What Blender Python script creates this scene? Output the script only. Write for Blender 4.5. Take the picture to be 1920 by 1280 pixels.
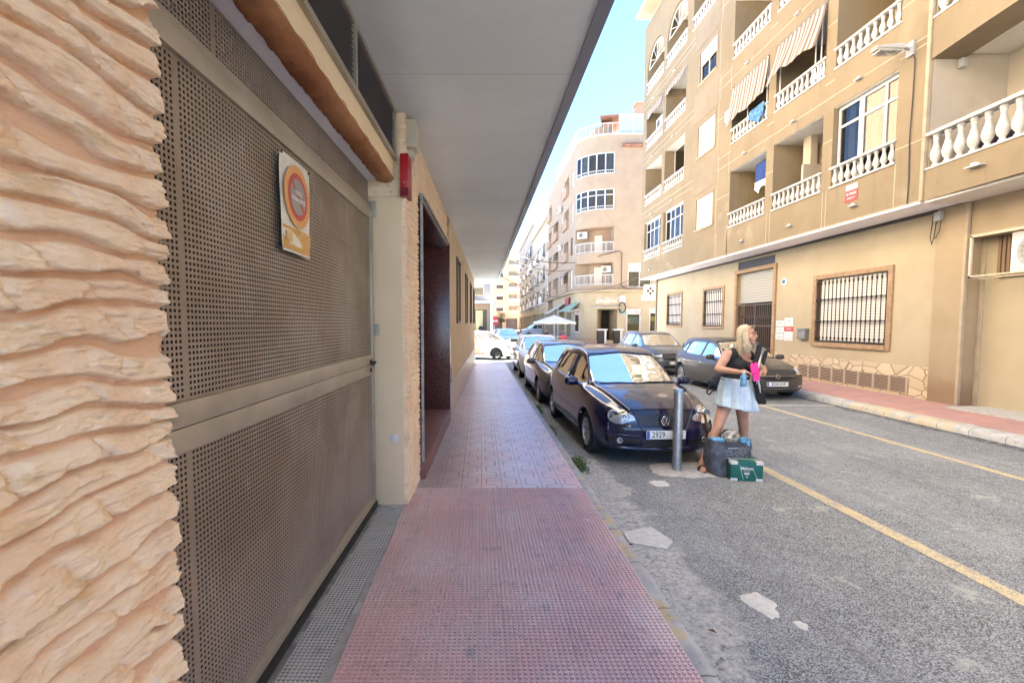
import bpy, bmesh, math, random
import numpy as np
from mathutils import Vector, Matrix, Euler
from mathutils.bvhtree import BVHTree
R = math.radians
PI = math.pi
random.seed(7)
rng = np.random.default_rng(11)
sc = bpy.context.scene
for o in list(bpy.data.objects):
    bpy.data.objects.remove(o)

# ---------------------------------------------------------------- camera
CAM_H = 1.72
cam_d = bpy.data.cameras.new('camera')
cam = bpy.data.objects.new('camera', cam_d)
sc.collection.objects.link(cam)
cam_d.sensor_width = 36
cam_d.lens = 860 / 1920 * 36
cam_d.shift_x = 59 / 1920
cam_d.shift_y = 19 / 1920
cam_d.clip_start = 0.02
cam_d.clip_end = 2000
cam.location = (0, 0, CAM_H)
cam.rotation_euler = (R(90) - math.atan(52 / 860), 0, 0)
sc.camera = cam
# ---------------------------------------------------------------- world, sun, exposure
SUN_EL, SUN_AZ = R(54), R(62)          # azimuth clockwise from +Y
w = bpy.data.worlds.new('World')
sc.world = w
w.use_nodes = True
wn = w.node_tree
bg = wn.nodes['Background']
sky = wn.nodes.new('ShaderNodeTexSky')
sky.sky_type = 'NISHITA'
sky.sun_disc = False
sky.sun_elevation = SUN_EL
sky.sun_rotation = SUN_AZ
sky.air_density = 0.6
sky.dust_density = 0.0
sky.altitude = 2000
sky.ozone_density = 5
wn.links.new(sky.outputs[0], bg.inputs[0])
bg.inputs[1].default_value = 0.055
sd = bpy.data.lights.new('sun', 'SUN')
sd.energy = 5.0
sd.angle = R(0.5)
sd.color = (1.0, 0.93, 0.82)
so = bpy.data.objects.new('sun', sd)
sc.collection.objects.link(so)
dv = Vector((math.sin(SUN_AZ) * math.cos(SUN_EL), math.cos(SUN_AZ) * math.cos(SUN_EL), math.sin(SUN_EL)))
so.rotation_euler = dv.to_track_quat('Z', 'Y').to_euler()
so.location = (20, -10, 40)
sc.view_settings.view_transform = 'Standard'
sc.view_settings.look = 'None'
sc.view_settings.exposure = 4.15
sc.view_settings.gamma = 1
sc.render.engine = 'CYCLES'
sc.cycles.max_bounces = 10
sc.cycles.diffuse_bounces = 5
sc.cycles.transparent_max_bounces = 16

# ---------------------------------------------------------------- node maths
class X:
    """tiny expression builder over shader math nodes"""
    def __init__(s, nt, v): s.nt = nt; s.v = v
    def _m(s, op, *a):
        n = s.nt.nodes.new('ShaderNodeMath'); n.operation = op
        for i, q in enumerate((s,) + a):
            q = q.v if isinstance(q, X) else q
            if isinstance(q, (int, float)): n.inputs[i].default_value = q
            else: s.nt.links.new(q, n.inputs[i])
        return X(s.nt, n.outputs[0])
    def __add__(s, o): return s._m('ADD', o)
    def __sub__(s, o): return s._m('SUBTRACT', o)
    def __mul__(s, o): return s._m('MULTIPLY', o)
    def __truediv__(s, o): return s._m('DIVIDE', o)
    def mx(s, o): return s._m('MAXIMUM', o)
    def mn(s, o): return s._m('MINIMUM', o)
    def ab(s): return s._m('ABSOLUTE')
    def fl(s): return s._m('FLOOR')
    def fr(s): return s._m('FRACT')
    def gt(s, o): return s._m('GREATER_THAN', o)
    def lt(s, o): return s._m('LESS_THAN', o)
    def pw(s, o): return s._m('POWER', o)
    def mod2(s): return s._m('FLOORED_MODULO', 2.0)
    def ss(s, a, b):                       # smoothstep
        n = s.nt.nodes.new('ShaderNodeMapRange'); n.interpolation_type = 'SMOOTHSTEP'
        n.inputs[1].default_value = a; n.inputs[2].default_value = b
        s.nt.links.new(s.v, n.inputs[0]); return X(s.nt, n.outputs[0])

class Mat:
    def __init__(s, name):
        s.m = bpy.data.materials.new(name); s.m.use_nodes = True
        s.nt = s.m.node_tree; s.b = s.nt.nodes['Principled BSDF']
        g = s.nt.nodes.new('ShaderNodeNewGeometry')
        s.P = g.outputs['Position']
        sep = s.nt.nodes.new('ShaderNodeSeparateXYZ'); s.nt.links.new(s.P, sep.inputs[0])
        s.x, s.y, s.z = [X(s.nt, sep.outputs[i]) for i in range(3)]
        s.h = None
    def useobj(s):
        t = s.nt.nodes.new('ShaderNodeTexCoord'); s.P = t.outputs['Object']
        sep = s.nt.nodes.new('ShaderNodeSeparateXYZ'); s.nt.links.new(s.P, sep.inputs[0])
        s.x, s.y, s.z = [X(s.nt, sep.outputs[i]) for i in range(3)]
    def noise(s, scale, detail=4, rough=.55, vec=None, stretch=None):
        n = s.nt.nodes.new('ShaderNodeTexNoise'); n.inputs['Scale'].default_value = scale
        n.inputs['Detail'].default_value = detail; n.inputs['Roughness'].default_value = rough
        src = vec or s.P
        if stretch:
            mp = s.nt.nodes.new('ShaderNodeMapping'); mp.inputs['Scale'].default_value = stretch
            s.nt.links.new(src, mp.inputs[0]); src = mp.outputs[0]
        s.nt.links.new(src, n.inputs['Vector']); return X(s.nt, n.outputs[0])
    def vor(s, scale, feature='F1', out=0, stretch=None):
        n = s.nt.nodes.new('ShaderNodeTexVoronoi'); n.feature = feature
        n.inputs['Scale'].default_value = scale
        src = s.P
        if stretch:
            mp = s.nt.nodes.new('ShaderNodeMapping'); mp.inputs['Scale'].default_value = stretch
            s.nt.links.new(src, mp.inputs[0]); src = mp.outputs[0]
        s.nt.links.new(src, n.inputs['Vector'])
        if out == 'col':
            sp = s.nt.nodes.new('ShaderNodeSeparateColor'); s.nt.links.new(n.outputs['Color'], sp.inputs[0])
            return X(s.nt, sp.outputs[0])
        return X(s.nt, n.outputs[out])
    def mix(s, fac, a, b):
        n = s.nt.nodes.new('ShaderNodeMix'); n.data_type = 'RGBA'
        f = fac.v if isinstance(fac, X) else fac
        if isinstance(f, (int, float)): n.inputs[0].default_value = f
        else: s.nt.links.new(f, n.inputs[0])
        for i, c in ((6, a), (7, b)):
            if isinstance(c, tuple): n.inputs[i].default_value = (*c[:3], 1)
            else: s.nt.links.new(c, n.inputs[i])
        return n.outputs[2]
    def col(s, c):
        if isinstance(c, tuple): s.b.inputs['Base Color'].default_value = (*c[:3], 1)
        else: s.nt.links.new(c, s.b.inputs['Base Color'])
        return s
    def set(s, **k):
        for a, v in k.items():
            nm = {'rough': 'Roughness', 'metal': 'Metallic', 'spec': 'Specular IOR Level', 'coat': 'Coat Weight',
                  'coatr': 'Coat Roughness', 'alpha': 'Alpha', 'trans': 'Transmission Weight', 'ior': 'IOR', 'sheen': 'Sheen Weight', 'sss': 'Subsurface Weight'}[a]
            if isinstance(v, X): s.nt.links.new(v.v, s.b.inputs[nm])
            else: s.b.inputs[nm].default_value = v
        return s
    def bump(s, h, strength=.5, dist=.01):
        n = s.nt.nodes.new('ShaderNodeBump'); n.inputs['Strength'].default_value = strength
        n.inputs['Distance'].default_value = dist
        s.nt.links.new(h.v, n.inputs['Height'])
        s.nt.links.new(n.outputs[0], s.b.inputs['Normal']); return s

def flat(name, c, rough=.6, metal=0, var=0, vs=8, bs=0, bsc=60, bd=.004, **k):
    """one-colour material with optional mottling (var) and grain (bs)"""
    m = Mat(name)
    if var:
        n = m.noise(vs, 5).ss(.3, .7)
        m.col(m.mix(n, tuple(max(0, q * (1 - var)) for q in c), tuple(min(1, q * (1 + var)) for q in c)))
    else: m.col(tuple(c))
    m.set(rough=rough, metal=metal, **k)
    if bs: m.bump(m.noise(bsc, 3), bs, bd)
    return m.m

MT = {}
MT['white'] = flat('white_paint', (.62, .61, .58), .5, var=.04)
MT['pvc'] = flat('white_frame', (.56, .56, .55), .35)
MT['black'] = flat('black', (.012, .012, .013), .5)
MT['dark'] = flat('dark_void', (.02, .018, .016), .9)
MT['brown_metal'] = flat('brown_metal', (.10, .06, .04), .45, .3)
MT['iron'] = flat('dark_iron', (.035, .028, .025), .5, .4)
MT['chrome'] = flat('chrome', (.75, .75, .76), .12, 1)
MT['steel'] = flat('galvanised_steel', (.42, .43, .44), .38, .85, var=.12, vs=20, bs=.1, bsc=30)
MT['rubber'] = flat('rubber', (.02, .02, .02), .8, var=.2, vs=30)
MT['plastic'] = flat('black_plastic', (.018, .018, .02), .45)
MT['cream_plastic'] = flat('cream_plastic', (.52, .47, .36), .45)
MT['red_box'] = flat('red_enamel', (.42, .012, .02), .3)
MT['grey_plastic'] = flat('grey_plastic', (.35, .35, .34), .5)
MT['cable'] = flat('black_cable', (.03, .025, .025), .6)

def glass(name, tint=(.25, .3, .3), rough=.02, dens=.55, refl=1.0, gc=(.95, .97, 1)):
    m = Mat(name); nt = m.nt
    nt.nodes.remove(m.b)
    out = nt.nodes['Material Output']
    tr = nt.nodes.new('ShaderNodeBsdfTransparent'); tr.inputs[0].default_value = (*tint, 1)
    gl = nt.nodes.new('ShaderNodeBsdfGlossy'); gl.inputs['Roughness'].default_value = rough
    gl.inputs[0].default_value = (*gc, 1)
    fr = nt.nodes.new('ShaderNodeFresnel'); fr.inputs[0].default_value = 1.5
    f = X(nt, fr.outputs[0]) * refl + .03
    mx = nt.nodes.new('ShaderNodeMixShader')
    nt.links.new(f.mn(1.0).v, mx.inputs[0]); nt.links.new(tr.outputs[0], mx.inputs[1]); nt.links.new(gl.outputs[0], mx.inputs[2])
    nt.links.new(mx.outputs[0], out.inputs[0])
    return m.m
MT['glass'] = glass('window_glass', (.66, .68, .66), refl=.7, gc=(.62, .56, .5))
MT['car_glass'] = glass('car_glass', (.40, .45, .45), refl=1.2)
MT['clear'] = glass('clear_cover', (.9, .92, .93), refl=1.0)

def paint(name, c, rough=.3, metal=.0, coat=1.0):
    m = Mat(name); m.useobj()
    n = m.noise(3, 4)
    m.col(m.mix(n.ss(.35, .75), tuple(c), tuple(q * .9 + .008 for q in c)))
    m.set(rough=rough, metal=metal, coat=coat, coatr=.03, spec=.25)
    return m.m

# ---------------------------------------------------------------- mesh helpers
class MB:
    def __init__(s): s.v = []; s.f = []; s.mi = []; s.n = 0; s.arr = []; s.cur = 0
    def raw(s, verts, faces, mi=None):
        o = s.n
        s.v.extend([tuple(p) for p in verts]); s.n += len(verts)
        s.f.extend([tuple(i + o for i in q) for q in faces])
        s.mi.extend([s.cur if mi is None else mi] * len(faces)); return s
    def box(s, x0, x1, y0, y1, z0, z1, mi=None, M=None):
        v = [(x, y, z) for x in (x0, x1) for y in (y0, y1) for z in (z0, z1)]
        if M: v = [tuple(M @ Vector(p)) for p in v]
        return s.raw(v, [(0, 1, 3, 2), (4, 6, 7, 5), (0, 4, 5, 1), (2, 3, 7, 6), (0, 2, 6, 4), (1, 5, 7, 3)], mi)
    def bbox(s, x0, x1, y0, y1, z0, z1, b=.004, mi=None, M=None):
        """bevelled box"""
        bm = bmesh.new(); bmesh.ops.create_cube(bm, size=1)
        for q in bm.verts:
            q.co = Vector((x0 + (q.co.x + .5) * (x1 - x0), y0 + (q.co.y + .5) * (y1 - y0), z0 + (q.co.z + .5) * (z1 - z0)))
        bmesh.ops.bevel(bm, geom=bm.edges[:], offset=b, segments=2, affect='EDGES', profile=.6)
        s.frombm(bm, mi, M); return s
    def frombm(s, bm, mi=None, M=None):
        bm.verts.ensure_lookup_table(); bm.verts.index_update()
        v = [tuple((M @ q.co) if M else q.co) for q in bm.verts]
        s.raw(v, [[q.index for q in f.verts] for f in bm.faces], mi); bm.free(); return s
    def tube(s, pts, r, n=8, mi=None, cap=True):
        pts = [Vector(p) for p in pts]; rs = r if isinstance(r, (list, tuple)) else [r] * len(pts)
        V = []; F = []; up = Vector((0, 0, 1)); prev = None
        for i, p in enumerate(pts):
            t = (pts[min(i + 1, len(pts) - 1)] - pts[max(i - 1, 0)]).normalized()
            if prev is None:
                a = t.cross(up)
                if a.length < .01: a = t.cross(Vector((1, 0, 0)))
                a.normalize()
            else:
                a = (prev - t * prev.dot(t)).normalized()
            prev = a; b = t.cross(a)
            for k in range(n):
                q = 2 * PI * k / n
                V.append(p + (a * math.cos(q) + b * math.sin(q)) * rs[i])
        for i in range(len(pts) - 1):
            for k in range(n):
                F.append((i * n + k, i * n + (k + 1) % n, (i + 1) * n + (k + 1) % n, (i + 1) * n + k))
        if cap: F.append(tuple(range(n))[::-1]); F.append(tuple((len(pts) - 1) * n + k for k in range(n)))
        return s.raw(V, F, mi)
    def lathe(s, prof, n=16, M=None, mi=None, a0=0, a1=2 * PI):
        """prof: list of (r,z) about Z"""
        V = []; F = []; full = abs(a1 - a0 - 2 * PI) < 1e-6; m = n if full else n + 1
        for r, z in prof:
            for k in range(m):
                a = a0 + (a1 - a0) * k / n; V.append(Vector((r * math.cos(a), r * math.sin(a), z)))
        for i in range(len(prof) - 1):
            for k in range(n):
                k2 = (k + 1) % m
                F.append((i * m + k, i * m + k2, (i + 1) * m + k2, (i + 1) * m + k))
        if M: V = [M @ p for p in V]
        return s.raw(V, F, mi)
    def prism(s, poly, z0, z1, M=None, mi=None):
        """poly (x,y) extruded in z"""
        n = len(poly); V = [Vector((x, y, z0)) for x, y in poly] + [Vector((x, y, z1)) for x, y in poly]
        if M: V = [M @ p for p in V]
        F = [tuple(range(n))[::-1], tuple(range(n, 2 * n))] + [(i, (i + 1) % n, n + (i + 1) % n, n + i) for i in range(n)]
        return s.raw(V, F, mi)
    def grid(s, G, mi=None, flip=False):
        """G: array (a,b,3)"""
        a, b = G.shape[:2]; I = np.arange(a * b).reshape(a, b)
        q = np.stack([I[:-1, :-1], I[1:, :-1], I[1:, 1:], I[:-1, 1:]], -1).reshape(-1, 4)
        if flip: q = q[:, ::-1]
        return s.raw(G.reshape(-1, 3).tolist(), q.tolist(), mi)

ROOTS = {}
def link(o): sc.collection.objects.link(o)
def thing(name, label, cat, loc=(0, 0, 0), rz=0, group=None):
    o = bpy.data.objects.new(name, None); link(o); o.location = loc; o.rotation_euler = (0, 0, rz)
    o.empty_display_size = .1
    o['label'] = label; o['category'] = cat
    if group: o['group'] = group
    ROOTS[o.name] = Matrix.Translation(loc) @ Matrix.Rotation(rz, 4, 'Z')
    return o
def part(name, mb, mats, parent=None, label=None, smooth=False, world=True, kind=None):
    me = bpy.data.meshes.new(name)
    V = np.array(mb.v, dtype=float).reshape(-1, 3)
    if parent is not None:
        W = ROOTS[parent.name]
        if world:
            A = np.array(W.inverted()); V = V @ A[:3, :3].T + A[:3, 3]
    me.from_pydata(V.tolist(), [], mb.f)
    if not isinstance(mats, (list, tuple)): mats = [mats]
    for m in mats: me.materials.append(MT[m] if isinstance(m, str) else m)
    if len(mats) > 1: me.polygons.foreach_set('material_index', mb.mi)
    if smooth:
        me.polygons.foreach_set('use_smooth', [True] * len(me.polygons))
        if smooth != 'all': me.set_sharp_from_angle(angle=R(smooth if smooth is not True else 40))
    me.update()
    o = bpy.data.objects.new(name, me); link(o)
    if parent is not None:
        o.parent = parent; ROOTS[o.name] = ROOTS[parent.name]
    if label: o['label'] = label
    if kind: o['kind'] = kind
    return o
def solo(name, mb, mats, label, cat, group=None, smooth=False, loc=None):
    if loc is not None:
        V = np.array(mb.v) - np.array(loc); mb.v = V.tolist()
    o = part(name, mb, mats, None, label, smooth)
    if loc is not None: o.location = loc
    o['category'] = cat
    if group: o['group'] = group
    ROOTS[o.name] = Matrix.Translation(loc or (0, 0, 0))
    return o
def struct(name, mb, mats, smooth=False):
    return part(name, mb, mats, None, None, smooth, kind='structure')
def copytree(root, loc, rz=None, label=None):
    def cp(o, par):
        c = o.copy(); link(c)
        if par is not None: c.parent = par
        for ch in o.children: cp(ch, c)
        return c
    c = cp(root, None); c.location = loc
    if rz is not None: c.rotation_euler = (0, 0, rz)
    if label: c['label'] = label
    return c
def text_mb(mb, txt, size, M, depth=.001, mi=None, align='CENTER', sx=1.0, bold=0.0, res=3):
    cu = bpy.data.curves.new('t', 'FONT'); cu.body = txt; cu.size = size; cu.extrude = depth
    cu.align_x = align; cu.align_y = 'CENTER'; cu.offset = bold; cu.resolution_u = res
    o = bpy.data.objects.new('t', cu); link(o)
    dg = bpy.context.evaluated_depsgraph_get(); me = bpy.data.meshes.new_from_object(o.evaluated_get(dg))
    mb.raw([tuple(M @ Vector((p.co.x * sx, p.co.y, p.co.z))) for p in me.vertices], [tuple(p.vertices) for p in me.polygons], mi)
    bpy.data.objects.remove(o); bpy.data.curves.remove(cu); bpy.data.meshes.remove(me)
    return mb
def frame_mat(o, ax, ay):
    """matrix whose local x = ax, y = ay at o"""
    ax = Vector(ax).normalized(); ay = Vector(ay).normalized(); az = ax.cross(ay)
    return Matrix(((ax.x, ay.x, az.x, o[0]), (ax.y, ay.y, az.y, o[1]), (ax.z, ay.z, az.z, o[2]), (0, 0, 0, 1)))

_h = rng.random((256, 256))
def vnoise(x, y):
    x = np.asarray(x, float); y = np.asarray(y, float)
    xi = np.floor(x).astype(int); yi = np.floor(y).astype(int); fx = x - xi; fy = y - yi
    fx = fx * fx * (3 - 2 * fx); fy = fy * fy * (3 - 2 * fy)
    g = lambda a, b: _h[a % 256, b % 256]
    return (g(xi, yi) * (1 - fx) + g(xi + 1, yi) * fx) * (1 - fy) + (g(xi, yi + 1) * (1 - fx) + g(xi + 1, yi + 1) * fx) * fy
def fbm(x, y, o=4, g=.5):
    r = 0; a = 1; t = 0
    for i in range(o):
        r = r + a * vnoise(x * 2 ** i + 17 * i, y * 2 ** i + 31 * i); t += a; a *= g
    return r / t

def wallgrid(mb, path, z0, z1, holes, extra=(), mi=0, miback=None, flip=False):
    """wall along a plan polyline with rectangular openings. holes: (s0,s1,za,zb,depth,back) ; depth = reveal depth into the wall, back = add a back wall"""
    P = [Vector((p[0], p[1], 0)) for p in path]
    cum = [0]
    for a, b in zip(P, P[1:]): cum.append(cum[-1] + (b - a).length)
    def at(s):
        for i in range(len(P) - 1):
            if s <= cum[i + 1] + 1e-6 or i == len(P) - 2:
                t = (s - cum[i]) / (cum[i + 1] - cum[i]); return P[i].lerp(P[i + 1], t), (P[i + 1] - P[i]).normalized()
    holes = [(round(h[0], 4), round(h[1], 4)) + tuple(h[2:]) for h in holes]
    def nrm(s):
        d1 = at(max(0, s - 1e-3))[1]; d2 = at(min(cum[-1], s + 1e-3))[1]
        d = (d1 + d2).normalized(); n = Vector((-d.y, d.x, 0)); return -n if flip else n
    S = sorted(set([round(c, 4) for c in cum] + [round(h[0], 4) for h in holes] + [round(h[1], 4) for h in holes] + [round(e, 4) for e in extra]))
    S = [s for s in S if -1e-6 <= s <= cum[-1] + 1e-6]
    Z = sorted(set([z0, z1] + [h[2] for h in holes] + [h[3] for h in holes])); Z = [z for z in Z if z0 - 1e-6 <= z <= z1 + 1e-6]
    def quad(a, b, c, d, m):
        mb.raw([a, b, c, d], [(0, 1, 2, 3)], m)
    for i in range(len(S) - 1):
        for j in range(len(Z) - 1):
            cs = (S[i] + S[i + 1]) / 2; cz = (Z[j] + Z[j + 1]) / 2
            inh = [h for h in holes if h[0] < cs < h[1] and h[2] < cz < h[3]]
            a = at(S[i])[0]; b = at(S[i + 1])[0]
            if not inh: quad((a.x, a.y, Z[j]), (b.x, b.y, Z[j]), (b.x, b.y, Z[j + 1]), (a.x, a.y, Z[j + 1]), mi)
    for h in holes:
        ss = [s for s in S if h[0] - 1e-6 <= s <= h[1] + 1e-6]; d = h[4]; bk = h[5] if len(h) > 5 else True
        bm_ = mi if miback is None else miback
        q = [(at(s)[0], at(s)[0] + nrm(s) * d) for s in ss]
        for (a, ai), (b, bi) in zip(q, q[1:]):
            quad((a.x, a.y, h[2]), (ai.x, ai.y, h[2]), (bi.x, bi.y, h[2]), (b.x, b.y, h[2]), mi)
            quad((a.x, a.y, h[3]), (b.x, b.y, h[3]), (bi.x, bi.y, h[3]), (ai.x, ai.y, h[3]), mi)
            if bk: quad((ai.x, ai.y, h[2]), (bi.x, bi.y, h[2]), (bi.x, bi.y, h[3]), (ai.x, ai.y, h[3]), bm_)
        for (a, ai) in (q[0], q[-1]):
            quad((a.x, a.y, h[2]), (a.x, a.y, h[3]), (ai.x, ai.y, h[3]), (ai.x, ai.y, h[2]), mi)
    return at, nrm

# left building stands slightly off the street axis
LA = math.atan(.0257)
ML = Matrix.Rotation(-LA, 4, 'Z')
def lf(mb):
    V = np.array(mb.v, dtype=float); A = np.array(ML)[:3, :3]; mb.v = (V @ A.T).tolist(); return mb
def lp(x, y, z): return tuple(ML @ Vector((x, y, z)))
# ================================================================= GROUND
def m_asphalt():
    m = Mat('asphalt')
    agg = m.vor(170, out='col'); d = m.vor(170, out=0)
    big = m.noise(.9, 5, .6); mid = m.noise(9, 5, .65); fine = m.noise(240, 2)
    spk = (agg * .75 + fine * .35 + mid * .35 - .22)
    c1 = m.mix(spk.ss(.25, .85), (.09, .096, .10), (.43, .455, .465))
    c2 = m.mix(big.ss(.42, .68), c1, m.mix(spk.ss(.1, .8), (.125, .132, .136), (.43, .45, .455)))
    # cement-washed strip along the left kerb
    edge = (m.noise(3.1, 5, .65) * .85 + (m.x * -1 + 1.5)._m('MULTIPLY', 1.15)) - (m.y - 5.6).mx(0) * .8 - (m.y * -1 + 2.9).mx(0) * .1
    pale = edge.ss(.34, .55) * (m.x.gt(.9)) * m.noise(22, 5, .75).ss(.36, .52)
    c3 = m.mix(pale, c2, m.mix(m.noise(30, 4).ss(.3, .7), (.40, .40, .38), (.62, .61, .57)))
    strk = m.noise(1.2, 5, .65, stretch=(2.2, .22, 1)).ss(.5, .68); c3 = m.mix(strk * .28, c3, (.13, .13, .135))
    c3 = m.mix(m.noise(1.9, 4, .6).ss(.66, .72) * m.noise(30, 3).ss(.4, .6) * .6, c3, (.07, .07, .07))
    cen = m.noise(2.3, 6, .7).ss(.60, .66) * m.x.gt(2.0) * m.x.lt(6)
    c4 = m.mix(cen * .55, c3, (.5, .5, .46))
    # dark damp gutter by the far kerb
    gut = (m.noise(1.4, 4) * .9 + (m.x - 7.15) * 1.6).ss(.62, .8) * m.y.lt(24) * m.noise(14, 4).ss(.3, .6)
    c5 = m.mix(gut * m.x.lt(9) * .85, c4, (.055, .055, .052))
    m.col(c5).set(rough=.85)
    m.bump(agg * .5 + d * -1.2 + fine * .3 + mid * .6, .75, .006)
    return m.m
MT['asphalt'] = m_asphalt()

def m_studs(name, base, alt, dirt):
    m = Mat(name)
    n = m.noise(2.2, 6, .65); st = m.noise(9, 5, .6); g = m.noise(220, 2)
    tx = ((m.x + 9) / .338); ty = ((m.y + 9) / .338)
    tv = (tx.fl() * 3.17 + ty.fl() * 7.31).fr()
    c = m.mix(n.ss(.35, .68), base, alt)
    c = m.mix(tv * .35, c, tuple(q * .75 for q in base))
    c = m.mix(st.ss(.54, .74) * .55, c, dirt); c = m.mix(m.noise(1.3, 5, .7, stretch=(1, .5, 1)).ss(.55, .7) * .3, c, dirt)
    c = m.mix(m.noise(34, 3).ss(.70, .76) * .3, c, tuple(q * .5 for q in dirt))
    joint = ((tx.fr() - .5).ab().gt(.488)).mx((ty.fr() - .5).ab().gt(.488))
    c = m.mix(joint * .25, c, (.42, .34, .33))
    m.col(m.mix(g.ss(.3, .7) * .25, c, dirt)).set(rough=m.noise(5, 3) * .25 + .5)
    m.bump(g, .3, .002)
    return m.m
MT['studs'] = m_studs('red_studded_tile', (.86, .57, .52), (.86, .70, .66), (.40, .33, .32))
MT['grey_studs'] = m_studs('grey_studded_tile', (.66, .67, .64), (.76, .76, .72), (.30, .31, .30))

def m_meander():
    """20 cm pavement tiles with a rounded meander groove"""
    m = Mat('meander_tile')
    T = .2
    tx = (m.x - 1.01 + 20) / T; ty = (m.y - 4.39 + 40) / T
    i = tx.fl(); j = ty.fl(); s = tx.fr() - .5; t = ty.fr()
    par = (i + j).mod2()                                  # 0/1
    s = s * (par * -2 + 1)
    side = s.gt(0)
    # fold through the centre
    s2 = s * (side * -2 + 1); t2 = t + side * ((t * -2) + 1)
    a = .27; r = .2
    XX = (s2 + (a - r)) * -1; YY = t2 - (.5 - r)
    q = (XX.mx(0).pw(2) + YY.mx(0).pw(2)).pw(.5) + XX.mx(YY).mn(0) - r
    d = q.ab()
    groove = d.ss(.055, .02)
    gr = (tx.fr() - .5).ab().gt(.478).mx(((ty.fr() - .5).ab().gt(.488)) * .7)
    tv = (i * 5.13 + j * 2.77)._m('SINE').fr()
    n = m.noise(1.6, 6, .6); st = m.noise(7, 5)
    c = m.mix(n.ss(.35, .65), (.74, .50, .45), (.72, .58, .54))
    c = m.mix(tv * .25, c, (.44, .32, .32))
    c = m.mix(groove * .5, c, (.17, .11, .11))
    c = m.mix(gr * .6, c, (.22, .15, .15))
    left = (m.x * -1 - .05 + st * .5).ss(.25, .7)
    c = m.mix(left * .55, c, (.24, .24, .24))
    c = m.mix(st.ss(.55, .75) * .4, c, (.24, .2, .2))
    m.col(c).set(rough=(m.noise(3, 4) * .3 + .2))
    m.bump((groove.mx(gr)) * -1 + m.noise(90, 2) * .15, .6, .003)
    return m.m
MT['meander'] = m_meander()

def m_pavers():
    m = Mat('far_pink_paving')
    T = .2
    tx = m.x / T; ty = m.y / T
    gr = (tx.fr() - .5).ab().gt(.47).mx((ty.fr() - .5).ab().gt(.47))
    tv = (tx.fl() * 5.13 + ty.fl() * 2.77)._m('SINE').fr(); n = m.noise(1.5, 5)
    c = m.mix(n.ss(.35, .65), (.50, .27, .23), (.42, .25, .22))
    c = m.mix(tv * .3, c, (.33, .2, .18)); c = m.mix(gr * .35, c, (.32, .22, .2))
    c = m.mix(m.noise(5, 5).ss(.55, .7) * .6, c, (.24, .2, .19))
    m.col(c).set(rough=.75); m.bump(gr * -1 + m.noise(60, 2) * .4, .5, .003)
    return m.m
MT['pavers'] = m_pavers()

def m_kerb():
    m = Mat('worn_kerb')
    n = m.noise(6, 5, .65); f = m.noise(60, 3)
    c = m.mix(n.ss(.3, .7), (.34, .34, .325), (.50, .49, .46))
    yel = m.noise(4.3, 5, .7).ss(.50, .56) * m.y.gt(2.2) * m.y.lt(6) + m.noise(3.3, 5, .7).ss(.40, .5) * m.x.gt(7) * m.y.gt(7.2) * m.y.lt(9.3) * .7
    c = m.mix(yel * .6, c, (.60, .44, .17))
    j = ((m.y / .5).fr() - .5).ab().gt(.49)
    c = m.mix(j * .8, c, (.1, .1, .1))
    c = m.mix(m.noise(17, 4, .7).ss(.6, .7) * .6, c, (.16, .15, .14))
    m.col(c).set(rough=.85); m.bump(n * 2 + f * .6 - j, .8, .006)
    return m.m
MT['kerb'] = m_kerb()
MT['cement'] = flat('pale_cement', (.42, .41, .38), .9, var=.16, vs=14, bs=.5, bsc=70)
MT['plaster_patch'] = flat('white_plaster_patch', (.54, .54, .50), .9, var=.1, vs=25, bs=.6, bsc=80)

g = MB()
ys = [-30, -6, 0, 3, 6, 10, 20, 40, 80, 160, 600]; xs = [-400, -60, -10, 0, 2, 4, 6, 8, 12, 60, 400]
G = np.array([[(x, y, 0) for y in ys] for x in xs], float)
g.grid(G, flip=True)
struct('road', g, 'asphalt')

# left pavement: studded tiles near the garage door, meander tiles beyond
SW = .12
def studs(x0, x1, y0, y1, p, z, h, skip=0.0):
    nx = int((x1 - x0) / p); ny = int((y1 - y0) / p)
    V = []; F = []
    a = p * .5; t = p * .25; b = p * .33
    xs = x0 + p * (np.arange(nx) + .5); ys = y1 - p * (np.arange(ny) + .5)
    Xc, Yc = np.meshgrid(xs, ys, indexing='ij'); Xc = Xc.ravel(); Yc = Yc.ravel(); n = len(Xc)
    jj = (np.arange(n) % ny); ii = (np.arange(n) // ny)
    keep = fbm(Xc * 6, Yc * 6, 3) < .86 - skip
    Xc = Xc[keep]; Yc = Yc[keep]; n = len(Xc)
    hh = h * (.75 + .5 * fbm(Xc * 3 + 5, Yc * 3, 3))
    c = [(-b, -b, 0), (b, -b, 0), (b, b, 0), (-b, b, 0), (-t, -t, 1), (t, -t, 1), (t, t, 1), (-t, t, 1)]
    W = np.zeros((n, 8, 3))
    for k, (dx, dy, dz) in enumerate(c):
        W[:, k, 0] = Xc + dx; W[:, k, 1] = Yc + dy; W[:, k, 2] = z - .0005 + dz * hh
    f = np.array([(4, 5, 6, 7), (0, 1, 5, 4), (1, 2, 6, 5), (2, 3, 7, 6), (3, 0, 4, 7)])
    F = (np.arange(n)[:, None, None] * 8 + f[None]).reshape(-1, 4)
    return W.reshape(-1, 3), F
mb = MB()
W, F = studs(-.665, 1.0, -1.2, 4.39, .026, SW, .008)
mb.raw(W.tolist(), F.tolist())
mb.box(-.67, 1.0, -6, 4.39, -.05, SW)
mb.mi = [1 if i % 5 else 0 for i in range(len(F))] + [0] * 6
MT['stud_side'] = m_studs('stud_grime', (.66, .41, .38), (.60, .45, .42), (.26, .21, .20)); MT['grey_stud_side'] = m_studs('grey_stud_grime', (.26, .27, .26), (.3, .3, .29), (.1, .1, .1))  # side shade and grime of the studs painted in as darker side colours
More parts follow.
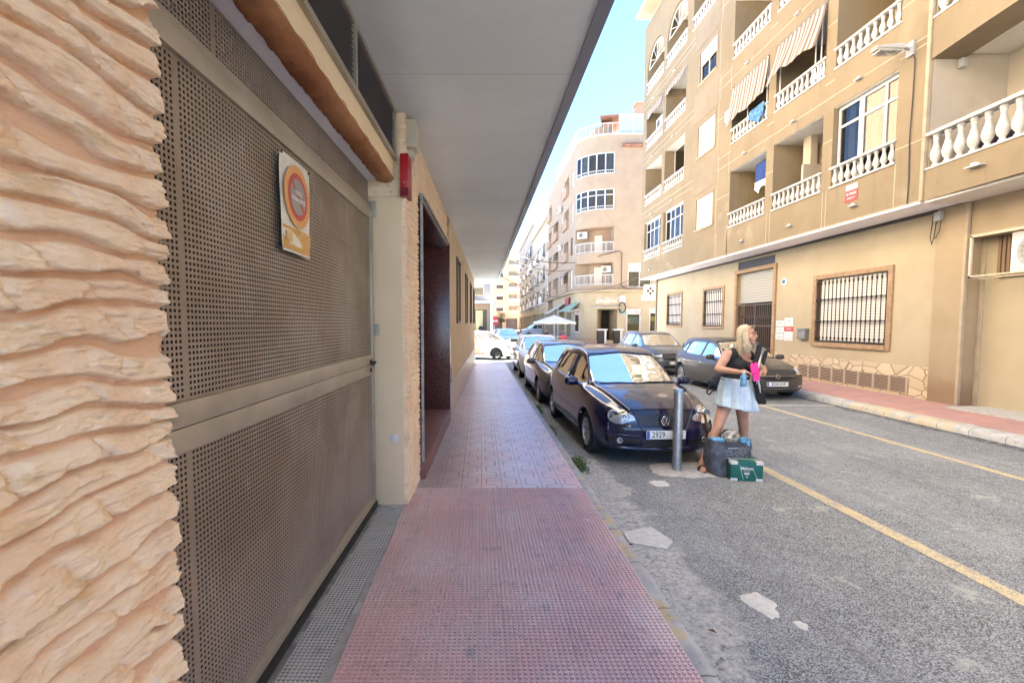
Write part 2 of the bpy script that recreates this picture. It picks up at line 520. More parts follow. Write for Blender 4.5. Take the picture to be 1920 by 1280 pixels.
struct('pavement', mb, ['studs', 'stud_side'])
mb = MB(); mb.box(-.72, 1.0, 4.394, 18.9, -.05, SW - .001)
struct('pavement', mb, 'meander')
mb = MB()
W, F = studs(-1.0, -.72, .6, 3.98, .022, SW - .012, .006, .03)
mb.raw(W.tolist(), F.tolist()); mb.box(-1.06, -.673, -6, 4.388, -.05, SW - .012)
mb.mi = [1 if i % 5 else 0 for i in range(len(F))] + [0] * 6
lf(mb); struct('garage_threshold', mb, ['grey_studs', 'grey_stud_side'])
def blob(mb, cx, cy, rx, ry, z, seed, h=.004, n=40, amp=.35, rot=0):
    pts = []
    for k in range(n):
        a = 2 * PI * k / n; r = 1 + amp * (float(fbm(math.cos(a) * 1.7 + seed * 3.1 + 9, math.sin(a) * 1.7 + seed + 9, 4)) - .5) * 2
        x = math.cos(a) * rx * r; y = math.sin(a) * ry * r
        pts.append((cx + x * math.cos(rot) - y * math.sin(rot), cy + x * math.sin(rot) + y * math.cos(rot)))
    V = [(x, y, z) for x, y in pts] + [(cx + (x - cx) * .9, cy + (y - cy) * .9, z + h) for x, y in pts] + [(cx, cy, z + h)]
    F = [(i, (i + 1) % n, n + (i + 1) % n, n + i) for i in range(n)] + [(n + i, n + (i + 1) % n, 2 * n) for i in range(n)]
    mb.raw(V, F)
mb = MB(); blob(mb, -.735, 1.9, .05, 1.15, SW - .014, 3, .012, 60, .5); blob(mb, -.86, 3.92, .14, .07, SW - .014, 5, .02, 30, .5)
lf(mb); struct('garage_threshold', mb, 'cement', smooth=True)

def kerbmesh(x0, x1, y0, y1, z, step=.04, wob=.01, sgn=1):
    ys = np.arange(y0, y1, step); prof = [(0, -.004), (.35, 0), (.75, -.003), (.93, -.02), (1.0, -.05), (1.03, -.30)]
    Gv = np.zeros((len(ys), len(prof), 3))
    for k, (t, dz) in enumerate(prof):
        n1 = (fbm(ys * 5, ys * 0 + k * .7, 4) - .5); n2 = (fbm(ys * 3.3 + 40, ys * 0 + k * .5, 4) - .5)
        Gv[:, k, 0] = x0 + (x1 - x0) * t + (n1 * wob * 2.2 * (k > 1)); Gv[:, k, 1] = ys
        Gv[:, k, 2] = np.maximum(z + dz + n2 * wob * (1.6 if k > 1 else .6), -.02 if k == len(prof) - 1 else -1)
        if k == len(prof) - 1: Gv[:, k, 2] = -.02
    return Gv
mb = MB(); mb.grid(kerbmesh(1.0, 1.10, -6, 18.95, SW + .001), flip=True)
struct('kerb', mb, 'kerb', smooth='all')
mb = MB(); mb.grid(kerbmesh(7.85, 7.55, -6, 25.2, SW + .001, wob=.014))
struct('kerb', mb, 'kerb', smooth='all')
mb = MB(); mb.box(7.84, 11.2, -6, 25.2, -.05, SW); struct('pavement', mb, 'pavers')
mb = MB(); mb.box(6.6, 40, 35.3, 37.9, -.05, SW - .02); mb.box(6.6, 8.3, 37.9, 95, -.05, SW - .02); struct('pavement', mb, 'pavers')
mb = MB(); mb.box(-40, 1.6, 52, 60, -.05, SW - .02); mb.box(-60, 60, 104, 120, -.05, SW - .02); struct('pavement', mb, 'pavers')

# painted lines
def m_line(name, c):
    m = Mat(name); agg = m.vor(110, out='col'); n = m.noise(5, 6, .75)
    m.col(m.mix((agg * .5 + n * .9 + m.noise(1.1, 4, .6) * .25).ss(.82, 1.0), tuple(c), (.30, .29, .26))).set(rough=.8)
    m.bump(agg, .5, .004); return m.m
MT['yellow_line'] = m_line('worn_yellow_paint', (.58, .47, .27))
MT['white_line'] = m_line('worn_white_paint', (.62, .61, .57))
def line(mb, x0, y0, x1, y1, w, z=.004, step=.08):
    L = math.hypot(x1 - x0, y1 - y0); n = max(2, int(L / step)); dx, dy = (x1 - x0) / L, (y1 - y0) / L
    t = np.linspace(0, L, n); Gv = np.zeros((n, 2, 3))
    for k, sg in enumerate((-.5, .5)):
        e = (fbm(t * 9, t * 0 + k * 5, 3) - .5) * .022
        Gv[:, k, 0] = x0 + dx * t - dy * (sg * w + e); Gv[:, k, 1] = y0 + dy * t + dx * (sg * w + e); Gv[:, k, 2] = z
    mb.grid(Gv, flip=True)
mb = MB(); line(mb, 3.40, -2, 3.37, 5.7, .13); line(mb, 6.12, -2, 5.92, 10.6, .11); struct('road_marking', mb, 'yellow_line')
mb = MB(); line(mb, 5.95, 9.62, 7.45, 9.58, .09, .0042); line(mb, 3.37, 6.0, 3.3, 17, .08, .0042); struct('road_marking', mb, 'white_line')
mb = MB(); blob(mb, 2.45, 5.32, .48, .30, .001, 2, .010); struct('cement_patch', mb, 'cement', smooth=True)
mb = MB(); blob(mb, 1.72, 2.72, .085, .14, .001, 8, .006, amp=.7); blob(mb, 1.83, 2.52, .035, .04, .001, 4, .006); struct('cement_patch', mb, 'plaster_patch', smooth=True)
mb = MB(); blob(mb, 1.92, 4.86, .10, .09, .001, 6, .008, amp=.4); struct('cement_patch', mb, 'plaster_patch', smooth=True)
mb = MB()
for i in range(4): blob(mb, 1.25 + i * .07, 4.0 + i * .27, .07 + .05 * (i % 3), .04 + .02 * (i % 2), .0006 + i * .0004, i + 20, .002, 60, .62, .4)
struct('cement_patch', mb, 'cement', smooth=True)
mb = MB(); mb.prism([(1.17, 3.68), (1.44, 3.78), (1.52, 3.52), (1.42, 3.40), (1.17, 3.50)], .002, .012)
solo('flat_stone_slab', mb, 'plaster_patch', 'pale broken slab lying in the gutter beside the studded pavement', 'slab', loc=(1.3, 3.6, 0))
mb = MB(); mb.prism([(1.72, 1.98), (1.80, 1.96), (1.84, 2.03), (1.78, 2.06)], .004, .006)
solo('paper_scrap', mb, flat('blue_paper', (.25, .5, .62), .6), 'small pale blue paper scrap on the asphalt at the bottom edge', 'litter', loc=(1.78, 2.0, 0))
for i, (x, y, L) in enumerate([(1.16, 3.45, 'small brown dry leaf in the gutter at the near corner of the broken slab'), (1.13, 3.60, 'small brown dry leaf between kerb and broken slab, the farther of the two'), (1.20, 2.28, 'dark crumpled leaf on the worn kerb nearest the camera')]):
    mb = MB(); mb.raw([(-.025, 0, 0), (0, .012, .012), (.03, 0, .004), (0, -.014, .010), (0, 0, .004)], [(0, 4, 1), (1, 4, 2), (2, 4, 3), (3, 4, 0)])
    o = solo('dry_leaf', mb, flat('dry_leaf', (.12, .05, .02), .8), L, 'leaf', group='dry leaves along the left kerb'); o.location = (x, y, .012 if i < 2 else .13); o.rotation_euler = (0, 0, i * 1.3)
# weeds by the blue car's wheel
def weeds(cx, cy, n, h, seed, rx=.06, ry=.22):
    r = random.Random(seed); mb = MB()
    for i in range(n):
        x = cx + r.gauss(0, rx * .5); y = cy + r.gauss(0, ry * .5); a = r.random() * 6.28; b = r.uniform(.2, 1.0); L = h * r.uniform(.4, 1)
        w = r.uniform(.0025, .005); px, py = -math.sin(a) * w, math.cos(a) * w; V = []
        for k in range(5):
            t = k / 4; d = L * b * t * t * .8; z = L * t * (1 - .35 * b * t)
            ww = (1 - t * .85); V += [(x + math.cos(a) * d + px * ww, y + math.sin(a) * d + py * ww, z), (x + math.cos(a) * d - px * ww, y + math.sin(a) * d - py * ww, z)]
        mb.raw(V, [(2 * k, 2 * k + 1, 2 * k + 3, 2 * k + 2) for k in range(4)])
        if r.random() < .7:
            for q in range(3):
                t = r.uniform(.4, 1); d = L * b * t * t * .8; z = L * t * (1 - .35 * b * t); p = Vector((x + math.cos(a) * d, y + math.sin(a) * d, z)); s = r.uniform(.006, .014)
                e = Vector((r.gauss(0, 1), r.gauss(0, 1), r.gauss(0, .6))).normalized(); f = e.cross(Vector((r.gauss(0, 1), r.gauss(0, 1), r.gauss(0, 1)))).normalized()
                mb.raw([p, p + e * s + f * s * .5, p + e * s * 2, p + e * s - f * s * .5], [(0, 1, 2, 3)])
    return mb
mlw = Mat('weed_leaf'); mlw.col(mlw.mix(mlw.noise(60, 2).ss(.3, .7), (.05, .11, .025), (.16, .22, .07))).set(rough=.6)
MT['weed'] = mlw.m
solo('weed_tuft', weeds(1.20, 5.45, 330, .13, 1), 'weed', 'tuft of green weeds at the kerb beside the front wheel of the blue car', 'weed', loc=(1.17, 5.5, 0))
solo('weed_tuft', weeds(1.15, 9.0, 170, .11, 2, .05, .3), 'weed', 'small weeds at the kerb beside the front corner of the dark grey car', 'weed', loc=(1.15, 9.1, 0))
solo('weed_tuft', weeds(1.15, 7.3, 90, .08, 5, .04, .3), 'weed', 'sparse weeds in the gutter beside the rear door of the blue car', 'weed', loc=(1.15, 7.3, 0))

# bollard
b = thing('bollard', 'round grey steel bollard with blue top band standing in front of the blue car', 'bollard', (2.30, 5.29, 0))
mb = MB(); mb.lathe([(0.052, 0), (.052, .955), (.050, .965), (.0, .965)], 28); part('post', mb, 'steel', b, smooth=True, world=False)
mb = MB(); mb.lathe([(.0545, .925), (.0545, .958), (.052, .968), (0, .969)], 28); part('cap', mb, flat('faded_blue_band', (.28, .38, .48), .5, .4, var=.3, vs=40), b, smooth=True, world=False)
# ================================================================= LEFT BUILDING
def m_stone():
    m = Mat('pink_ledge_stone')
    n = m.noise(7, 6, .6); v = m.noise(60, 5, .7, stretch=(1, .35, 1.6)); f = m.noise(260, 3)
    c = m.mix(n.ss(.3, .7), (.84, .60, .39), (.92, .75, .55))
    c = m.mix(m.noise(15, 4, .6, stretch=(1, .5, 2)).ss(.55, .75), c, (.70, .53, .31))
    c = m.mix(v.ss(.60, .78) * .7, c, (.46, .25, .13)); c = m.mix((m.noise(45, 5, .75, stretch=(1, .3, 2.2)).ss(.6, .7)) * .5, c, (.52, .32, .2))
    c = m.mix(m.noise(4, 5, .7).ss(.6, .75) * .5, c, (.72, .42, .30))
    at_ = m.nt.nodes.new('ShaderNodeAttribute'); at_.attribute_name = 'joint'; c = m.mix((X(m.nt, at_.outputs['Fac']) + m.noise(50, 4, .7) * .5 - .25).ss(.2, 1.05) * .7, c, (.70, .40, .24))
    m.col(c).set(rough=.92); m.bump(v + f * .5 + m.noise(120, 4, .7, stretch=(1, .5, 1.3)) * .8, .8, .004)
    return m.m
MT['stone'] = m_stone()
def m_stucco(name, a, b, bs=.4, bsc=90, dirt=.0, stain=(.2, .14, .08)):
    m = Mat(name)
    c = m.mix(m.noise(1.1, 5, .6).ss(.3, .7), tuple(a), tuple(b))
    c = m.mix(m.noise(3, 6, .7, stretch=(1, 1, .25)).ss(.55, .8) * .35, c, tuple(q * .72 for q in a))
    if dirt:
        low = (m.z * -1 + dirt + m.noise(2.5, 5, .7) * .5).ss(.25, .7)
        c = m.mix(low * .55, c, stain)
    m.col(c).set(rough=.9); m.bump(m.noise(bsc, 4, .6), bs, .006)
    return m.m
MT['yellow_plaster'] = m_stucco('yellow_plaster', (.78, .61, .38), (.84, .68, .45), .5, 60)
MT['left_wall'] = m_stucco('cream_wall', (.66, .52, .34), (.60, .46, .29), .3, 60)
MT['soffit'] = m_stucco('grey_render', (.86, .865, .89), (.90, .905, .93), .2, 40)
MT['brown_render'] = m_stucco('rough_brown_render', (.30, .11, .04), (.50, .26, .12), 1.0, 26)
def m_gate():
    m = Mat('bronze_gate')
    c = m.mix(m.noise(1.6, 5, .6).ss(.35, .7), (.28, .22, .165), (.39, .33, .27))
    c = m.mix(m.noise(6, 5, .7, stretch=(1, 1, .3)).ss(.58, .72) * .55, c, (.46, .43, .42))
    c = m.mix((m.z * -1 + 1.0 + m.noise(2, 4) * .4).ss(.2, .9) * .35, c, (.40, .37, .38))
    m.col(c).set(rough=.5, metal=.35); m.bump(m.noise(35, 3), .08, .003)
    return m.m
MT['gate'] = m_gate()
MT['gate_frame'] = flat('bronze_frame', (.42, .375, .30), .42, .4, var=.12, vs=5)
MT['gate_void'] = flat('garage_dark', (.03, .02, .016), .9)
MT['dirty_metal'] = flat('pale_sill_metal', (.34, .35, .34), .5, .5, var=.25, vs=12)
def m_granite():
    m = Mat('red_granite'); v = m.vor(160, out='col'); w_ = m.vor(70, out='col')
    c = m.mix(v.ss(.2, .9), (.055, .014, .012), (.17, .06, .045)); c = m.mix(w_.gt(.8) * .7, c, (.025, .015, .015))
    m.col(c).set(rough=.22); return m.m
MT['granite'] = m_granite()
MT['granite_pink'] = flat('worn_granite_step', (.22, .10, .085), .45, var=.25, vs=30)
def m_dado():
    m = Mat('marble_dado'); n = m.noise(5, 6, .7)
    c = m.mix(n.ss(.35, .65), (.50, .38, .27), (.62, .50, .38)); j = ((m.y / .4).fr() - .5).ab().gt(.49)
    c = m.mix(j * .6, c, (.25, .18, .13)); m.col(c).set(rough=.4); return m.m
MT['dado'] = m_dado()

LX = -.728
def ledge(yv, zv, seed, ch, depth, ln, rr=1.0):
    """ledge-stone relief height at (y,z)"""
    wob = (fbm(yv * 2.6 + seed, zv * 5.5, 3) - .5) * ch * 3.0 + (fbm(yv * 9 + seed, zv * 16, 3) - .5) * ch * .22
    q = (zv + wob) / ch; k = np.floor(q).astype(int); f = q - k
    rk = _h[(k * 7 + seed) % 256, 11]; rl = _h[(k * 5 + seed) % 256, 37]
    L = ln * (.6 + 1.0 * rl)
    g = (yv + rk * 3.0 + .18 * ln * (fbm(yv * 7, zv * 24 + seed, 2) - .5) + (f - .5) * .05) / L; gi = np.floor(g).astype(int); g = g - gi
    pr = _h[(k * 13 + seed) % 256, (gi * 29) % 256]; pr2 = _h[(k * 3 + seed) % 256, (gi * 17 + 5) % 256]
    # each stone: sharp proud lower lip, face sloping back upwards to the bed joint
    j0 = .14 + .10 * pr2; ff = np.clip((f - j0) / (1 - j0), 0, 1); lean = (.35 + .5 * pr)
    prof = np.clip(ff / .06, 0, 1) ** .6 * np.clip((1 - ff) / .14, 0, 1) ** .7 * (1 - lean * .6 * ff)
    endt = np.clip(g / .10, 0, 1) ** .5 * np.clip((1 - g) / .08, 0, 1) ** .5
    rid = 1 - np.abs(fbm(yv * 6 + seed + f * 2, zv * 60, 4, .6) * 2 - 1)
    chip = np.abs(fbm(yv * 20 + 3, zv * 90 + seed, 4, .6) - .5) * 2
    step_ = np.clip((fbm(yv * 7 + seed, zv * 26, 3) - .5) * 22, -.5, .5)
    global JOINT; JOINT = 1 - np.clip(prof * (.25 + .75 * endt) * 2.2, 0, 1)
    h = depth * (.12 + .88 * prof * (.30 + .70 * endt) * (.65 + .35 * pr)) + depth * rr * (.30 * (rid - .6) + .34 * chip + .26 * step_ + .16 * np.abs(fbm(yv * 34, zv * 190, 3, .7) - .5)) * (.35 + .65 * prof)
    return h
BL = thing('terraced_building', 'building with stone cladding, garage gate and long grey concrete overhang above the pavement', 'building', (-1, 3, 0))
# near pillar
yy = np.concatenate([np.linspace(-1.8, .42, 60), np.arange(.4225, .9801, .0025)]); zz = np.concatenate([np.linspace(.1, .74, 40), np.arange(.7425, 2.62, .0025), np.linspace(2.63, 3.52, 60)])
Yg, Zg = np.meshgrid(yy, zz, indexing='ij'); Hh = ledge(Yg, Zg, 5, .060, .030, .22); JT = JOINT
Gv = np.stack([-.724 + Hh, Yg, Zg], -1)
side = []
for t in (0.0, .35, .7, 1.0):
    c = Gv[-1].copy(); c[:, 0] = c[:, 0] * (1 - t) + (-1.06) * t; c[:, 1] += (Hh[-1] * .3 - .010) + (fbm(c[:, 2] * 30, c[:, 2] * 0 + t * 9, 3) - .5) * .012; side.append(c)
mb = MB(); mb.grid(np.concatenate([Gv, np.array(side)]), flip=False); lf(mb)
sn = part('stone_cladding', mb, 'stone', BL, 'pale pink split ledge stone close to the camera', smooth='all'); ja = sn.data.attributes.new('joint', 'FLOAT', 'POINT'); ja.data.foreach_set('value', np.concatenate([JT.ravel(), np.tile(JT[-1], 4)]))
# far stone strip around the doorway
for (y0, y1, z0, z1) in ((3.965, 4.63, .12, 3.0), (3.965, 7.9, 3.0, 3.50)):
    yy = np.arange(y0, y1 + .001, .008); zz = np.arange(z0, z1 + .001, .008)
    Yg, Zg = np.meshgrid(yy, zz, indexing='ij'); Hh = ledge(Yg, Zg, 9, .047, .022, .14)
    Gv = np.stack([-.758 + Hh, Yg, Zg], -1)
    c0 = Gv[0].copy(); c0[:, 0] = -.80; Gv = np.concatenate([c0[None], Gv]); c1 = Gv[-1].copy(); c1[:, 0] = -.76; Gv = np.concatenate([Gv, c1[None]])
    if z1 == 3.5: c2 = Gv[:, 0].copy(); c2[:, 0] = -.76; Gv = np.concatenate([c2[:, None], Gv], 1)
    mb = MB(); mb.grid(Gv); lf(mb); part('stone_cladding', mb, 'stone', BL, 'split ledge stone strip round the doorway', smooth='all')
# wall body: boxes behind the faces
mb = MB()
mb.box(-1.6, -.76, -1.8, .955, .05, 3.5); lf(mb); part('pier', mb, 'yellow_plaster', BL); mb = MB()
mb.box(-1.9, -.752, 3.975, 4.62, .05, 3.5)       # pier between gate and door (cladding in front is proud)
mb.box(-1.9, -.753, 4.62, 7.9, 3.005, 3.5)
lf(mb); part('pier', mb, 'yellow_plaster', BL)
mb = MB(); mb.bbox(-1.06, -.775, 3.955, 3.99, .10, 2.80, .006); mb.bbox(-1.07, -.765, 3.945, 4.0, 2.80, 2.935, .006)
for (x, z) in ((-.98, 2.89), (-.88, 2.89), (-.99, 2.84), (-.86, 2.84)): mb.lathe([(.012, 0), (.008, .012), (0, .014)], 8, Matrix.Translation((x, 3.944, z)) @ Matrix.Rotation(R(90), 4, 'X'))
lf(mb); part('pilaster', mb, 'yellow_plaster', BL, smooth=True)
# lintel beam
ys = np.arange(-1.8, 3.955, .02)
mb = MB(); prof = [(-.985, 2.955), (-.975, 2.93), (-.94, 2.92), (-.90, 2.918), (-.86, 2.925), (-.832, 2.95)]
Gv = np.zeros((len(ys), len(prof), 3))
for k, (x, z) in enumerate(prof):
    a = (fbm(ys * 8, ys * 0 + k * 1.7, 4) - .5); Gv[:, k] = np.stack([x + a * .018 * (k > 0), ys, z - np.abs(fbm(ys * 16, ys * 0 + k * 3.1, 4) - .5) * .05 * (0 < k < 5) + (k == 5) * a * .03], -1)
mb.grid(Gv, flip=True); lf(mb); part('lintel_soffit', mb, 'brown_render', BL, smooth='all')
mb = MB(); mb.box(-1.3, -.832, -1.8, 3.955, 2.95, 3.085); lf(mb); part('lintel_beam', mb, 'yellow_plaster', BL)
mb = MB(); mb.box(-1.32, -.975, -1.8, 3.955, 2.935, 2.949); lf(mb); part('gate_ceiling', mb, 'soffit', BL)
# louvre vent above the beam
lv = MB(); y0, y1, z0, z1 = -1.8, 3.93, 3.086, 3.50
mbf = MB()
mbf.box(-.86, -.805, y0, y1, z0, z0 + .035); mbf.box(-.86, -.805, y0, y1, z1 - .03, z1 - .001)
for y in (.6, 1.65, 2.78, 3.87): mbf.box(-.855, -.803, y, y + .03, z0 + .035, z1 - .03)
lf(mbf); vo = part('ventilation_louvre', mbf, 'gate_frame', BL)
for i in range(11):
    z = z0 + .045 + i * .0315
    lv.raw([(-.855, y0, z + .014), (-.815, y0, z), (-.815, y1 - .03, z), (-.855, y1 - .03, z + .014)], [(0, 1, 2, 3)])
lf(lv); part('louvre_blades', lv, flat('dark_louvre', (.34, .32, .30), .4), vo)
mb = MB(); mb.box(-.97, -.87, y0, y1, z0, z1 - .002); lf(mb); part('vent_void', mb, 'dark', vo)
# soffit slab and the storeys over it
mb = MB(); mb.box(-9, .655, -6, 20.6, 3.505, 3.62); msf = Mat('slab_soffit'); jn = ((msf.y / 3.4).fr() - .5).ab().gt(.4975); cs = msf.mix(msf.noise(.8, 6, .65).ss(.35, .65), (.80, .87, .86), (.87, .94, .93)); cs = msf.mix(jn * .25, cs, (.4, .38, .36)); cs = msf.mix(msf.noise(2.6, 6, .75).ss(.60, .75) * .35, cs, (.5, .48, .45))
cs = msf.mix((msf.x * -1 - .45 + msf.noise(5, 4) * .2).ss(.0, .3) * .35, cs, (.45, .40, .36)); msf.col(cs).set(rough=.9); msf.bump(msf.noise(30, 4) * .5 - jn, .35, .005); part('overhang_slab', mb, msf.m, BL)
mb = MB(); mb.box(.655, .735, -6, 20.6, 3.485, 3.75); part('drip_edge', mb, flat('bluish_grey_edge', (.27, .29, .33), .6), BL)
hs = []
for k in range(3):
    for q in range(7): hs.append((q * 3.7 + .9, q * 3.7 + 2.5, 4.5 + k * 2.9, 5.9 + k * 2.9, .2))
mb = MB(); wallgrid(mb, [(.70, -6), (.70, 20.5)], 3.74, 12.6, hs, mi=0, miback=1)
mb.box(-9, .69, 20.45, 20.49, 3.63, 12.6, 0); mb.box(-9, .69, -6, -5.97, 3.63, 12.6, 0); mb.box(-9, .7, -6, 20.5, 12.6, 12.7, 0)
part('upper_wall', mb, [m_stucco('upper_cream', (.74, .66, .54), (.70, .61, .49), .2, 20), 'dark'], BL)
mb = MB(); mb.bbox(.70, .86, 18.35, 18.6, 6.85, 7.05, .02)
# gate
GP = -1.03
gt = thing('garage_gate', 'large brown perforated metal garage gate with a solid transom above', 'gate', lp(-1.03, 2.4, .12))
def perf(y0, y1, z0, z1, p, hole, x, th=.002):
    ny = int(round((y1 - y0) / p)); nz = int(round((z1 - z0) / p)); py = (y1 - y0) / ny; pz = (z1 - z0) / nz
    V = []; F = []
    Y0, Z0 = np.meshgrid(np.arange(ny), np.arange(nz), indexing='ij'); Y0 = y0 + Y0.ravel() * py; Z0 = z0 + Z0.ravel() * pz; n = len(Y0)
    W = np.zeros((n, 12, 3)); a = (py - hole) / 2; b = (pz - hole) / 2
    o = [(0, 0), (py, 0), (py, pz), (0, pz)]; i_ = [(a, b), (py - a, b), (py - a, pz - b), (a, pz - b)]
    for k in range(4):
        W[:, k] = np.stack([np.full(n, x), Y0 + o[k][0], Z0 + o[k][1]], -1)
        W[:, 4 + k] = np.stack([np.full(n, x), Y0 + i_[k][0], Z0 + i_[k][1]], -1)
        W[:, 8 + k] = np.stack([np.full(n, x - th), Y0 + i_[k][0], Z0 + i_[k][1]], -1)
    f = np.array([(k, (k + 1) % 4, 4 + (k + 1) % 4, 4 + k) for k in range(4)] + [(4 + k, 4 + (k + 1) % 4, 8 + (k + 1) % 4, 8 + k) for k in range(4)])
    return W.reshape(-1, 3).tolist(), (np.arange(n)[:, None, None] * 12 + f[None]).reshape(-1, 4).tolist()
GY0, GY1 = .75, 3.93
def panel(z0, z1, seams, nm, lab, x=GP - .006, p=.0205, hole=.0108, y0=GY0, y1=GY1 - .05):
    mb = MB(); ed = [y0] + seams + [y1]
    for a, b_ in zip(ed, ed[1:]):
        v, f = perf(a + .012, b_ - .012, z0 + .008, z1 - .008, p, hole, x); mb.raw(v, f)
        for (q0, q1, r0, r1) in ((a, a + .012, z0, z1), (b_ - .012, b_, z0, z1), (a + .012, b_ - .012, z0, z0 + .008), (a + .012, b_ - .012, z1 - .008, z1)):
            mb.raw([(x, q0, r0), (x, q1, r0), (x, q1, r1), (x, q0, r1)], [(0, 1, 2, 3)])
    lf(mb); return part(nm, mb, 'gate', gt, lab)
panel(1.46, 2.595, [1.52], 'perforated_panel', 'upper perforated panel')
panel(.235, 1.295, [1.52], 'perforated_panel', 'lower perforated panel')
panel(2.725, 2.93, [1.78, 2.86], 'perforated_panel', 'narrow perforated transom', x=GP - .03, y1=3.95, p=.019, hole=.011)
mb = MB()
mb.bbox(GP - .03, GP + .012, GY0, GY1, 2.595, 2.668, .004)     # top rail
mb.bbox(GP - .05, GP - .012, GY0, 3.952, 2.682, 2.725, .004)     # transom rail
mb.bbox(GP - .03, GP + .014, GY0, GY1, 1.38, 1.462, .003); mb.bbox(GP - .03, GP + .010, GY0, GY1, 1.292, 1.376, .003)
mb.bbox(GP - .03, GP + .012, GY1 - .05, GY1, .15, 2.60, .004)
mb.bbox(GP - .03, GP + .012, GY0, GY1 - .05, .17, .238, .004)
lf(mb); part('gate_frame', mb, 'gate_frame', gt, smooth=True)
mb = MB(); mb.bbox(GP - .02, GP + .022, GY0, GY1 + .005, .116, .168, .004); lf(mb); part('rubber_seal', mb, 'rubber', gt, smooth=True)
mb = MB(); mb.bbox(GP - .06, GP - .035, GY0, 3.952, 2.668, 2.684, .002)
mb.box(GP - .05, GP - .01, GY1 + .003, 3.952, .11, 2.68); lf(mb); part('gap_strip', mb, 'dark', gt)
mb = MB(); mb.bbox(GP - .02, GP + .04, 3.935, 3.954, 2.63, 2.76, .003); lf(mb); part('hinge', mb, 'gate_frame', gt, smooth=True); mb = MB(); mb.bbox(GP + .0, GP + .055, 3.940, 3.954, 1.62, 1.72, .003); lf(mb); part('hinge', mb, 'gate_frame', gt, smooth=True)
mb = MB(); mb.tube([lp(GP + .012, 3.80, 1.40), lp(GP + .05, 3.80, 1.40), lp(GP + .055, 3.80, 1.40), lp(GP + .055, 3.70, 1.385)], .009, 8); mb.lathe([(.024, 0), (.022, .008), (0, .009)], 14, Matrix.Translation(lp(GP + .014, 3.80, 1.40)) @ Matrix.Rotation(R(90), 4, 'Y'))
mb.lathe([(.018, 0), (.016, .008), (0, .009)], 14, Matrix.Translation(lp(GP + .014, 3.80, 1.335)) @ Matrix.Rotation(R(90), 4, 'Y')); part('handle', mb, 'black', gt, smooth=True)
mb = MB(); mb.box(-1.6, -1.25, .2, 3.95, .05, 2.98); lf(mb); part('garage_interior', mb, 'gate_void', BL)
mb = MB(); mb.box(GP - .02, GP + .05, GY0, 3.95, .1, .114); lf(mb); part('gate_sill', mb, 'dirty_metal', BL)
mb = MB(); mb.bbox(GP - .02, GP + .06, 3.93, 3.98, .1, .14, .004); lf(mb)

# vado sign
sx = GP + .016
sg = thing('no_parking_sign', 'curled white sign with orange and red ring reading VADO PERMANENTE fixed to the perforated gate', 'sign', lp(sx, 2.38, 2.08))
def sheet(y0, y1, z0, z1, x, amp, n=16):
    Gs = np.zeros((n, n, 3))
    for i in range(n):
        for j in range(n):
            u = i / (n - 1); v = j / (n - 1); Gs[i, j] = (x + amp * (math.sin(u * 3.1) * .5 + ((abs(v - .5) * 2) ** 4) * (1 - u) + .4 * math.sin(v * 5 + u * 4)), y0 + u * (y1 - y0), z0 + v * (z1 - z0))
    return Gs
S0, S1, SZ0, SZ1 = 2.195, 2.545, 2.075, 2.545
mb = MB(); mb.grid(sheet(S0, S1, SZ0, SZ1, sx + .004, .008)); lf(mb)
part('board', mb, flat('aged_white_sheet', (.74, .71, .60), .5, var=.08, vs=12), sg, smooth='all')
cy, cz = (S0 + S1) / 2, SZ1 - .18
def ring(r0, r1, x, mat, nm, n=48):
    mb = MB(); V = []
    for k in range(n):
        a = 2 * PI * k / n
        for r in (r0, r1): V.append((x, cy + r * math.cos(a), cz + r * math.sin(a)))
    mb.raw(V, [(2 * k, 2 * k + 1, (2 * k + 3) % (2 * n), (2 * k + 2) % (2 * n)) for k in range(n)]); lf(mb); return part(nm, mb, mat, sg)
ring(.115, .155, sx + .0165, flat('orange_ring', (.72, .36, .12), .5), 'orange_ring')
ring(.088, .117, sx + .0175, flat('red_ring', (.55, .09, .06), .5), 'red_ring')
mb = MB(); V = [(sx + .0185, cy + .09 * math.cos(2 * PI * k / 40), cz + .09 * math.sin(2 * PI * k / 40)) for k in range(40)]; mb.raw(V, [tuple(range(40))]); lf(mb)
part('centre', mb, flat('grey_disc', (.33, .31, .28), .5), sg)
mb = MB(); d = .006; mb.raw([(sx + .0195, cy - .064 - d, cz + .064 - d), (sx + .0195, cy + .064 - d, cz - .064 - d), (sx + .0195, cy + .064 + d, cz - .064 + d), (sx + .0195, cy - .064 + d, cz + .064 + d)], [(0, 1, 2, 3)]); lf(mb)
part('red_bar', mb, flat('red_bar', (.50, .08, .06), .5), sg)
mb = MB(); fm = frame_mat((sx + .021, cy, cz), (0, 1, 0), (0, 0, 1))
text_mb(mb, 'VADO', .030, frame_mat((sx + .021, cy, cz + .018), (0, 1, 0), (0, 0, 1)), .0004, bold=.0008); text_mb(mb, 'PERMANENTE', .0265, frame_mat((sx + .021, cy, cz - .016), (0, 1, 0), (0, 0, 1)), .0004, bold=.0008); lf(mb)
part('lettering', mb, flat('sign_white', (.75, .74, .68), .5), sg)
mb = MB(); mb.grid(sheet(S0 + .008, S1 - .012, SZ0 + .012, SZ0 + .125, sx + .008, .008)); lf(mb)
mo = Mat('orange_panel'); mo.col(mo.mix(mo.noise(26, 5, .7).ss(.45, .65), (.68, .36, .08), (.72, .55, .25))).set(rough=.5); part('orange_panel', mb, mo.m, sg, smooth='all')
mb = MB(); mb.box(sx + .016, sx + .018, S0 + .03, S0 + .10, SZ0 + .055, SZ0 + .10); mb.box(sx + .0185, sx + .0195, S0 + .037, S0 + .093, SZ0 + .061, SZ0 + .094); lf(mb); part('crest', mb, flat('pale_orange', (.72, .5, .2), .5), sg)
mb = MB()
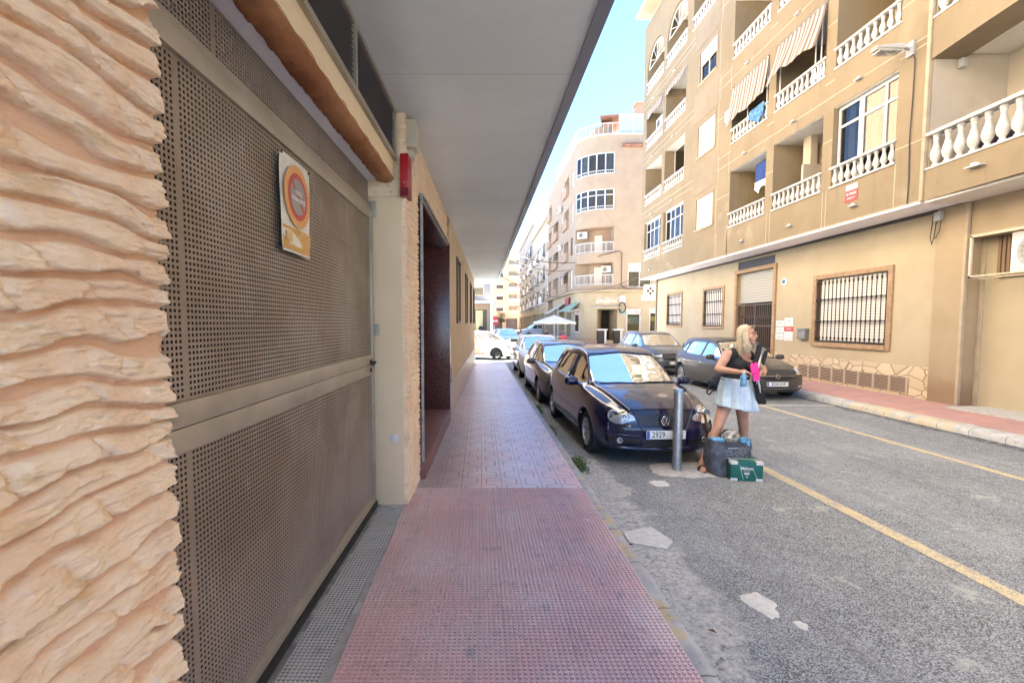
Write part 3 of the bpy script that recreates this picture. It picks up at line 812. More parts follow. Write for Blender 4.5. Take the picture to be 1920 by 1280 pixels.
for (y, z) in ((S0 + .015, SZ1 - .006), (S1 - .01, SZ1 - .008), (S0 + .015, SZ0 + .008)): mb.bbox(sx, sx + .012, y - .008, y + .008, z - .006, z + .006, .002)
lf(mb); part('fixing', mb, 'black', sg)

# alarm boxes and disc
al = thing('alarm_box', 'cream plastic siren box high on the stone strip under the overhang', 'alarm box', lp(-.70, 4.15, 3.25))
mb = MB(); mb.bbox(-.76, -.655, 4.02, 4.20, 3.235, 3.47, .014); lf(mb); part('housing', mb, 'cream_plastic', al, smooth=True)
mb = MB(); mb.bbox(-.76, -.69, 4.06, 4.18, 3.16, 3.232, .01); lf(mb); part('bracket', mb, 'cream_plastic', al, smooth=True)
rb = thing('fire_alarm_box', 'tall red metal box on the stone strip below the cream siren', 'alarm box', lp(-.70, 4.15, 2.83))
mb = MB(); mb.bbox(-.775, -.705, 3.90, 4.07, 2.86, 3.14, .006); lf(mb); part('cover', mb, 'red_box', rb, smooth=True)
mb = MB(); mb.prism([(-.775, 3.90), (-.705, 3.90), (-.705, 4.07), (-.775, 4.07)], 2.79, 2.857); lf(mb)
part('base_box', mb, flat('dark_red', (.22, .008, .015), .35), rb)
mb = MB(); mb.lathe([(.006, 0), (.004, .004), (0, .005)], 10, Matrix.Translation(lp(-.74, 3.899, 2.90)) @ Matrix.Rotation(R(90), 4, 'X')); part('screw', mb, 'chrome', rb)
mb = MB(); M0 = Matrix.Translation(lp(-.86, 3.954, .72)) @ Matrix.Rotation(R(90), 4, 'X')
mb.lathe([(.038, 0), (.038, .005), (.030, .009), (.006, .010), (.005, .008), (0, .008)], 28, M0); solo('wall_disc', mb, flat('matt_white', (.72, .70, .66), .95), 'round white plastic cap low on the yellow pilaster beside the gate', 'cap', smooth=True, loc=lp(-.86, 3.95, .72))

# doorway
DY0, DY1, DZ = 4.64, 7.55, 3.0
dr = MB()
dr.bbox(-1.75, -.70, DY1, DY1 + .10, .12, DZ, .004)      # far reveal
dr.bbox(-1.75, -.745, DY0 - .02, DY0 + .03, .12, DZ, .004)      # near reveal
dr.box(-1.75, -.735, DY0 + .03, DY1, DZ - .03, DZ + .003)
dr.box(-1.78, -1.75, DY0, DY1, .12, DZ)
lf(dr); part('doorway_lining', dr, 'granite', BL, 'polished dark red granite lining', smooth=True)
mb = MB(); mb.bbox(-1.75, -.69, DY0 + .0, DY1 + .02, .10, .30, .01); lf(mb); part('door_step', mb, 'granite_pink', BL, smooth=True)
mb = MB(); mb.box(-.724, -.70, DY0 + .005, DY0 + .035, .30, DZ + .02); mb.box(-.724, -.695, DY0 + .035, DY1 + .10, DZ + .005, DZ + .03); lf(mb); part('door_trim', mb, 'dirty_metal', BL)
dd = MB()
for (a, b_) in ((DY0 + .1, 5.55), (5.57, 6.5), (6.52, 7.5)):
    for (p, q, r, s) in ((a, a + .06, .3, 2.95), (b_ - .06, b_, .3, 2.95), (a, b_, .3, .42), (a, b_, 2.85, 2.95), (a, b_, 2.2, 2.27)): dd.box(-1.5, -1.46, p, q, r, s)
lf(dd); do_ = part('entrance_door', dd, 'brown_metal', BL)
mb = MB(); mb.box(-1.49, -1.48, DY0 + .1, 7.5, .3, 2.95); lf(mb); part('door_glass', mb, 'glass', do_)
mb = MB(); mb.tube([lp(-1.44, 5.45, 1.0), lp(-1.41, 5.45, 1.05), lp(-1.41, 5.45, 1.45), lp(-1.44, 5.45, 1.5)], .012); part('handle', mb, 'chrome', do_)
# long wall with small deep windows
wins = [(9.35, 10.15), (12.4, 13.2), (15.0, 15.8), (17.4, 18.2)]
WZ0, WZ1 = 1.78, 3.02
mb = MB(); wallgrid(mb, [(LX, 7.65), (LX, 19.0)], .12, 3.5, [(a - 7.65, b_ - 7.65, WZ0, WZ1, .22) for a, b_ in wins], mi=0, miback=1, flip=False)
mb.box(-9, LX, 18.99, 19.0, .05, 3.5, 0); lf(mb); part('wall', mb, ['left_wall', 'dark'], BL)
for a, b_ in wins:
    mb = MB()
    for (p, q, r, s) in ((a - .05, a, WZ0 - .05, WZ1 + .05), (b_, b_ + .05, WZ0 - .05, WZ1 + .05), (a, b_, WZ1, WZ1 + .05), (a, b_, WZ0 - .05, WZ0)): mb.box(LX - .2, LX + .028, p, q, r, s)
    for k in range(5): mb.box(LX - .06, LX - .045, a + .1 + k * .15, a + .12 + k * .15, WZ0, WZ1)
    lf(mb); wo = part('window', mb, 'brown_metal', BL)
    mb = MB(); mb.box(LX - .13, LX - .12, a, b_, WZ0, WZ1); lf(mb); part('pane', mb, 'glass', wo)
mb = MB(); mb.bbox(LX - .02, LX + .022, 7.66, 19.01, .12, .72, .004); lf(mb); part('dado', mb, 'dado', BL)
mb = MB(); mb.tube([lp(LX + .03, 7.8, .72), lp(LX + .03, 7.8, .98)], .012); mb.box(LX, LX + .07, 7.76, 7.85, .7, .76); lf(MB().box(0, 0, 0, 0, 0, 0)); part('pipe_stub', mb, 'steel', BL)
# ================================================================= RIGHT BUILDINGS
def m_facade():
    m = Mat('tan_stucco')
    c = m.mix(m.noise(.7, 5, .6).ss(.3, .7), (.25, .193, .12), (.21, .16, .097))
    c = m.mix(m.noise(2.2, 6, .7, stretch=(1, 1, .3)).ss(.5, .8) * .4, c, (.17, .125, .08)); c = m.mix(m.noise(3.5, 6, .75, stretch=(1, 1, .12)).ss(.54, .70) * .5, c, (.16, .12, .08))
    c = m.mix(m.noise(.5, 4).ss(.6, .7) * .3, c, (.42, .35, .25))
    m.col(c).set(rough=.92); m.bump(m.noise(45, 5, .65), .35, .006)
    return m.m
MT['facade'] = m_facade()
MT['facade_dark'] = m_stucco('tan_stucco_rough', (.26, .205, .14), (.22, .17, .11), .6, 40)
MT['ground_wall'] = m_stucco('cream_yellow_wall', (.42, .35, .24), (.38, .315, .21), .3, 35, dirt=.25, stain=(.38, .28, .18))
MT['pillar'] = m_stucco('ochre_pillar', (.37, .285, .185), (.32, .245, .155), .35, 50, dirt=.75, stain=(.17, .10, .05))
MT['inner_wall'] = m_stucco('inner_cream', (.44, .385, .31), (.39, .335, .265), .2, 40)
MT['inner_ceiling'] = flat('pale_ceiling', (.68, .66, .62), .9, var=.06, vs=1)
MT['groove'] = flat('pale_joint', (.38, .31, .22), .9, var=.1, vs=5)
MT['surround'] = flat('brown_surround', (.32, .21, .12), .8, var=.15, vs=8, bs=.3, bsc=50)
MT['shutter'] = flat('cream_shutter', (.66, .57, .43), .6, var=.05, vs=3)
MT['balus'] = flat('white_balustrade', (.48, .465, .44), .7, var=.12, vs=9, bs=.15, bsc=80)
def m_stripe(name, a, b, per, axis='y'):
    m = Mat(name); t = (getattr(m, axis) / per).fr()
    c = m.mix(t.gt(.5), tuple(a), tuple(b)); c = m.mix(m.noise(3, 4).ss(.4, .7) * .25, c, (.3, .24, .18)); m.col(c).set(rough=.9); m.bump(m.noise(12, 3), .3, .02); return m.m
MT['awning'] = m_stripe('striped_awning', (.42, .37, .31), (.17, .115, .085), .17)
MT['curtain'] = flat('pale_curtain', (.42, .41, .38), .9, var=.1, vs=3)
def m_slat(name, a, per, dark=.5, axis='z'):
    m = Mat(name); t = (getattr(m, axis) / per).fr(); c = m.mix(t.lt(.16), tuple(a), tuple(q * dark for q in a)); m.col(c).set(rough=.6)
    m.bump((t - .5).ab() * -1, .5, .01); return m.m
MT['roller'] = m_slat('roller_slats', (.36, .34, .29), .09)
MT['shutter_slat'] = m_slat('white_slats', (.72, .68, .62), .075, .6)
def m_crazy():
    m = Mat('crazy_stone'); e = m.vor(2.7, 'DISTANCE_TO_EDGE', stretch=(1, 1, 1.5)); w_ = m.noise(12, 3)
    cell = m.vor(2.7, out='col', stretch=(1, 1, 1.5))
    c = m.mix(cell, (.42, .335, .22), (.54, .44, .30)); c = m.mix((e + (w_ - .5) * .02).lt(.028), c, (.24, .17, .12))
    c = m.mix(m.noise(3, 5, .7).ss(.6, .75) * .3, c, (.42, .32, .22))
    m.col(c).set(rough=.85); m.bump(e.ss(0, .06), .5, .01); return m.m
MT['crazy'] = m_crazy()

FX = 8.58
BA = thing('apartment_building', 'long tan apartment building with rows of white balustrade balconies on the right of the street', 'building', (9.4, 17, 0))
FH = 2.81; Z0 = 5.05
# columns: name -> y range
COL = {'a': (22.2, 24.35), 'b': (19.75, 21.87), 'd': (14.1, 16.1), 'e': (11.8, 13.75), 'f': (9.73, 11.47)}
Y0w = 9.12
holes = []
for n in range(5):
    for c, (a, b_) in COL.items():
        zb = Z0 + FH * n; zt = zb + 1.88
        if c in 'ab' and n == 3: zt = zb + 2.12
        if c in 'ab' and n == 4: continue
        if c == 'b' and n == 4: continue
        holes.append((a - Y0w, b_ - Y0w, zb, zt, 1.35))
    if n == 3: holes.append((17.40 - Y0w, 19.22 - Y0w, Z0 + FH * 3, Z0 + FH * 3 + 1.88, 1.35))
    elif n < 3: holes.append((17.27 - Y0w, 18.55 - Y0w, 5.42 + FH * n, 6.60 + FH * n, .14))
mb = MB(); wallgrid(mb, [(FX, Y0w), (FX, 24.82)], 4.10, 16.85, holes, mi=0, miback=1, flip=True)
part('facade_wall', mb, ['facade', 'inner_wall'], BA)
# ceilings of the recesses are paler: thin panel under each opening top, and inner side doors
for h in holes:
    ceil = MB()
    if h[4] > 1: ceil.box(FX + .02, FX + 1.34, h[0] + Y0w + .006, h[1] + Y0w - .006, h[3] - .012, h[3] - .003); part('recess_ceiling', ceil, 'inner_ceiling', BA)
# volume: sides, roof
mb = MB(); mb.box(FX + .05, 24, 24.78, 24.815, 4.10, 16.85); mb.box(9.4, 24, 24.5, 24.78, .05, 4.12); mb.box(FX + .3, 24, -8, 24.8, 16.6, 16.7); mb.box(23.9, 24, -8, 24.8, .05, 16.7)
mb.box(FX - .02, FX + .25, 9.1, 24.84, 16.851, 16.93)
part('side_wall', mb, 'facade', BA)
mb = MB(); mb.box(FX + .001, 9.6, Y0w, 24.8, 4.06, 4.10); part('overhang_soffit', mb, 'soffit', BA)
mb = MB(); mb.box(9.36, 9.40, 9.0, 24.6, 4.02, 4.058); part('dark_cornice', mb, flat('dark_joint', (.06, .045, .035), .8), BA)
mb = MB(); mb.tube([(9.36, 24.6, 4.00), (9.36, 9.4, 4.0), (9.36, 9.0, 3.98)], .018); part('cable_run', mb, 'cable', BA)
# penthouse eave
mb = MB(); mb.bbox(FX - .35, 14, 23.6, 25.3, 17.75, 17.95, .02); mb.box(FX + .4, 14, 23.9, 24.9, 16.85, 17.75); part('penthouse_eave', mb, flat('pink_eave', (.48, .33, .25), .8), BA)
# arch spandrels
for c in 'ab':
    a, b_ = COL[c]; cy_ = (a + b_) / 2; hw = (b_ - a) / 2; zt = Z0 + FH * 3 + 2.12; spring = zt - hw * .98
    mb = MB(); n = 18
    for sgn in (-1, 1):
        arc = [(cy_ + sgn * hw * math.cos(t), spring + hw * .96 * math.sin(t)) for t in [PI / 2 * k / n for k in range(n + 1)]]
        for (p, q), (r, s) in zip(arc, arc[1:]):
            for x in (FX + .0, FX + .13): mb.raw([(x, p, q), (x, r, s), (x, r, zt), (x, p, zt)], [(0, 1, 2, 3)])
            mb.raw([(FX, p, q), (FX, r, s), (FX + .13, r, s), (FX + .13, p, q)], [(0, 1, 2, 3)])
    part('arch', mb, 'facade', BA)
    mb = MB()
    pts = [(FX + .07, cy_ + hw * .93 * math.cos(t), spring + hw * .9 * math.sin(t)) for t in np.linspace(.15, PI - .15, 20)]
    mb.tube(pts, .02, 6); mb.tube([(FX + .07, cy_ - hw * .95, spring + .1), (FX + .07, cy_ + hw * .95, spring + .1)], .02, 6)
    for k in range(5): t = PI * (k + 1) / 6; mb.tube([(FX + .07, cy_, spring + .1), (FX + .07, cy_ + hw * .9 * math.cos(t), spring + hw * .9 * math.sin(t))], .013, 5)
    part('fanlight_grille', mb, 'white', BA)
# pale joints
jt = MB()
def hj(y0, y1, z): jt.box(FX - .004, FX + .01, y0, y1, z - .014, z + .014)
def vj(y, z0, z1): jt.box(FX - .0045, FX + .01, y - .013, y + .013, z0, z1)
for n in range(4):
    hj(9.13, 24.8, Z0 + FH * n - .95 + (.95 - .62)) if n else None
    for y in (16.9, 16.2): vj(y, 4.1 + FH * n, 4.1 + FH * n + .85)
for y in (9.70, 11.6, 13.82, 13.98, 16.2, 11.72): vj(y, 4.105, 5.0)
for z in (5.3, 7.1, 8.1, 9.9, 10.9): hj(9.14, 9.72, z)
for z in (6.2, 7.62, 9.0, 10.4): hj(11.48, 11.79, z); hj(13.76, 14.09, z); hj(16.12, 17.0, z)
for z in (7.5, 10.3, 13.1): hj(16.9, 24.8, z)
hj(9.13, 24.8, 4.118); vj(17.0, 4.1, 14)
part('pale_joint', jt, 'groove', BA)
mb = MB(); mb.bbox(FX - .03, FX + .05, 9.055, 9.125, 4.10, 16.5, .01); part('corner_strip', mb, 'groove', BA, smooth=True)
for n in range(4): mb = MB(); zt = 5.30 + FH * n; mb.box(FX - .012, FX, 17.02, 18.95, zt + 1.52, zt + 2.62); part('rough_panel', mb, 'facade_dark', BA)

# balusters
def baluster_mb(h, r, n=10):
    p = [(.62, 0), (.62, .07), (.40, .10), (.44, .14), (.78, .22), (.98, .34), (.92, .44), (.62, .60), (.44, .72), (.40, .80), (.55, .84), (.42, .88), (.62, .92), (.62, 1.0)]
    m = MB(); m.lathe([(a * r, b_ * h) for a, b_ in p], n); return m
me_small = None
def balustrade(bld, x, y0, y1, z, h, pitch=.205, r=.066, kids=True, stuff=None, lab=None):
    rl = MB(); rl.bbox(x - .045, x + .10, y0 - .03, y1 + .03, z + h - .055, z + h, .012); rl.bbox(x - .035, x + .10, y0 - .02, y1 + .02, z - .035, z + .012, .008)
    o = part('balustrade', rl, 'balus', bld, lab, smooth=True)
    n = max(2, int(round((y1 - y0) / pitch))); hb = h - .067
    for k in range(n):
        y = y0 + (k + .5) * (y1 - y0) / n
        if kids: yield_b(o, x + .03, y, z + .012, hb, r, bld)
        else:
            m = baluster_mb(hb, r, 8); stuff.raw([(p[0] + x + .03, p[1] + y, p[2] + z + .012) for p in m.v], m.f)
    return o
_bm = {}
def yield_b(par, x, y, z, h, r, bld):
    key = (round(h, 3), round(r, 3))
    if key not in _bm:
        m = baluster_mb(h, r, 14 if h > .5 else 10); o = part('baluster', m, 'balus', None, smooth=60); _bm[key] = o; first = True
    else: o = _bm[key].copy(); link(o); first = False
    o.parent = par; L = ROOTS[par.name].inverted() @ Vector((x, y, z)); o.location = L
stf = MB()
near = [('f', 0), ('e', 0), ('d', 0), ('f', 1), ('e', 1), ('d', 1), ('e', 2), ('d', 2), ('d', 3), ('f', 2), ('e', 3)]
for n in range(4):
    for c, (a, b_) in COL.items():
        k = (c, n) in near[:9]
        balustrade(BA, FX, a, b_, Z0 + FH * n, .47, .2 if c in 'def' else .23, .066, k, stf)
balustrade(BA, FX, 17.40, 19.22, Z0 + FH * 3, .47, .22, .066, False, stf)
part('balusters', stf, 'balus', BA, smooth=60, kind='stuff')
# drain outlets
mb = MB(); dm = []
for n in range(4):
    for c, (a, b_) in COL.items():
        y = (a + b_) / 2 + .1; z = 4.42 + FH * n
        q = MB(); q.bbox(FX - .10, FX, y - .085, y + .085, z - .018, z + .012, .01); q.lathe([(.05, 0), (.045, .03), (.02, .045), (0, .047)], 12, Matrix.Translation((FX - .04, y, z + .012)))
        part('drain_outlet', q, 'balus', BA, smooth=True)
# glazed frames
def win_frame(bld, x, y0, y1, z0, z1, mull=(), trans=(), t=.05, d=.06, mat='pvc', gl='glass', lab=None, nm='window'):
    mb = MB(); mb.box(x, x + d, y0, y0 + t, z0, z1); mb.box(x, x + d, y1 - t, y1, z0, z1); mb.box(x, x + d, y0 + t, y1 - t, z1 - t, z1); mb.box(x, x + d, y0 + t, y1 - t, z0, z0 + t)
    for m_ in mull: mb.box(x + .004, x + d - .004, m_ - t / 2, m_ + t / 2, z0 + t, z1 - t)
    for t_ in trans: mb.box(x + .008, x + d - .008, y0 + t, y1 - t, t_ - t / 2, t_ + t / 2)
    o = part(nm, mb, mat, bld, lab); g_ = MB(); g_.box(x + d * .45, x + d * .55, y0 + t, y1 - t, z0 + t, z1 - t); part('pane', g_, gl, o)
    if nm == 'window' and x < 8.9: q_ = MB(); [q_.box(x + d + .05 + .02 * (k % 2), x + d + .06 + .02 * (k % 2), y0 + t + (y1 - y0) * k * .125, y0 + t + (y1 - y0) * (k * .125 + .11), z0 + t, z1 - t) for k in (0, 1, 3, 4, 6)]; part('curtain', q_, 'curtain', o)
    return o
win_frame(BA, FX + .12, 9.76, 11.45, 5.06, 6.90, (10.15, 10.75, 10.82), (6.45,), .055)
win_frame(BA, FX + .12, 19.78, 21.85, 5.06, 6.90, (20.3, 20.85, 21.3), (6.45,), .05)
win_frame(BA, FX + .12, 22.22, 24.33, 5.06, 6.90, (22.7, 23.3, 23.8), (6.45,), .05)
win_frame(BA, FX + .45, 19.78, 21.85, 7.87, 9.72, (20.8,), (), .04)
win_frame(BA, FX + .25, 14.12, 16.08, 13.5, 15.3, (14.8, 15.4), (14.9,), .05)
# shuttered bedroom windows (column c)
for n in range(3):
    z0 = 5.42 + FH * n; z1 = 6.60 + FH * n; y0, y1 = 17.27, 18.55
    mb = MB(); mb.bbox(FX - .05, FX + .06, y0 - .08, y1 + .08, z0 - .07, z0 - .004, .008); part('window_sill', mb, 'groove', BA, smooth=True)
    mb = MB(); mb.box(FX - .012, FX, y0 - .10, y0 - .003, z0, z1 + .09); mb.box(FX - .012, FX, y1 + .003, y1 + .10, z0, z1 + .09); mb.box(FX - .012, FX, y0 - .003, y1 + .003, z1 + .003, z1 + .09); part('window_surround', mb, 'facade_dark', BA)
    o = win_frame(BA, FX + .04, y0 + .004, y1 - .004, z0 + .004, z1 - .004, ((y0 + y1) / 2,), (), .045)
    sh = MB(); zl = z0 + .62 if n == 2 else z0 + .03
    sh.bbox(FX + .015, FX + .035, y0 + .03, y1 - .03, zl, z1 - .01, .004); part('roller_shutter', sh, m_slat('cream_slats', (.66, .57, .44), .05, .8), o)
# interiors: doors at the back of balconies
def backdoor(bld, y0, y1, z0, z1, x=FX + 1.29):
    win_frame(bld, x - .07, y0, y1, z0 - .6, z1, ((y0 + y1) / 2,), (), .06, .05, nm='balcony_door')
for (c, n) in [('e', 0), ('f', 1), ('d', 0), ('e', 1), ('d', 1), ('a', 0), ('b', 1), ('a', 1), ('b', 2), ('e', 2), ('a', 2), ('d', 2)]:
    a, b_ = COL[c]; backdoor(BA, a + .25 * (b_ - a), a + .7 * (b_ - a), Z0 + FH * n + .6, Z0 + FH * n + 1.6)
mb = MB(); mb.bbox(FX + .55, FX + .75, 13.0, 13.3, 5.06, 6.92, .01); mb.bbox(FX + .3, FX + 1.3, 12.9, 12.98, 5.06, 6.1, .005); part('inner_partition', mb, 'inner_wall', BA)
mb = MB(); mb.box(FX + .9, FX + 1.33, 10.95, 11.05, 8.7, 8.76); part('wall_shelf', mb, flat('pale_wood', (.5, .38, .18), .6), BA)
# striped awnings on the second and third floor balconies
def awning(y0, y1, z1, drop, out, seed, lab, mat='awning', x=FX - .03):
    n, m_ = 40, 14; Gs = np.zeros((n, m_, 3))
    for i in range(n):
        for j in range(m_):
            u = i / (n - 1); v = j / (m_ - 1); wv = math.sin(u * 34 + seed) * .018 * v + math.sin(u * 11 + seed) * .03 * v
            sag = (fbm(u * 3 + seed, seed * 2.0, 3) - .5) * .35
            Gs[i, j] = (x - out * v ** 1.3 + wv, y0 + u * (y1 - y0), z1 - (drop + sag * drop) * v)
    mb = MB(); mb.grid(Gs); o = part('awning', mb, mat, BA, lab, smooth='all')
    md = o.modifiers.new('thickness', 'SOLIDIFY'); md.thickness = .006
    return o
awning(14.12, 16.08, 9.66, 1.15, .18, 1, 'brown and cream striped awning')
awning(11.82, 13.74, 9.66, 1.0, .30, 2, 'brown and cream striped awning')
awning(19.78, 21.85, 12.46, .30, .05, 4, 'short scalloped awning')
awning(22.2, 24.3, 12.46, .35, .05, 5, 'short scalloped awning')
awning(14.15, 16.05, 15.3, .45, .1, 6, 'striped awning'); awning(11.85, 13.7, 12.5, .25, .05, 7, 'striped awning')
for (y, z) in ((14.2, 7.9), (15.2, 7.9), (12.0, 7.9), (12.2, 7.9), (13.6, 7.9)):
    mb = MB(); mb.tube([(FX + .02, y, z), (FX + .02, y, z + 1.75)], .015, 6); part('awning_rod', mb, 'white', BA)
# things on balconies
def ac(name_lab, x, y, z, rz=0, w=.8, h=.55, d=.28, cat='air conditioner', grp='outdoor air conditioning units'):
    t = thing('air_conditioner', name_lab, cat, (x, y, z), rz, grp)
    mb = MB(); mb.bbox(-d / 2, d / 2, -w / 2, w / 2, 0, h, .012); part('casing', mb, 'cream_plastic' if w < .79 else flat('ac_casing', (.62, .60, .54), .45), t, smooth=True, world=False)
    M0 = Matrix.Translation((-d / 2 - .001, w * .12, h * .5)) @ Matrix.Rotation(R(-90), 4, 'Y')
    mb = MB(); mb.lathe([(h * .40, 0), (h * .42, .006), (h * .38, .012), (h * .36, .004), (0, .003)], 28, M0); part('fan_shroud', mb, 'grey_plastic', t, smooth=True, world=False)
    mb = MB()
    for k in range(1, 6): 
        r = h * .36 * k / 6; mb.tube([M0 @ Vector((r * math.cos(a), r * math.sin(a), .012)) for a in np.linspace(0, 2 * PI, 25)], .0025, 4, cap=False)
    for k in range(8): a = PI * k / 8; mb.tube([M0 @ Vector((h * .37 * math.cos(a), h * .37 * math.sin(a), .012)), M0 @ Vector((-h * .37 * math.cos(a), -h * .37 * math.sin(a), .012))], .0025, 4)
    part('fan_grille', mb, 'black', t, world=False)
    return t
ac('small grey outdoor unit on the balcony under the leftmost short awning of the tan building', FX + .35, 23.2, 11.3)
mb = MB(); n = 24; Gs = np.zeros((n, 10, 3))
for i in range(n):
    for j in range(10):
        u = i / (n - 1); v = j / 9; Gs[i, j] = (FX - .07 - .03 * math.sin(u * 13) * v - .02 * v, 14.2 + u * .75, 8.40 - v * (.38 + .12 * math.sin(u * 5)))
mb.grid(Gs)
tow = flat('blue_towel', (.07, .19, .42), .9, var=.5, vs=9); solo('blue_towel', mb, tow, 'patterned blue towel hanging over the balustrade under a striped awning', 'towel', smooth='all', loc=(FX, 14.6, 8.3)).modifiers.new('t', 'SOLIDIFY').thickness = .012
mb = MB(); Gs = np.zeros((20, 10, 3))
for i in range(20):
    for j in range(10):
        u = i / 19; v = j / 9; Gs[i, j] = (FX + .30 + .02 * math.sin(u * 16) * (v + .3), 14.12 + u * 1.0, 6.86 - v * .58 - .04 * u)
mb.grid(Gs); solo('navy_cloth', mb, flat('navy_cloth', (.02, .05, .19), .9), 'dark blue cloth hanging in the top of the lowest balcony beside the shuttered windows', 'cloth', smooth='all', loc=(FX + .3, 14.6, 6.6)).modifiers.new('t', 'SOLIDIFY').thickness = .008
mb = MB(); Gs = np.zeros((20, 10, 3))
for i in range(20):
    for j in range(10):
        u = i / 19; v = j / 9; Gs[i, j] = (FX + .26 + .04 * math.sin(u * 14 + v * 2) * v, 14.15 + u * .95, 6.24 - v * (.2 + .18 * math.sin(u * 6) ** 2))
mb.grid(Gs); solo('white_laundry', mb, flat('white_laundry', (.6, .58, .55), .9), 'white laundry hanging just below the dark blue cloth on the lowest balcony', 'laundry', smooth='all', loc=(FX + .3, 14.6, 6.1)).modifiers.new('t', 'SOLIDIFY').thickness = .008
# small signs on the facade
def plaque(nm, lab, cat, x, y0, y1, z0, z1, mats, txt=(), grp=None):
    t = thing(nm, lab, cat, (x, (y0 + y1) / 2, z0), 0, grp)
    mb = MB(); mb.bbox(x - .015, x, y0, y1, z0, z1, .003); part('board', mb, mats, t, smooth=True)
    for (s, size, yy_, zz_, mt) in txt:
        q = MB(); text_mb(q, s, size, frame_mat((x - .0165, yy_, zz_), (0, -1, 0), (0, 0, 1)), .0006, bold=size * .02); part('lettering', q, mt, t)
    return t
redt = flat('red_letter', (.5, .05, .05), .5); grt = flat('grey_letter', (.2, .2, .22), .5)
t = plaque('for_sale_sign', 'red and white notice on the parapet under the glazed balcony', 'sign', FX, 10.62, 10.98, 4.55, 4.80, redt, (('SE VENDE', .065, 10.8, 4.72, 'white'), ('618 20 41', .055, 10.8, 4.62, 'white')))
mb = MB(); mb.box(FX - .013, FX, 10.64, 10.96, 4.81, 4.93); part('white_header', mb, 'white', t)
plaque('notice_plate', 'small pale notice on the pillar left of the striped awning balcony', 'sign', FX, 16.25, 16.55, 8.75, 9.1, 'white')

# ---------------- ground floor of the tan building
WX = 9.40
gh = [(10.62 - 8.95, 12.88 - 8.95, 1.22, 2.94, .14), (14.78 - 8.95, 16.88 - 8.95, .12, 3.52, .30), (14.78 - 8.95, 16.88 - 8.95, 3.66, 3.94, .25), (17.85 - 8.95, 19.35 - 8.95, 1.62, 3.10, .14), (21.52 - 8.95, 23.12 - 8.95, 1.66, 3.13, .14)]
mb = MB(); wallgrid(mb, [(WX, 8.95), (WX, 24.6)], .05, 4.06, gh, mi=0, miback=1, flip=True)
mb.box(WX, 24, 24.58, 24.62, .05, 4.06)
part('ground_wall', mb, ['ground_wall', 'dark'], BA)
mb = MB(); mb.bbox(WX - .07, WX + .28, 8.93, 9.52, .05, 4.04, .01); part('pillar', mb, 'pillar', BA, smooth=True)
mb = MB(); mb.bbox(WX - .085, WX - .02, 8.90, 8.955, .05, 4.04, .01); part('pillar_edge', mb, 'groove', BA, smooth=True)
mb = MB(); mb.bbox(WX - .03, WX + .02, 9.53, 14.6, .05, .80, .006); mb.bbox(WX - .03, WX + .02, 17.0, 24.6, .05, .62, .006); part('stone_dado', mb, 'crazy', BA, smooth=True)
def surround(y0, y1, z0, z1, t, d=.045, nm='window_surround'):
    mb = MB(); x0, x1 = WX - d, WX + .05
    mb.bbox(x0, x1, y0 - t, y0, z0 - t, z1 + t, .006); mb.bbox(x0, x1, y1, y1 + t, z0 - t, z1 + t, .006); mb.bbox(x0 + .003, x1, y0 + .002, y1 - .002, z1, z1 + t, .006)
    if z0 > .5: mb.bbox(x0 - .02, x1, y0 + .002, y1 - .002, z0 - t, z0, .006)
    return part(nm, mb, 'surround', BA, smooth=True)
def grille(y0, y1, z0, z1, n, sur):
    x = WX - .02; mb = MB()
    for k in range(n):
        y = y0 + .04 + (y1 - y0 - .08) * k / (n - 1); mb.tube([(x, y, z0 + .03), (x, y, z1 - .03)], .011, 6)
        for zc in (z0 + .33 * (z1 - z0), z0 + .67 * (z1 - z0), z0 + .12, z1 - .12): mb.lathe([(.012, -.04), (.024, -.015), (.024, .015), (.012, .04)], 6, Matrix.Translation((x, y, zc)))
    for zc in (z0 + .33 * (z1 - z0), z0 + .67 * (z1 - z0)): mb.box(x - .01, x + .01, y0, y1, zc - .012, zc + .012)
    mb.box(x - .01, x + .01, y0, y1, z0 + .03, z0 + .05); part('window_grille', mb, 'iron', sur, 'dark vertical iron bars')
    mb = MB(); mb.box(WX + .02, WX + .05, y0 + .01, y0 + .05, z0 + .01, z1 - .01); mb.box(WX + .02, WX + .05, y1 - .05, y1 - .01, z0 + .01, z1 - .01); mb.box(WX + .02, WX + .05, y0 + .01, y1 - .01, z0 + .01, z0 + .05); part('window_frame', mb, 'brown_metal', sur)
    mb = MB(); mb.bbox(WX + .06, WX + .08, y0 + .05, y1 - .05, z0 + .05, z1 - .01, .003); part('roller_shutter', mb, 'shutter_slat', sur)
s_ = surround(10.62, 12.88, 1.22, 2.94, .12); grille(10.62, 12.88, 1.22, 2.94, 17, s_)
s_ = surround(17.85, 19.35, 1.62, 3.10, .10); grille(17.85, 19.35, 1.62, 3.10, 11, s_)
s_ = surround(21.52, 23.12, 1.66, 3.13, .10); grille(21.52, 23.12, 1.66, 3.13, 11, s_)
ds = surround(14.78, 16.88, .12, 3.52, .13, .05, 'door_surround')
mb = MB(); mb.bbox(WX + .10, WX + .16, 14.79, 16.87, 2.45, 3.51, .004); part('roller_shutter', mb, 'roller', ds)
mb = MB()
for k in range(19):
    y = 14.86 + 1.94 * k / 18; mb.tube([(WX + .06, y, .16), (WX + .06, y, 2.38)], .011, 6)
    if k < 18: mb.tube([(WX + .05, y, 1.9), (WX + .05, y + .108, 2.1)], .007, 5); mb.tube([(WX + .05, y + .108, .5), (WX + .05, y, .3)], .007, 5)
for z in (.16, .9, 1.65, 2.38): mb.box(WX + .045, WX + .075, 14.79, 16.87, z - .02, z + .02)
for y in (14.8, 15.82, 16.83): mb.box(WX + .04, WX + .08, y - .02, y + .03, .12, 2.4)
part('folding_gate', mb, 'brown_metal', ds)
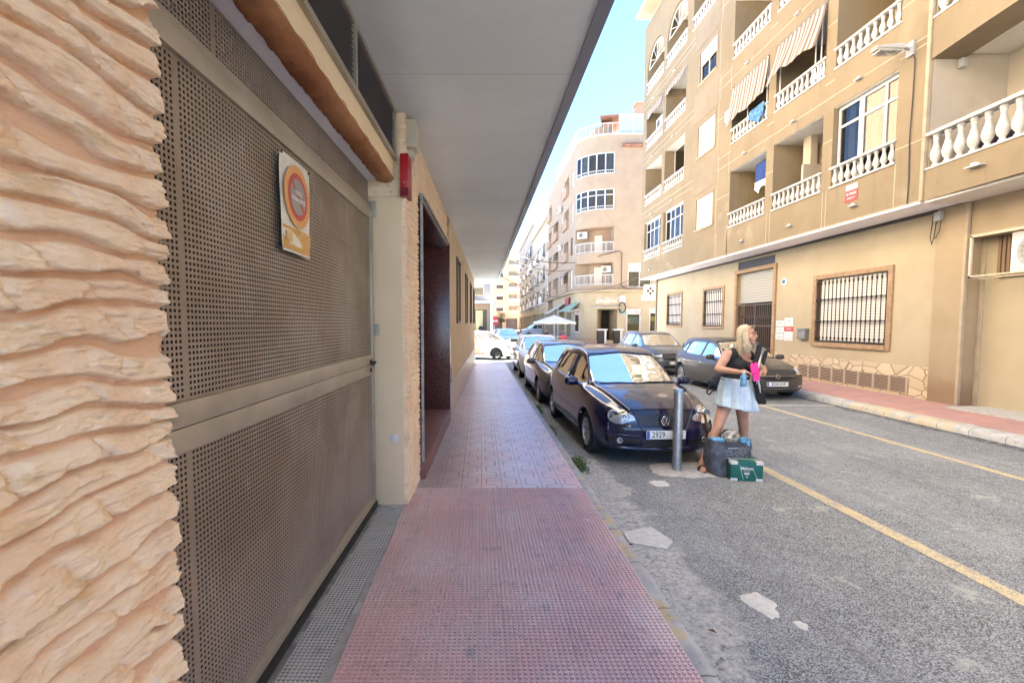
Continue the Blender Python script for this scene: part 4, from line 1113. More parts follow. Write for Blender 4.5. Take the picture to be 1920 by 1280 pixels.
mb = MB(); mb.box(WX + .02, WX + .04, 14.8, 16.86, 3.67, 3.93); part('transom_vent', mb, 'black', ds)
vt = MB(); vt.box(WX - .036, WX - .031, 9.98, 13.44, .20, .535); vo2 = part('basement_vent', vt, 'dark', BA)
vt = MB()
for k in range(8):
    y0 = 9.98 + k * 3.46 / 8; vt.box(WX - .06, WX - .036, y0, y0 + .045, .19, .545)
    for q in range(8): z = .215 + q * .041; vt.box(WX - .055, WX - .037, y0 + .045, y0 + 3.46 / 8, z, z + .017)
vt.box(WX - .06, WX - .036, 13.44, 13.47, .19, .545)
part('vent_slats', vt, flat('vent_slats', (.40, .30, .22), .6), vo2)
# plaques, letterbox
plaque('office_sign', 'white office plate by the dark gate, top of the left column', 'sign', WX, 14.22, 14.60, 1.63, 1.82, 'white', (('ASESORIA', .045, 14.41, 1.74, grt),), 'office plates by the gate')
plaque('office_sign', 'white office plate by the dark gate, middle of the left column', 'sign', WX, 14.22, 14.60, 1.43, 1.61, 'white', (('GESTORIA', .04, 14.41, 1.53, grt),), 'office plates by the gate')
plaque('office_sign', 'white office plate by the dark gate, bottom of the left column', 'sign', WX, 14.22, 14.60, 1.22, 1.41, 'white', (('ABOGADOS', .04, 14.41, 1.32, grt),), 'office plates by the gate')
plaque('office_sign', 'tall white office plate at the top of the right column near the letterbox', 'sign', WX, 13.80, 14.19, 1.64, 1.90, 'white', (('OFICINA', .045, 13.99, 1.8, grt),), 'office plates by the gate')
plaque('office_sign', 'red office plate with white letters among the white plates', 'sign', WX, 13.80, 14.19, 1.50, 1.625, redt, (('SEGUROS', .05, 13.99, 1.562, 'white'),), 'office plates by the gate')
plaque('office_sign', 'white office plate with grey emblem under the red plate', 'sign', WX, 13.80, 14.19, 1.20, 1.485, 'white', (('^', .09, 13.99, 1.36, grt), ('RIGHT', .03, 13.99, 1.27, grt)), 'office plates by the gate')
lb = thing('letterbox', 'grey metal letterbox on the cream wall left of the big barred window', 'letterbox', (WX - .06, 13.3, 1.28))
mb = MB(); mb.bbox(WX - .12, WX, 13.14, 13.46, 1.28, 1.56, .008); part('body', mb, flat('letterbox_grey', (.22, .22, .2), .5, .3), lb, smooth=True)
mb = MB(); mb.bbox(WX - .15, WX, 13.12, 13.48, 1.562, 1.59, .008); part('lid', mb, flat('letterbox_lid', (.28, .28, .26), .5, .3), lb, smooth=True)
mb = MB(); mb.box(WX - .123, WX - .119, 13.2, 13.4, 1.50, 1.515); part('slot', mb, 'black', lb)
mb = MB(); M0 = Matrix.Translation((WX, 14.3, 3.02)) @ Matrix.Rotation(R(-90), 4, 'Y'); mb.lathe([(.12, 0), (.12, .012), (.10, .016), (0, .016)], 28, M0)
rt = thing('round_plaque', 'small round blue and white plaque on the wall right of the gate', 'sign', (WX, 14.3, 2.9)); part('disc', mb, 'white', rt, smooth=True)
mb = MB(); mb.lathe([(.085, .017), (.085, .019), (0, .019)], 24, M0); part('emblem', mb, flat('blue_emblem', (.15, .3, .5), .5), rt)
mb = MB(); mb.box(WX - .022, WX - .018, 14.25, 14.36, 3.0, 3.05); part('emblem_bar', mb, 'black', rt)
jb = thing('junction_box', 'small grey junction box with hanging cables at the top of the ochre pillar', 'junction box', (WX - .1, 9.3, 3.7))
mb = MB(); mb.bbox(WX - .15, WX - .07, 9.38, 9.52, 3.80, 3.98, .008); part('box', mb, 'grey_plastic', jb, smooth=True)
mb = MB(); mb.tube([(WX - .1, 9.5, 3.8), (WX - .11, 9.52, 3.5), (WX - .12, 9.55, 3.35), (WX - .11, 9.6, 3.5), (WX - .05, 9.62, 3.95)], .009, 6); mb.tube([(WX - .1, 9.40, 3.8), (WX - .11, 9.42, 3.6), (WX - .11, 9.5, 3.45)], .007, 6); part('loop', mb, 'cable', jb)

# ---------------- nearer building C
BC = thing('apartment_building', 'nearer tan building with a deep rounded balcony and big white balusters at the right edge', 'building', (9.6, 5, 0))
mb = MB()
def carc(z, n=24):      # gently curved balcony edge, in (y, xoff)
    return None
ys = np.linspace(1.5, 9.04, 30)
def bulge(y): return FX - .0 - .10 * math.sin(max(0, min(1, (9.04 - y) / 6)) * PI)
def band(z0, z1, nm, mt, dx=0, arch=0):
    mb = MB(); n = len(ys); Gs = np.zeros((n, 4, 3))
    for i, y in enumerate(ys):
        x = bulge(y) - dx; za = z0 + arch * (1 - min(1, (9.04 - y) / 3.2)) ** 2 * -1
        Gs[i, 0] = (x + .6, y, za); Gs[i, 1] = (x, y, za); Gs[i, 2] = (x, y, z1); Gs[i, 3] = (x + .6, y, z1)
    mb.grid(Gs, flip=True); e = Gs[-1]; mb.raw(e.tolist(), [(0, 1, 2, 3)]); return part(nm, mb, mt, BC, smooth=30)
band(4.09, 4.67, 'balcony_parapet', 'facade'); band(6.86, 7.48, 'balcony_parapet', 'facade', 0, .12); band(9.67, 10.29, 'balcony_parapet', 'facade', 0, .12)
band(4.665, 4.70, 'parapet_coping', 'balus', .02); band(7.475, 7.51, 'parapet_coping', 'balus', .02)
mb = MB()
for (z, t) in ((4.05, .06), (6.84, .1), (9.65, .1)): mb.box(FX + .02, 12, 1.5, 9.04, z, z + t)
part('balcony_slab', mb, 'inner_ceiling', BC)
mb = MB(); mb.box(FX + .06, 11.5, 9.045, 9.11, 4.1, 16.8); mb.box(10.05, 10.2, -8, 9.04, 4.1, 16.8); mb.box(FX + .5, 24, -8.05, -8, .05, 16.7); mb.box(FX + .03, 10.3, -8, 1.5, 4.1, 16.8)
part('balcony_wall', mb, 'inner_wall', BC)
for (z, hh_) in ((4.70, .66), (7.51, .66)):
    rl = MB(); n = len(ys)
    for (za, zb_, e) in ((z + hh_ - .06, z + hh_, .03),):
        Gs = np.array([[(bulge(y) + .17, y, za), (bulge(y) - e, y, za), (bulge(y) - e - .01, y, (za + zb_) / 2), (bulge(y) - e, y, zb_), (bulge(y) + .17, y, zb_), (bulge(y) + .17, y, za)] for y in ys]); rl.grid(Gs, flip=True)
        rl.raw(Gs[-1][:5].tolist(), [(0, 1, 2, 3, 4)])
    o = part('balustrade', rl, 'balus', BC, smooth=30)
    for k in range(24 if z < 5 else 8):
        y = 8.92 - k * .235
        yield_b(o, bulge(y) + .07, y, z, hh_ - .06, .088, BC)
mb = MB(); mb.bbox(9.98, 10.05, 7.6, 8.05, 4.1, 6.6, .01); mb.bbox(9.98, 10.05, 6.3, 6.75, 4.1, 6.6, .01); part('door_frame', mb, 'pvc', BC, smooth=True)
mb = MB(); mb.box(10.0, 10.049, 6.75, 7.6, 4.1, 6.6); part('balcony_door', mb, 'shutter_slat', BC)
t = plaque('house_name_tiles', 'white tiles lettered ACL on the wall inside the big rounded balcony', 'sign', 10.05, 8.28, 8.70, 6.22, 6.40, 'white', (('A C L', .13, 8.49, 6.31, grt),))
mb = MB(); mb.bbox(9.06, 9.16, 8.93, 9.03, 6.55, 6.72, .01); solo('balcony_lamp', mb, 'grey_plastic', 'small grey wall lamp in the upper corner of the big rounded balcony', 'lamp', smooth=True, loc=(9.1, 8.98, 6.55))
q = MB(); y = 8.05; q.bbox(bulge(y) - .12, bulge(y) + .01, y - .14, y + .12, 4.40, 4.43, .01); q.lathe([(.06, 0), (.055, .04), (.02, .055), (0, .057)], 12, Matrix.Translation((bulge(y) - .05, y, 4.43))); part('drain_outlet', q, 'balus', BC, smooth=True)
mb = MB(); M0 = Matrix.Translation((FX + .35, 7.3, 4.7)); mb.prism([(0, -.1), (.06, -.1), (.06, .1), (0, .1)], 0, .7, M0 @ Matrix.Rotation(R(8), 4, 'X')); 
solo('folded_chair', mb, flat('dark_red_plastic', (.2, .02, .02), .5), 'dark red folded garden chair behind the big balusters', 'chair', loc=(FX + .38, 7.3, 4.7))
mb = MB(); mb.lathe([(.12, 0), (.2, .05), (.25, .16), (.22, .28), (.1, .34), (0, .35)], 16); o = solo('cloth_bundle', mb, flat('dark_purple_cloth', (.05, .03, .06), .9), 'dark rounded cloth bundle behind the big balusters', 'bundle', smooth='all'); o.location = (FX + .4, 8.15, 4.7)
# ground floor C
mb = MB(); mb.box(9.68, 9.8, -8, 8.93, .05, 4.05); part('ground_wall', mb, 'ground_wall', BC)
mb = MB(); mb.bbox(WX - .02, 9.7, -8, 8.90, 3.42, 4.05, .01); part('beam', mb, 'pillar', BC, smooth=True)
mb = MB(); mb.bbox(WX - .05, 9.7, -8, 8.90, 3.36, 3.418, .008); mb.bbox(9.64, 9.70, 8.86, 8.93, .12, 3.36, .01); part('beam_edge', mb, 'groove', BC, smooth=True)
mb = MB(); mb.box(9.42, 9.68, 8.60, 8.93, .12, 3.36); 
mb = MB(); mb.box(8.9, 9.69, -8, 8.7, .118, .15); part('sill_strip', mb, 'cement', BC)
mb = MB(); mb.box(9.665, 9.679, 7.98, 8.06, .74, .83); part('wall_hole', mb, 'brown_metal', BC)
act = ac('large white outdoor unit caged above the garage side wall at the right edge', 9.42, 7.60, 2.62, 0, .98, .68, .34)
cg = thing('ac_cage', 'rusty angle iron cage and shelf carrying the big white outdoor unit', 'bracket', (9.4, 7.95, 2.58))
mb = MB()
for x in (9.12, 9.66):
    for y in (7.25, 8.62): mb.box(x - .02, x + .015, y - .018, y + .018, 2.56, 3.36)
for y in (7.25, 8.62): mb.box(9.10, 9.68, y - .018, y + .018, 2.55, 2.59)
for x in (9.12, 9.64): mb.box(x - .02, x + .02, 7.24, 8.64, 2.585, 2.61)
mb.box(9.10, 9.14, 7.24, 8.64, 3.31, 3.35)
part('frame', mb, flat('cream_angle_iron', (.52, .44, .31), .6, var=.2, vs=20), cg)
mb = MB()
for k in range(6): y = 8.20 + k * .075; mb.box(9.62, 9.655, y, y + .05, 2.62, 3.34)
part('slats', mb, flat('brown_slats', (.2, .13, .08), .7), cg)

# ---------------- street lamp on the pilaster
sl = thing('street_lamp', 'grey flat street lamp head on a short arm fixed to the tan pilaster', 'street lamp', (FX, 9.46, 7.15))
mb = MB(); mb.bbox(FX - .06, FX, 9.38, 9.54, 7.02, 7.30, .01); mb.tube([(FX - .04, 9.46, 7.16), (FX - .14, 9.46, 7.18), (FX - .24, 9.46, 7.18)], .03, 10); part('bracket', mb, 'grey_plastic', sl, smooth=True)
bm = bmesh.new(); bmesh.ops.create_cube(bm, size=1)
for v in bm.verts:
    t = v.co.x + .5; v.co = Vector((FX - .80 + .58 * t, 9.46 + v.co.y * (.20 + .10 * math.sin(t * 2.6)), 7.16 + (v.co.z) * (.06 + .09 * t)))
bmesh.ops.bevel(bm, geom=bm.edges[:], offset=.03, segments=3, affect='EDGES')
mb = MB(); mb.frombm(bm); part('housing', mb, flat('lamp_grey', (.46, .45, .42), .5), sl, smooth=True)
mb = MB(); mb.bbox(FX - .73, FX - .38, 9.36, 9.56, 7.075, 7.105, .012); part('lens', mb, flat('lamp_lens', (.30, .29, .25), .15, coat=1), sl, smooth=True)
mb = MB(); mb.tube([(FX - .03, 9.40, 7.05), (FX - .025, 9.36, 6.9), (FX - .02, 9.37, 6.2), (FX - .022, 9.39, 5.4), (FX - .02, 9.36, 4.6), (FX - .02, 9.37, 4.12)], .010, 6); part('supply_cable', mb, 'cable', sl)
# ================================================================= CARS
MT['tyre'] = flat('tyre_rubber', (.018, .018, .019), .75, bs=.2, bsc=50)
MT['rim'] = flat('alloy_rim', (.42, .43, .44), .28, .9)
MT['seam'] = flat('panel_gap', (.006, .006, .006), .8)
MT['trim'] = flat('black_trim', (.014, .014, .015), .35)
MT['reflector'] = flat('lamp_reflector', (.55, .57, .60), .32, .55)
MT['lamp_bowl'] = flat('lamp_bowl', (.50, .52, .55), .25, .5)
MT['interior'] = flat('car_interior', (.035, .035, .038), .8)
MT['plate'] = flat('plate_white', (.74, .74, .72), .4)
MT['plate_blue'] = flat('plate_blue', (.02, .10, .42), .4)

def pchip(pts, x):
    X_ = np.array([p[0] for p in pts], float); Y_ = np.array([p[1] for p in pts], float); x = np.asarray(x, float)
    h = np.diff(X_); d = np.diff(Y_) / h; m = np.zeros(len(X_))
    m[0] = d[0]; m[-1] = d[-1]
    for i in range(1, len(X_) - 1):
        if d[i - 1] * d[i] > 0: w1, w2 = 2 * h[i] + h[i - 1], h[i] + 2 * h[i - 1]; m[i] = (w1 + w2) / (w1 / d[i - 1] + w2 / d[i])
    k = np.clip(np.searchsorted(X_, x) - 1, 0, len(h) - 1); t = np.clip((x - X_[k]) / h[k], 0, 1)
    return (2 * t**3 - 3 * t**2 + 1) * Y_[k] + (t**3 - 2 * t**2 + t) * h[k] * m[k] + (-2 * t**3 + 3 * t**2) * Y_[k + 1] + (t**3 - t**2) * h[k] * m[k + 1]
def crom(P, n):
    P = np.array(P, float); d = np.r_[0, np.cumsum(np.sqrt(((P[1:] - P[:-1]) ** 2).sum(1)) ** .8 + 1e-5)]; t = np.linspace(0, d[-1], n)
    return np.stack([pchip(list(zip(d, P[:, k])), t) for k in range(P.shape[1])], -1)

def sdf_poly(px, py, poly):
    """signed distance (neg inside) and nearest boundary point, vectorised"""
    best = np.full(px.shape, 1e9); nx = px * 0; ny = py * 0; ins = np.zeros(px.shape, bool)
    n = len(poly)
    for i in range(n):
        ax, ay = poly[i]; bx, by = poly[(i + 1) % n]; ex, ey = bx - ax, by - ay
        t = np.clip(((px - ax) * ex + (py - ay) * ey) / (ex * ex + ey * ey + 1e-12), 0, 1); qx = ax + t * ex; qy = ay + t * ey
        d = np.hypot(px - qx, py - qy); m = d < best; best = np.where(m, d, best); nx = np.where(m, qx, nx); ny = np.where(m, qy, ny)
        c = ((ay > py) != (by > py)); xx = (bx - ax) * (py - ay) / ((by - ay) if by != ay else 1e-9) + ax; ins ^= (c & (px < xx))
    return np.where(ins, -best, best), nx, ny
def rpoly(poly, r=.03, n=4):
    """round polygon corners"""
    out = []; N = len(poly)
    for i in range(N):
        p = Vector(poly[i]); a = Vector(poly[i - 1]); b = Vector(poly[(i + 1) % N]); rr = min(r, (a - p).length * .45, (b - p).length * .45)
        s = p + (a - p).normalized() * rr; e = p + (b - p).normalized() * rr
        for k in range(n + 1): t = k / n; out.append(tuple((s * (1 - t) ** 2 + p * 2 * t * (1 - t) + e * t * t)))
    return out

def car(spec, loc, rz, name, label, grp):
    S = spec; L = S['L']; root = thing(name, label, 'car', loc, rz, grp)
    sy = np.unique(np.concatenate([np.linspace(0, .25, 12), np.linspace(.25, L - .2, int(L / .032)), np.linspace(L - .2, L, 9)]))
    C = {k: pchip(S[k], sy) for k in ('zb', 'ws', 'wm', 'wb', 'zbelt', 'wr', 'ze', 'zt')}
    NP = 64; prof = []
    for i in range(len(sy)):
        c = {k: C[k][i] for k in C}; zb, zbelt = c['zb'], c['zbelt']; hh = zbelt - zb
        P = [(c['ws'] * .93, zb), (c['ws'] * .985, zb + .03), (c['wm'] * .995, zb + .30 * hh), (c['wm'], zb + .5 * hh), (c['wm'] * .992, zb + .78 * hh), (c['wb'], zbelt),
             (c['wb'] * .45 + c['wr'] * .55 + .012 * min(1, max(0, (c['ze'] - zbelt - .08) / .25)), zbelt + (c['ze'] - zbelt) * .5), (c['wr'], c['ze']), (c['wr'] * .93, c['ze'] + .62 * (c['zt'] - c['ze'])), (c['wr'] * .55, c['zt'] - .22 * (c['zt'] - c['ze'])), (0, c['zt'])]
        prof.append(crom(P, NP))
    prof = np.array(prof)                       # (ns,NP,2)
    # deform: plan curvature and side profile of nose and tail
    def deform(V):
        x, y, z = V[..., 0].copy(), V[..., 1].copy(), V[..., 2].copy()
        hw = S['wm'][3][1] if len(S['wm']) > 3 else .8
        u = np.clip(np.abs(x) / .80, 0, 1.1)
        gf = pchip(S['gf'], z); gr = pchip(S['gr'], z); fd = np.clip(1 - y / 1.15, 0, 1) ** 2; rd = np.clip(1 - (L - y) / 1.0, 0, 1) ** 2
        y2 = y + (S['pf'] * u ** 3.2 + gf) * fd - (S['pr'] * u ** 3.2 + gr) * rd
        return np.stack([x, y2, z], -1)
    ns = len(sy)
    half = np.zeros((ns, NP, 3)); half[..., 0] = prof[..., 0]; half[..., 1] = sy[:, None]; half[..., 2] = prof[..., 1]
    NC = 22; verts = []; quads = []
    def addg(G, flip=False):
        o = sum(len(v) for v in verts); a, b = G.shape[:2]; I = np.arange(a * b).reshape(a, b) + o
        q = np.stack([I[:-1, :-1], I[1:, :-1], I[1:, 1:], I[:-1, 1:]], -1).reshape(-1, 4); quads.append(q[:, ::-1] if flip else q); verts.append(G.reshape(-1, 3))
    full = np.concatenate([half * [-1, 1, 1], half[:, -2::-1]], 1)     # left side to right
    addg(full)
    t = np.linspace(1, -1, 2 * NC + 1)
    for idx, fl in ((0, False), (ns - 1, True)):
        G = np.zeros((NP, len(t), 3)); G[..., 0] = -half[idx, :, 0][:, None] * t[None]; G[..., 1] = sy[idx]; G[..., 2] = half[idx, :, 2][:, None]
        addg(G, not fl)
    V = deform(np.concatenate(verts)); Q = np.concatenate(quads)
    # weld
    key = np.round(V, 4); _, ui, inv = np.unique(key, axis=0, return_index=True, return_inverse=True); inv = inv.ravel(); V = V[ui]; Q = inv[Q]
    Q = Q[[len(set(q)) >= 3 for q in Q.tolist()]]
    bvh = BVHTree.FromPolygons(V.tolist(), [list(dict.fromkeys(q)) for q in Q.tolist()])
    fc = V[Q].mean(1)
    owner = np.zeros(len(Q), int)     # 0 body, -1 removed, k glass
    # wheel arches
    for wy in S['wheels']:
        m = (np.hypot(fc[:, 1] - wy, fc[:, 2] - S['wr_']) < S['ar']) & (np.abs(fc[:, 0]) > .45); owner[m] = -1
    regions = []
    for k, (poly, view) in enumerate(S['glass']):
        if view == 'side': m0 = np.abs(fc[:, 0]) > .45; d, _, _ = sdf_poly(fc[:, 1], fc[:, 2], poly)
        elif view == 'front': m0 = (fc[:, 1] < L * .55) & (fc[:, 2] > S['zcut']); d, _, _ = sdf_poly(fc[:, 0], fc[:, 1], poly)
        else: m0 = (fc[:, 1] > L * .87) & (fc[:, 2] > S['zcut']); d, _, _ = sdf_poly(fc[:, 0], fc[:, 2], poly)
        owner[(d < 0) & m0 & (owner == 0)] = k + 1
    used = [set() for _ in range(len(V))]
    # boundary verts snap
    vo = {}
    for qi, q in enumerate(Q.tolist()):
        for v in q: used[v].add(int(owner[qi]))
    bd = [i for i, s in enumerate(used) if len(s) > 1]
    for i in bd:
        s = used[i]; x, y, z = V[i]
        if -1 in s:
            wy = min(S['wheels'], key=lambda w_: abs(w_ - y)); r = math.hypot(y - wy, z - S['wr_'])
            if r > 1e-4 and z > S['wr_'] - .12: V[i, 1] = wy + (y - wy) * S['ar'] / r; V[i, 2] = S['wr_'] + (z - S['wr_']) * S['ar'] / r
        for k, (poly, view) in enumerate(S['glass']):
            if k + 1 in s:
                if view == 'side': _, nx, ny = sdf_poly(np.array([y]), np.array([z]), poly); hit = bvh.ray_cast(Vector((3 * np.sign(x), nx[0], ny[0])), Vector((-np.sign(x), 0, 0)))
                elif view == 'front': _, nx, ny = sdf_poly(np.array([x]), np.array([y]), poly); hit = bvh.ray_cast(Vector((nx[0], ny[0], 3)), Vector((0, 0, -1)))
                else: _, nx, ny = sdf_poly(np.array([x]), np.array([z]), poly); hit = bvh.ray_cast(Vector((nx[0], L + 2, ny[0])), Vector((0, -1, 0)))
                if hit[0] is not None and (hit[0] - Vector(V[i])).length < .09: V[i] = hit[0]
                break
    def sub(mask, nm, mt, off=0, parent=root, lab=None):
        qq = Q[mask]; u, inv2 = np.unique(qq, return_inverse=True); inv2 = inv2.reshape(qq.shape); mb = MB(); vv = V[u].copy()
        mb.raw(vv.tolist(), [list(dict.fromkeys(q)) for q in inv2.tolist()]); return part(nm, mb, mt, parent, lab, smooth='all', world=False)
    body = sub(owner == 0, 'body', S['paint'])
    md = body.modifiers.new('shell', 'SOLIDIFY'); md.thickness = .012; md.offset = -1; 
    gobj = []
    for k, (poly, view) in enumerate(S['glass']):
        nm = {'side': 'side_window', 'front': 'windscreen', 'rear': 'rear_window'}[view]
        if view == 'side':
            for sg in (-1, 1): 
                m = (owner == k + 1) & (np.sign(fc[:, 0]) == sg)
                if m.any(): sub(m, nm, 'car_glass')
        else:
            if (owner == k + 1).any(): sub(owner == k + 1, nm, 'car_glass')
    bv = bvh
    def cast(x, y, z, d):
        h = bv.ray_cast(Vector((x, y, z)), Vector(d)); return h[0], h[1]
    def strip(pts2, view, w_, nm, mt, h=.002, closed=False, sides=(-1, 1), parent=None, lab=None, n=None):
        """thin strip laid on the body following a 2D polyline"""
        for sg in (sides if view == 'side' else (1,)):
            P = []; pts = [Vector(p) for p in pts2]; pts = pts + [pts[0]] if closed else pts
            dense = []
            for a, b in zip(pts, pts[1:]):
                m = max(1, int((b - a).length / .04)); dense += [a.lerp(b, k / m) for k in range(m)]
            dense.append(pts[-1])
            for p in dense:
                if view == 'side': q, nn = cast(3 * sg, p.x, p.y, (-sg, 0, 0))
                elif view == 'top': q, nn = cast(p.x, p.y, 3, (0, 0, -1))
                elif view == 'front': q, nn = cast(p.x, -3, p.y, (0, 1, 0))
                else: q, nn = cast(p.x, L + 3, p.y, (0, -1, 0))
                if q is None: continue
                if view == 'side' and nn.x * sg < 0: nn = -nn
                if view == 'top' and nn.z < 0: nn = -nn
                if view == 'front' and nn.y > 0: nn = -nn
                if view == 'rear' and nn.y < 0: nn = -nn
                P.append((q, nn))
            if len(P) < 2: continue
            mb = MB(); V2 = []
            for i, (q, nn) in enumerate(P):
                tt = (P[min(i + 1, len(P) - 1)][0] - P[max(i - 1, 0)][0]).normalized(); s_ = tt.cross(nn).normalized() * w_ / 2
                V2 += [q - s_ - nn * .002, q - s_ * .7 + nn * h, q + s_ * .7 + nn * h, q + s_ - nn * .002]
            F = [(4 * i + k, 4 * i + k + 1, 4 * i + 5 + k, 4 * i + 4 + k) for i in range(len(P) - 1) for k in range(3)]
            mb.raw(V2, F); part(nm, mb, mt, parent or root, lab, smooth='all', world=False)
    def decal(poly, view, nm, mt, h=.004, parent=None, sides=(1,), rings=(1, .985, .95, .9, .82, .74, .66, .58, .5, .42, .34, .26, .18, .1, 0), lab=None, ang=0, dome=0, inset=0):
        outs = []
        for sg in sides:
            c = Vector((sum(p[0] for p in poly) / len(poly), sum(p[1] for p in poly) / len(poly))); dn = []
            for a, b in zip(poly, poly[1:] + poly[:1]):
                a, b = Vector(a), Vector(b); m = max(1, int((b - a).length / .02)); dn += [a.lerp(b, k / m) for k in range(m)]
            N = len(dn); Vv = []; ok = True; last = None
            for ri, r in enumerate(rings):
                for p in dn:
                    q2 = c.lerp(p, r)
                    if view == 'front':
                        dx = sg * math.sin(ang); d = Vector((-dx, math.cos(ang), 0)); o = Vector((sg * q2.x, 0, q2.y)) - d * 3
                    elif view == 'rear': d = Vector((-sg * math.sin(ang), -math.cos(ang), 0)); o = Vector((sg * q2.x, L, q2.y)) - d * 3
                    elif view == 'side': d = Vector((-sg, 0, 0)); o = Vector((sg * 3, q2.x, q2.y))
                    else: d = Vector((0, 0, -1)); o = Vector((sg * q2.x, q2.y, 3))
                    hq = bv.ray_cast(o, d)
                    if hq[0] is None: hq = (last or o + d * 3, -d)
                    nn = hq[1] if hq[1].dot(d) < 0 else -hq[1]; last = hq[0]
                    hh = -.003 if ri == 0 else h + dome * (1 - r * r) - (inset if ri > 1 else 0)
                    Vv.append(hq[0] + (nn.lerp(-Vector(d), .3)).normalized() * hh)
            F = [(ri * N + i, ri * N + (i + 1) % N, (ri + 1) * N + (i + 1) % N, (ri + 1) * N + i) for ri in range(len(rings) - 1) for i in range(N)]
            mb = MB(); mb.raw(Vv, F); outs.append(part(nm, mb, mt, parent or root, lab, smooth=50, world=False))
        return outs
    # wheels
    wr = S['wr_'] ; 
    for wy in S['wheels']:
        for sg in (-1, 1):
            xw = sg * (S['track']); Mw = Matrix.Translation((xw, wy, wr)) @ Matrix.Rotation(R(90) * sg, 4, 'Y')
            W_ = S.get('tw', .18); rr = S['rim']
            mb = MB(); mb.lathe([(rr - .01, -W_ * .5), (rr + .03, -W_ * .52), (wr - .02, -W_ * .5), (wr - .004, -W_ * .38), (wr, -W_ * .2), (wr, W_ * .2), (wr - .004, W_ * .38), (wr - .02, W_ * .47), (rr + .035, W_ * .52), (rr + .005, W_ * .46), (rr, W_ * .40), (rr, -W_ * .4)], 44, Mw)
            ty = part('tyre', mb, 'tyre', root, smooth=True, world=False)
            mb = MB(); mb.lathe([(rr + .003, W_ * .47), (rr - .008, W_ * .49), (rr - .018, W_ * .44), (rr - .025, W_ * .2), (rr - .03, -W_ * .1)], 40, Mw)
            mb.lathe([(0, W_ * .40), (.028, W_ * .40), (.032, W_ * .36), (.05, W_ * .30), (.055, W_ * .1)], 24, Mw)
            ns_ = S.get('spokes', 7)
            for k in range(ns_):
                a = 2 * PI * k / ns_; tw = S.get('spw', .026)
                for dx in ((-1, 1) if S.get('twin') else (0,)):
                    Ms = Mw @ Matrix.Rotation(a, 4, 'Z'); r0, r1 = .03, rr - .012; off = dx * tw * 1.1
                    v = [(r0, off * .5 - tw * .5, W_ * .39), (r0, off * .5 + tw * .5, W_ * .39), (r1, off * 1.6 + tw * .62, W_ * .43), (r1, off * 1.6 - tw * .62, W_ * .43), (r0, off * .5 - tw * .7, W_ * .26), (r0, off * .5 + tw * .7, W_ * .26), (r1, off * 1.6 + tw * .8, W_ * .28), (r1, off * 1.6 - tw * .8, W_ * .28)]
                    mb.raw([Ms @ Vector(q) for q in v], [(0, 1, 2, 3), (0, 4, 5, 1), (1, 5, 6, 2), (2, 6, 7, 3), (3, 7, 4, 0)])
            part('rim', mb, S.get('rimmat', 'rim'), root, smooth=30, world=False)
            mb = MB(); mb.lathe([(rr * .72, -.0), (rr * .72, .012), (0, .012)], 24, Mw); part('brake_disc', mb, flat('brake_disc', (.12, .11, .10), .5, .6), root, world=False)
            # arch liner
            mb = MB(); nA = 20; A = [R(-25) + (PI + R(50)) * k / nA for k in range(nA + 1)]; xi, xo = sg * (S['track'] - .22), sg * (S['wmax'] - .03)
            V2 = []
            for a in A: V2 += [(xi, wy + math.cos(a) * (S['ar'] + .004), wr + math.sin(a) * (S['ar'] + .004)), (xo, wy + math.cos(a) * (S['ar'] + .004), wr + math.sin(a) * (S['ar'] + .004))]
            mb.raw(V2, [(2 * i, 2 * i + 1, 2 * i + 3, 2 * i + 2) for i in range(nA)]); o0 = len(V2)
            mb.raw([(xi, wy, wr)] + [(xi, wy + math.cos(a) * (S['ar'] + .004), wr + math.sin(a) * (S['ar'] + .004)) for a in A], [(0, i + 1, i + 2) for i in range(nA)])
            part('wheel_arch', mb, 'plastic', root, world=False)
    # underside, interior
    mb = MB(); y0, y1 = S['wheels'][0] + S['ar'] + .02, S['wheels'][1] - S['ar'] - .02
    mb.box(-.60, .60, .35, L - .3, S['zb'][1][1] + .0, S['zb'][1][1] + .03); mb.box(-S['wmax'] + .06, S['wmax'] - .06, y0, y1, S['zb'][2][1] + .01, S['zb'][2][1] + .05)
    part('underside', mb, 'plastic', root, world=False)
    zf = S['zcut']; cab0, cab1 = S['cab']
    mb = MB(); mb.bbox(-.60, .60, cab0, cab0 + .36, zf - .25, zf - .03, .04)
    part('dashboard', mb, 'interior', root, smooth=True, world=False)
    mb = MB(); mb.tube([(S['drv'] + .16 * math.cos(a), cab0 + .42 + .03 * math.sin(a), zf + .0 + .16 * math.sin(a)) for a in np.linspace(0, 2 * PI, 22)], .013, 6, cap=False); part('steering_wheel', mb, 'interior', root, smooth='all', world=False)
    for i, (x, y) in enumerate(((-.33, cab0 + .85), (.33, cab0 + .85), (0, cab0 + 1.65))):
        mb = MB(); w2 = .24 if i < 2 else .56
        mb.bbox(x - w2, x + w2, y - .35, y + .15, zf - .5, zf - .36, .05); Mq = Matrix.Translation((x, y + .12, zf - .42)) @ Matrix.Rotation(R(-14), 4, 'X'); mb.bbox(-w2, w2, -.05, .07, 0, .50, .05, M=Mq)
        for hx in ((0,) if i < 2 else (-.33, .33)): mb.bbox(hx - .12, hx + .12, -.03, .05, .52, .68, .03, M=Mq)
        part('seat', mb, S.get('seatmat', 'interior'), root, smooth=True, world=False)
    # mirrors
    mx, my, mz = S['mirror']
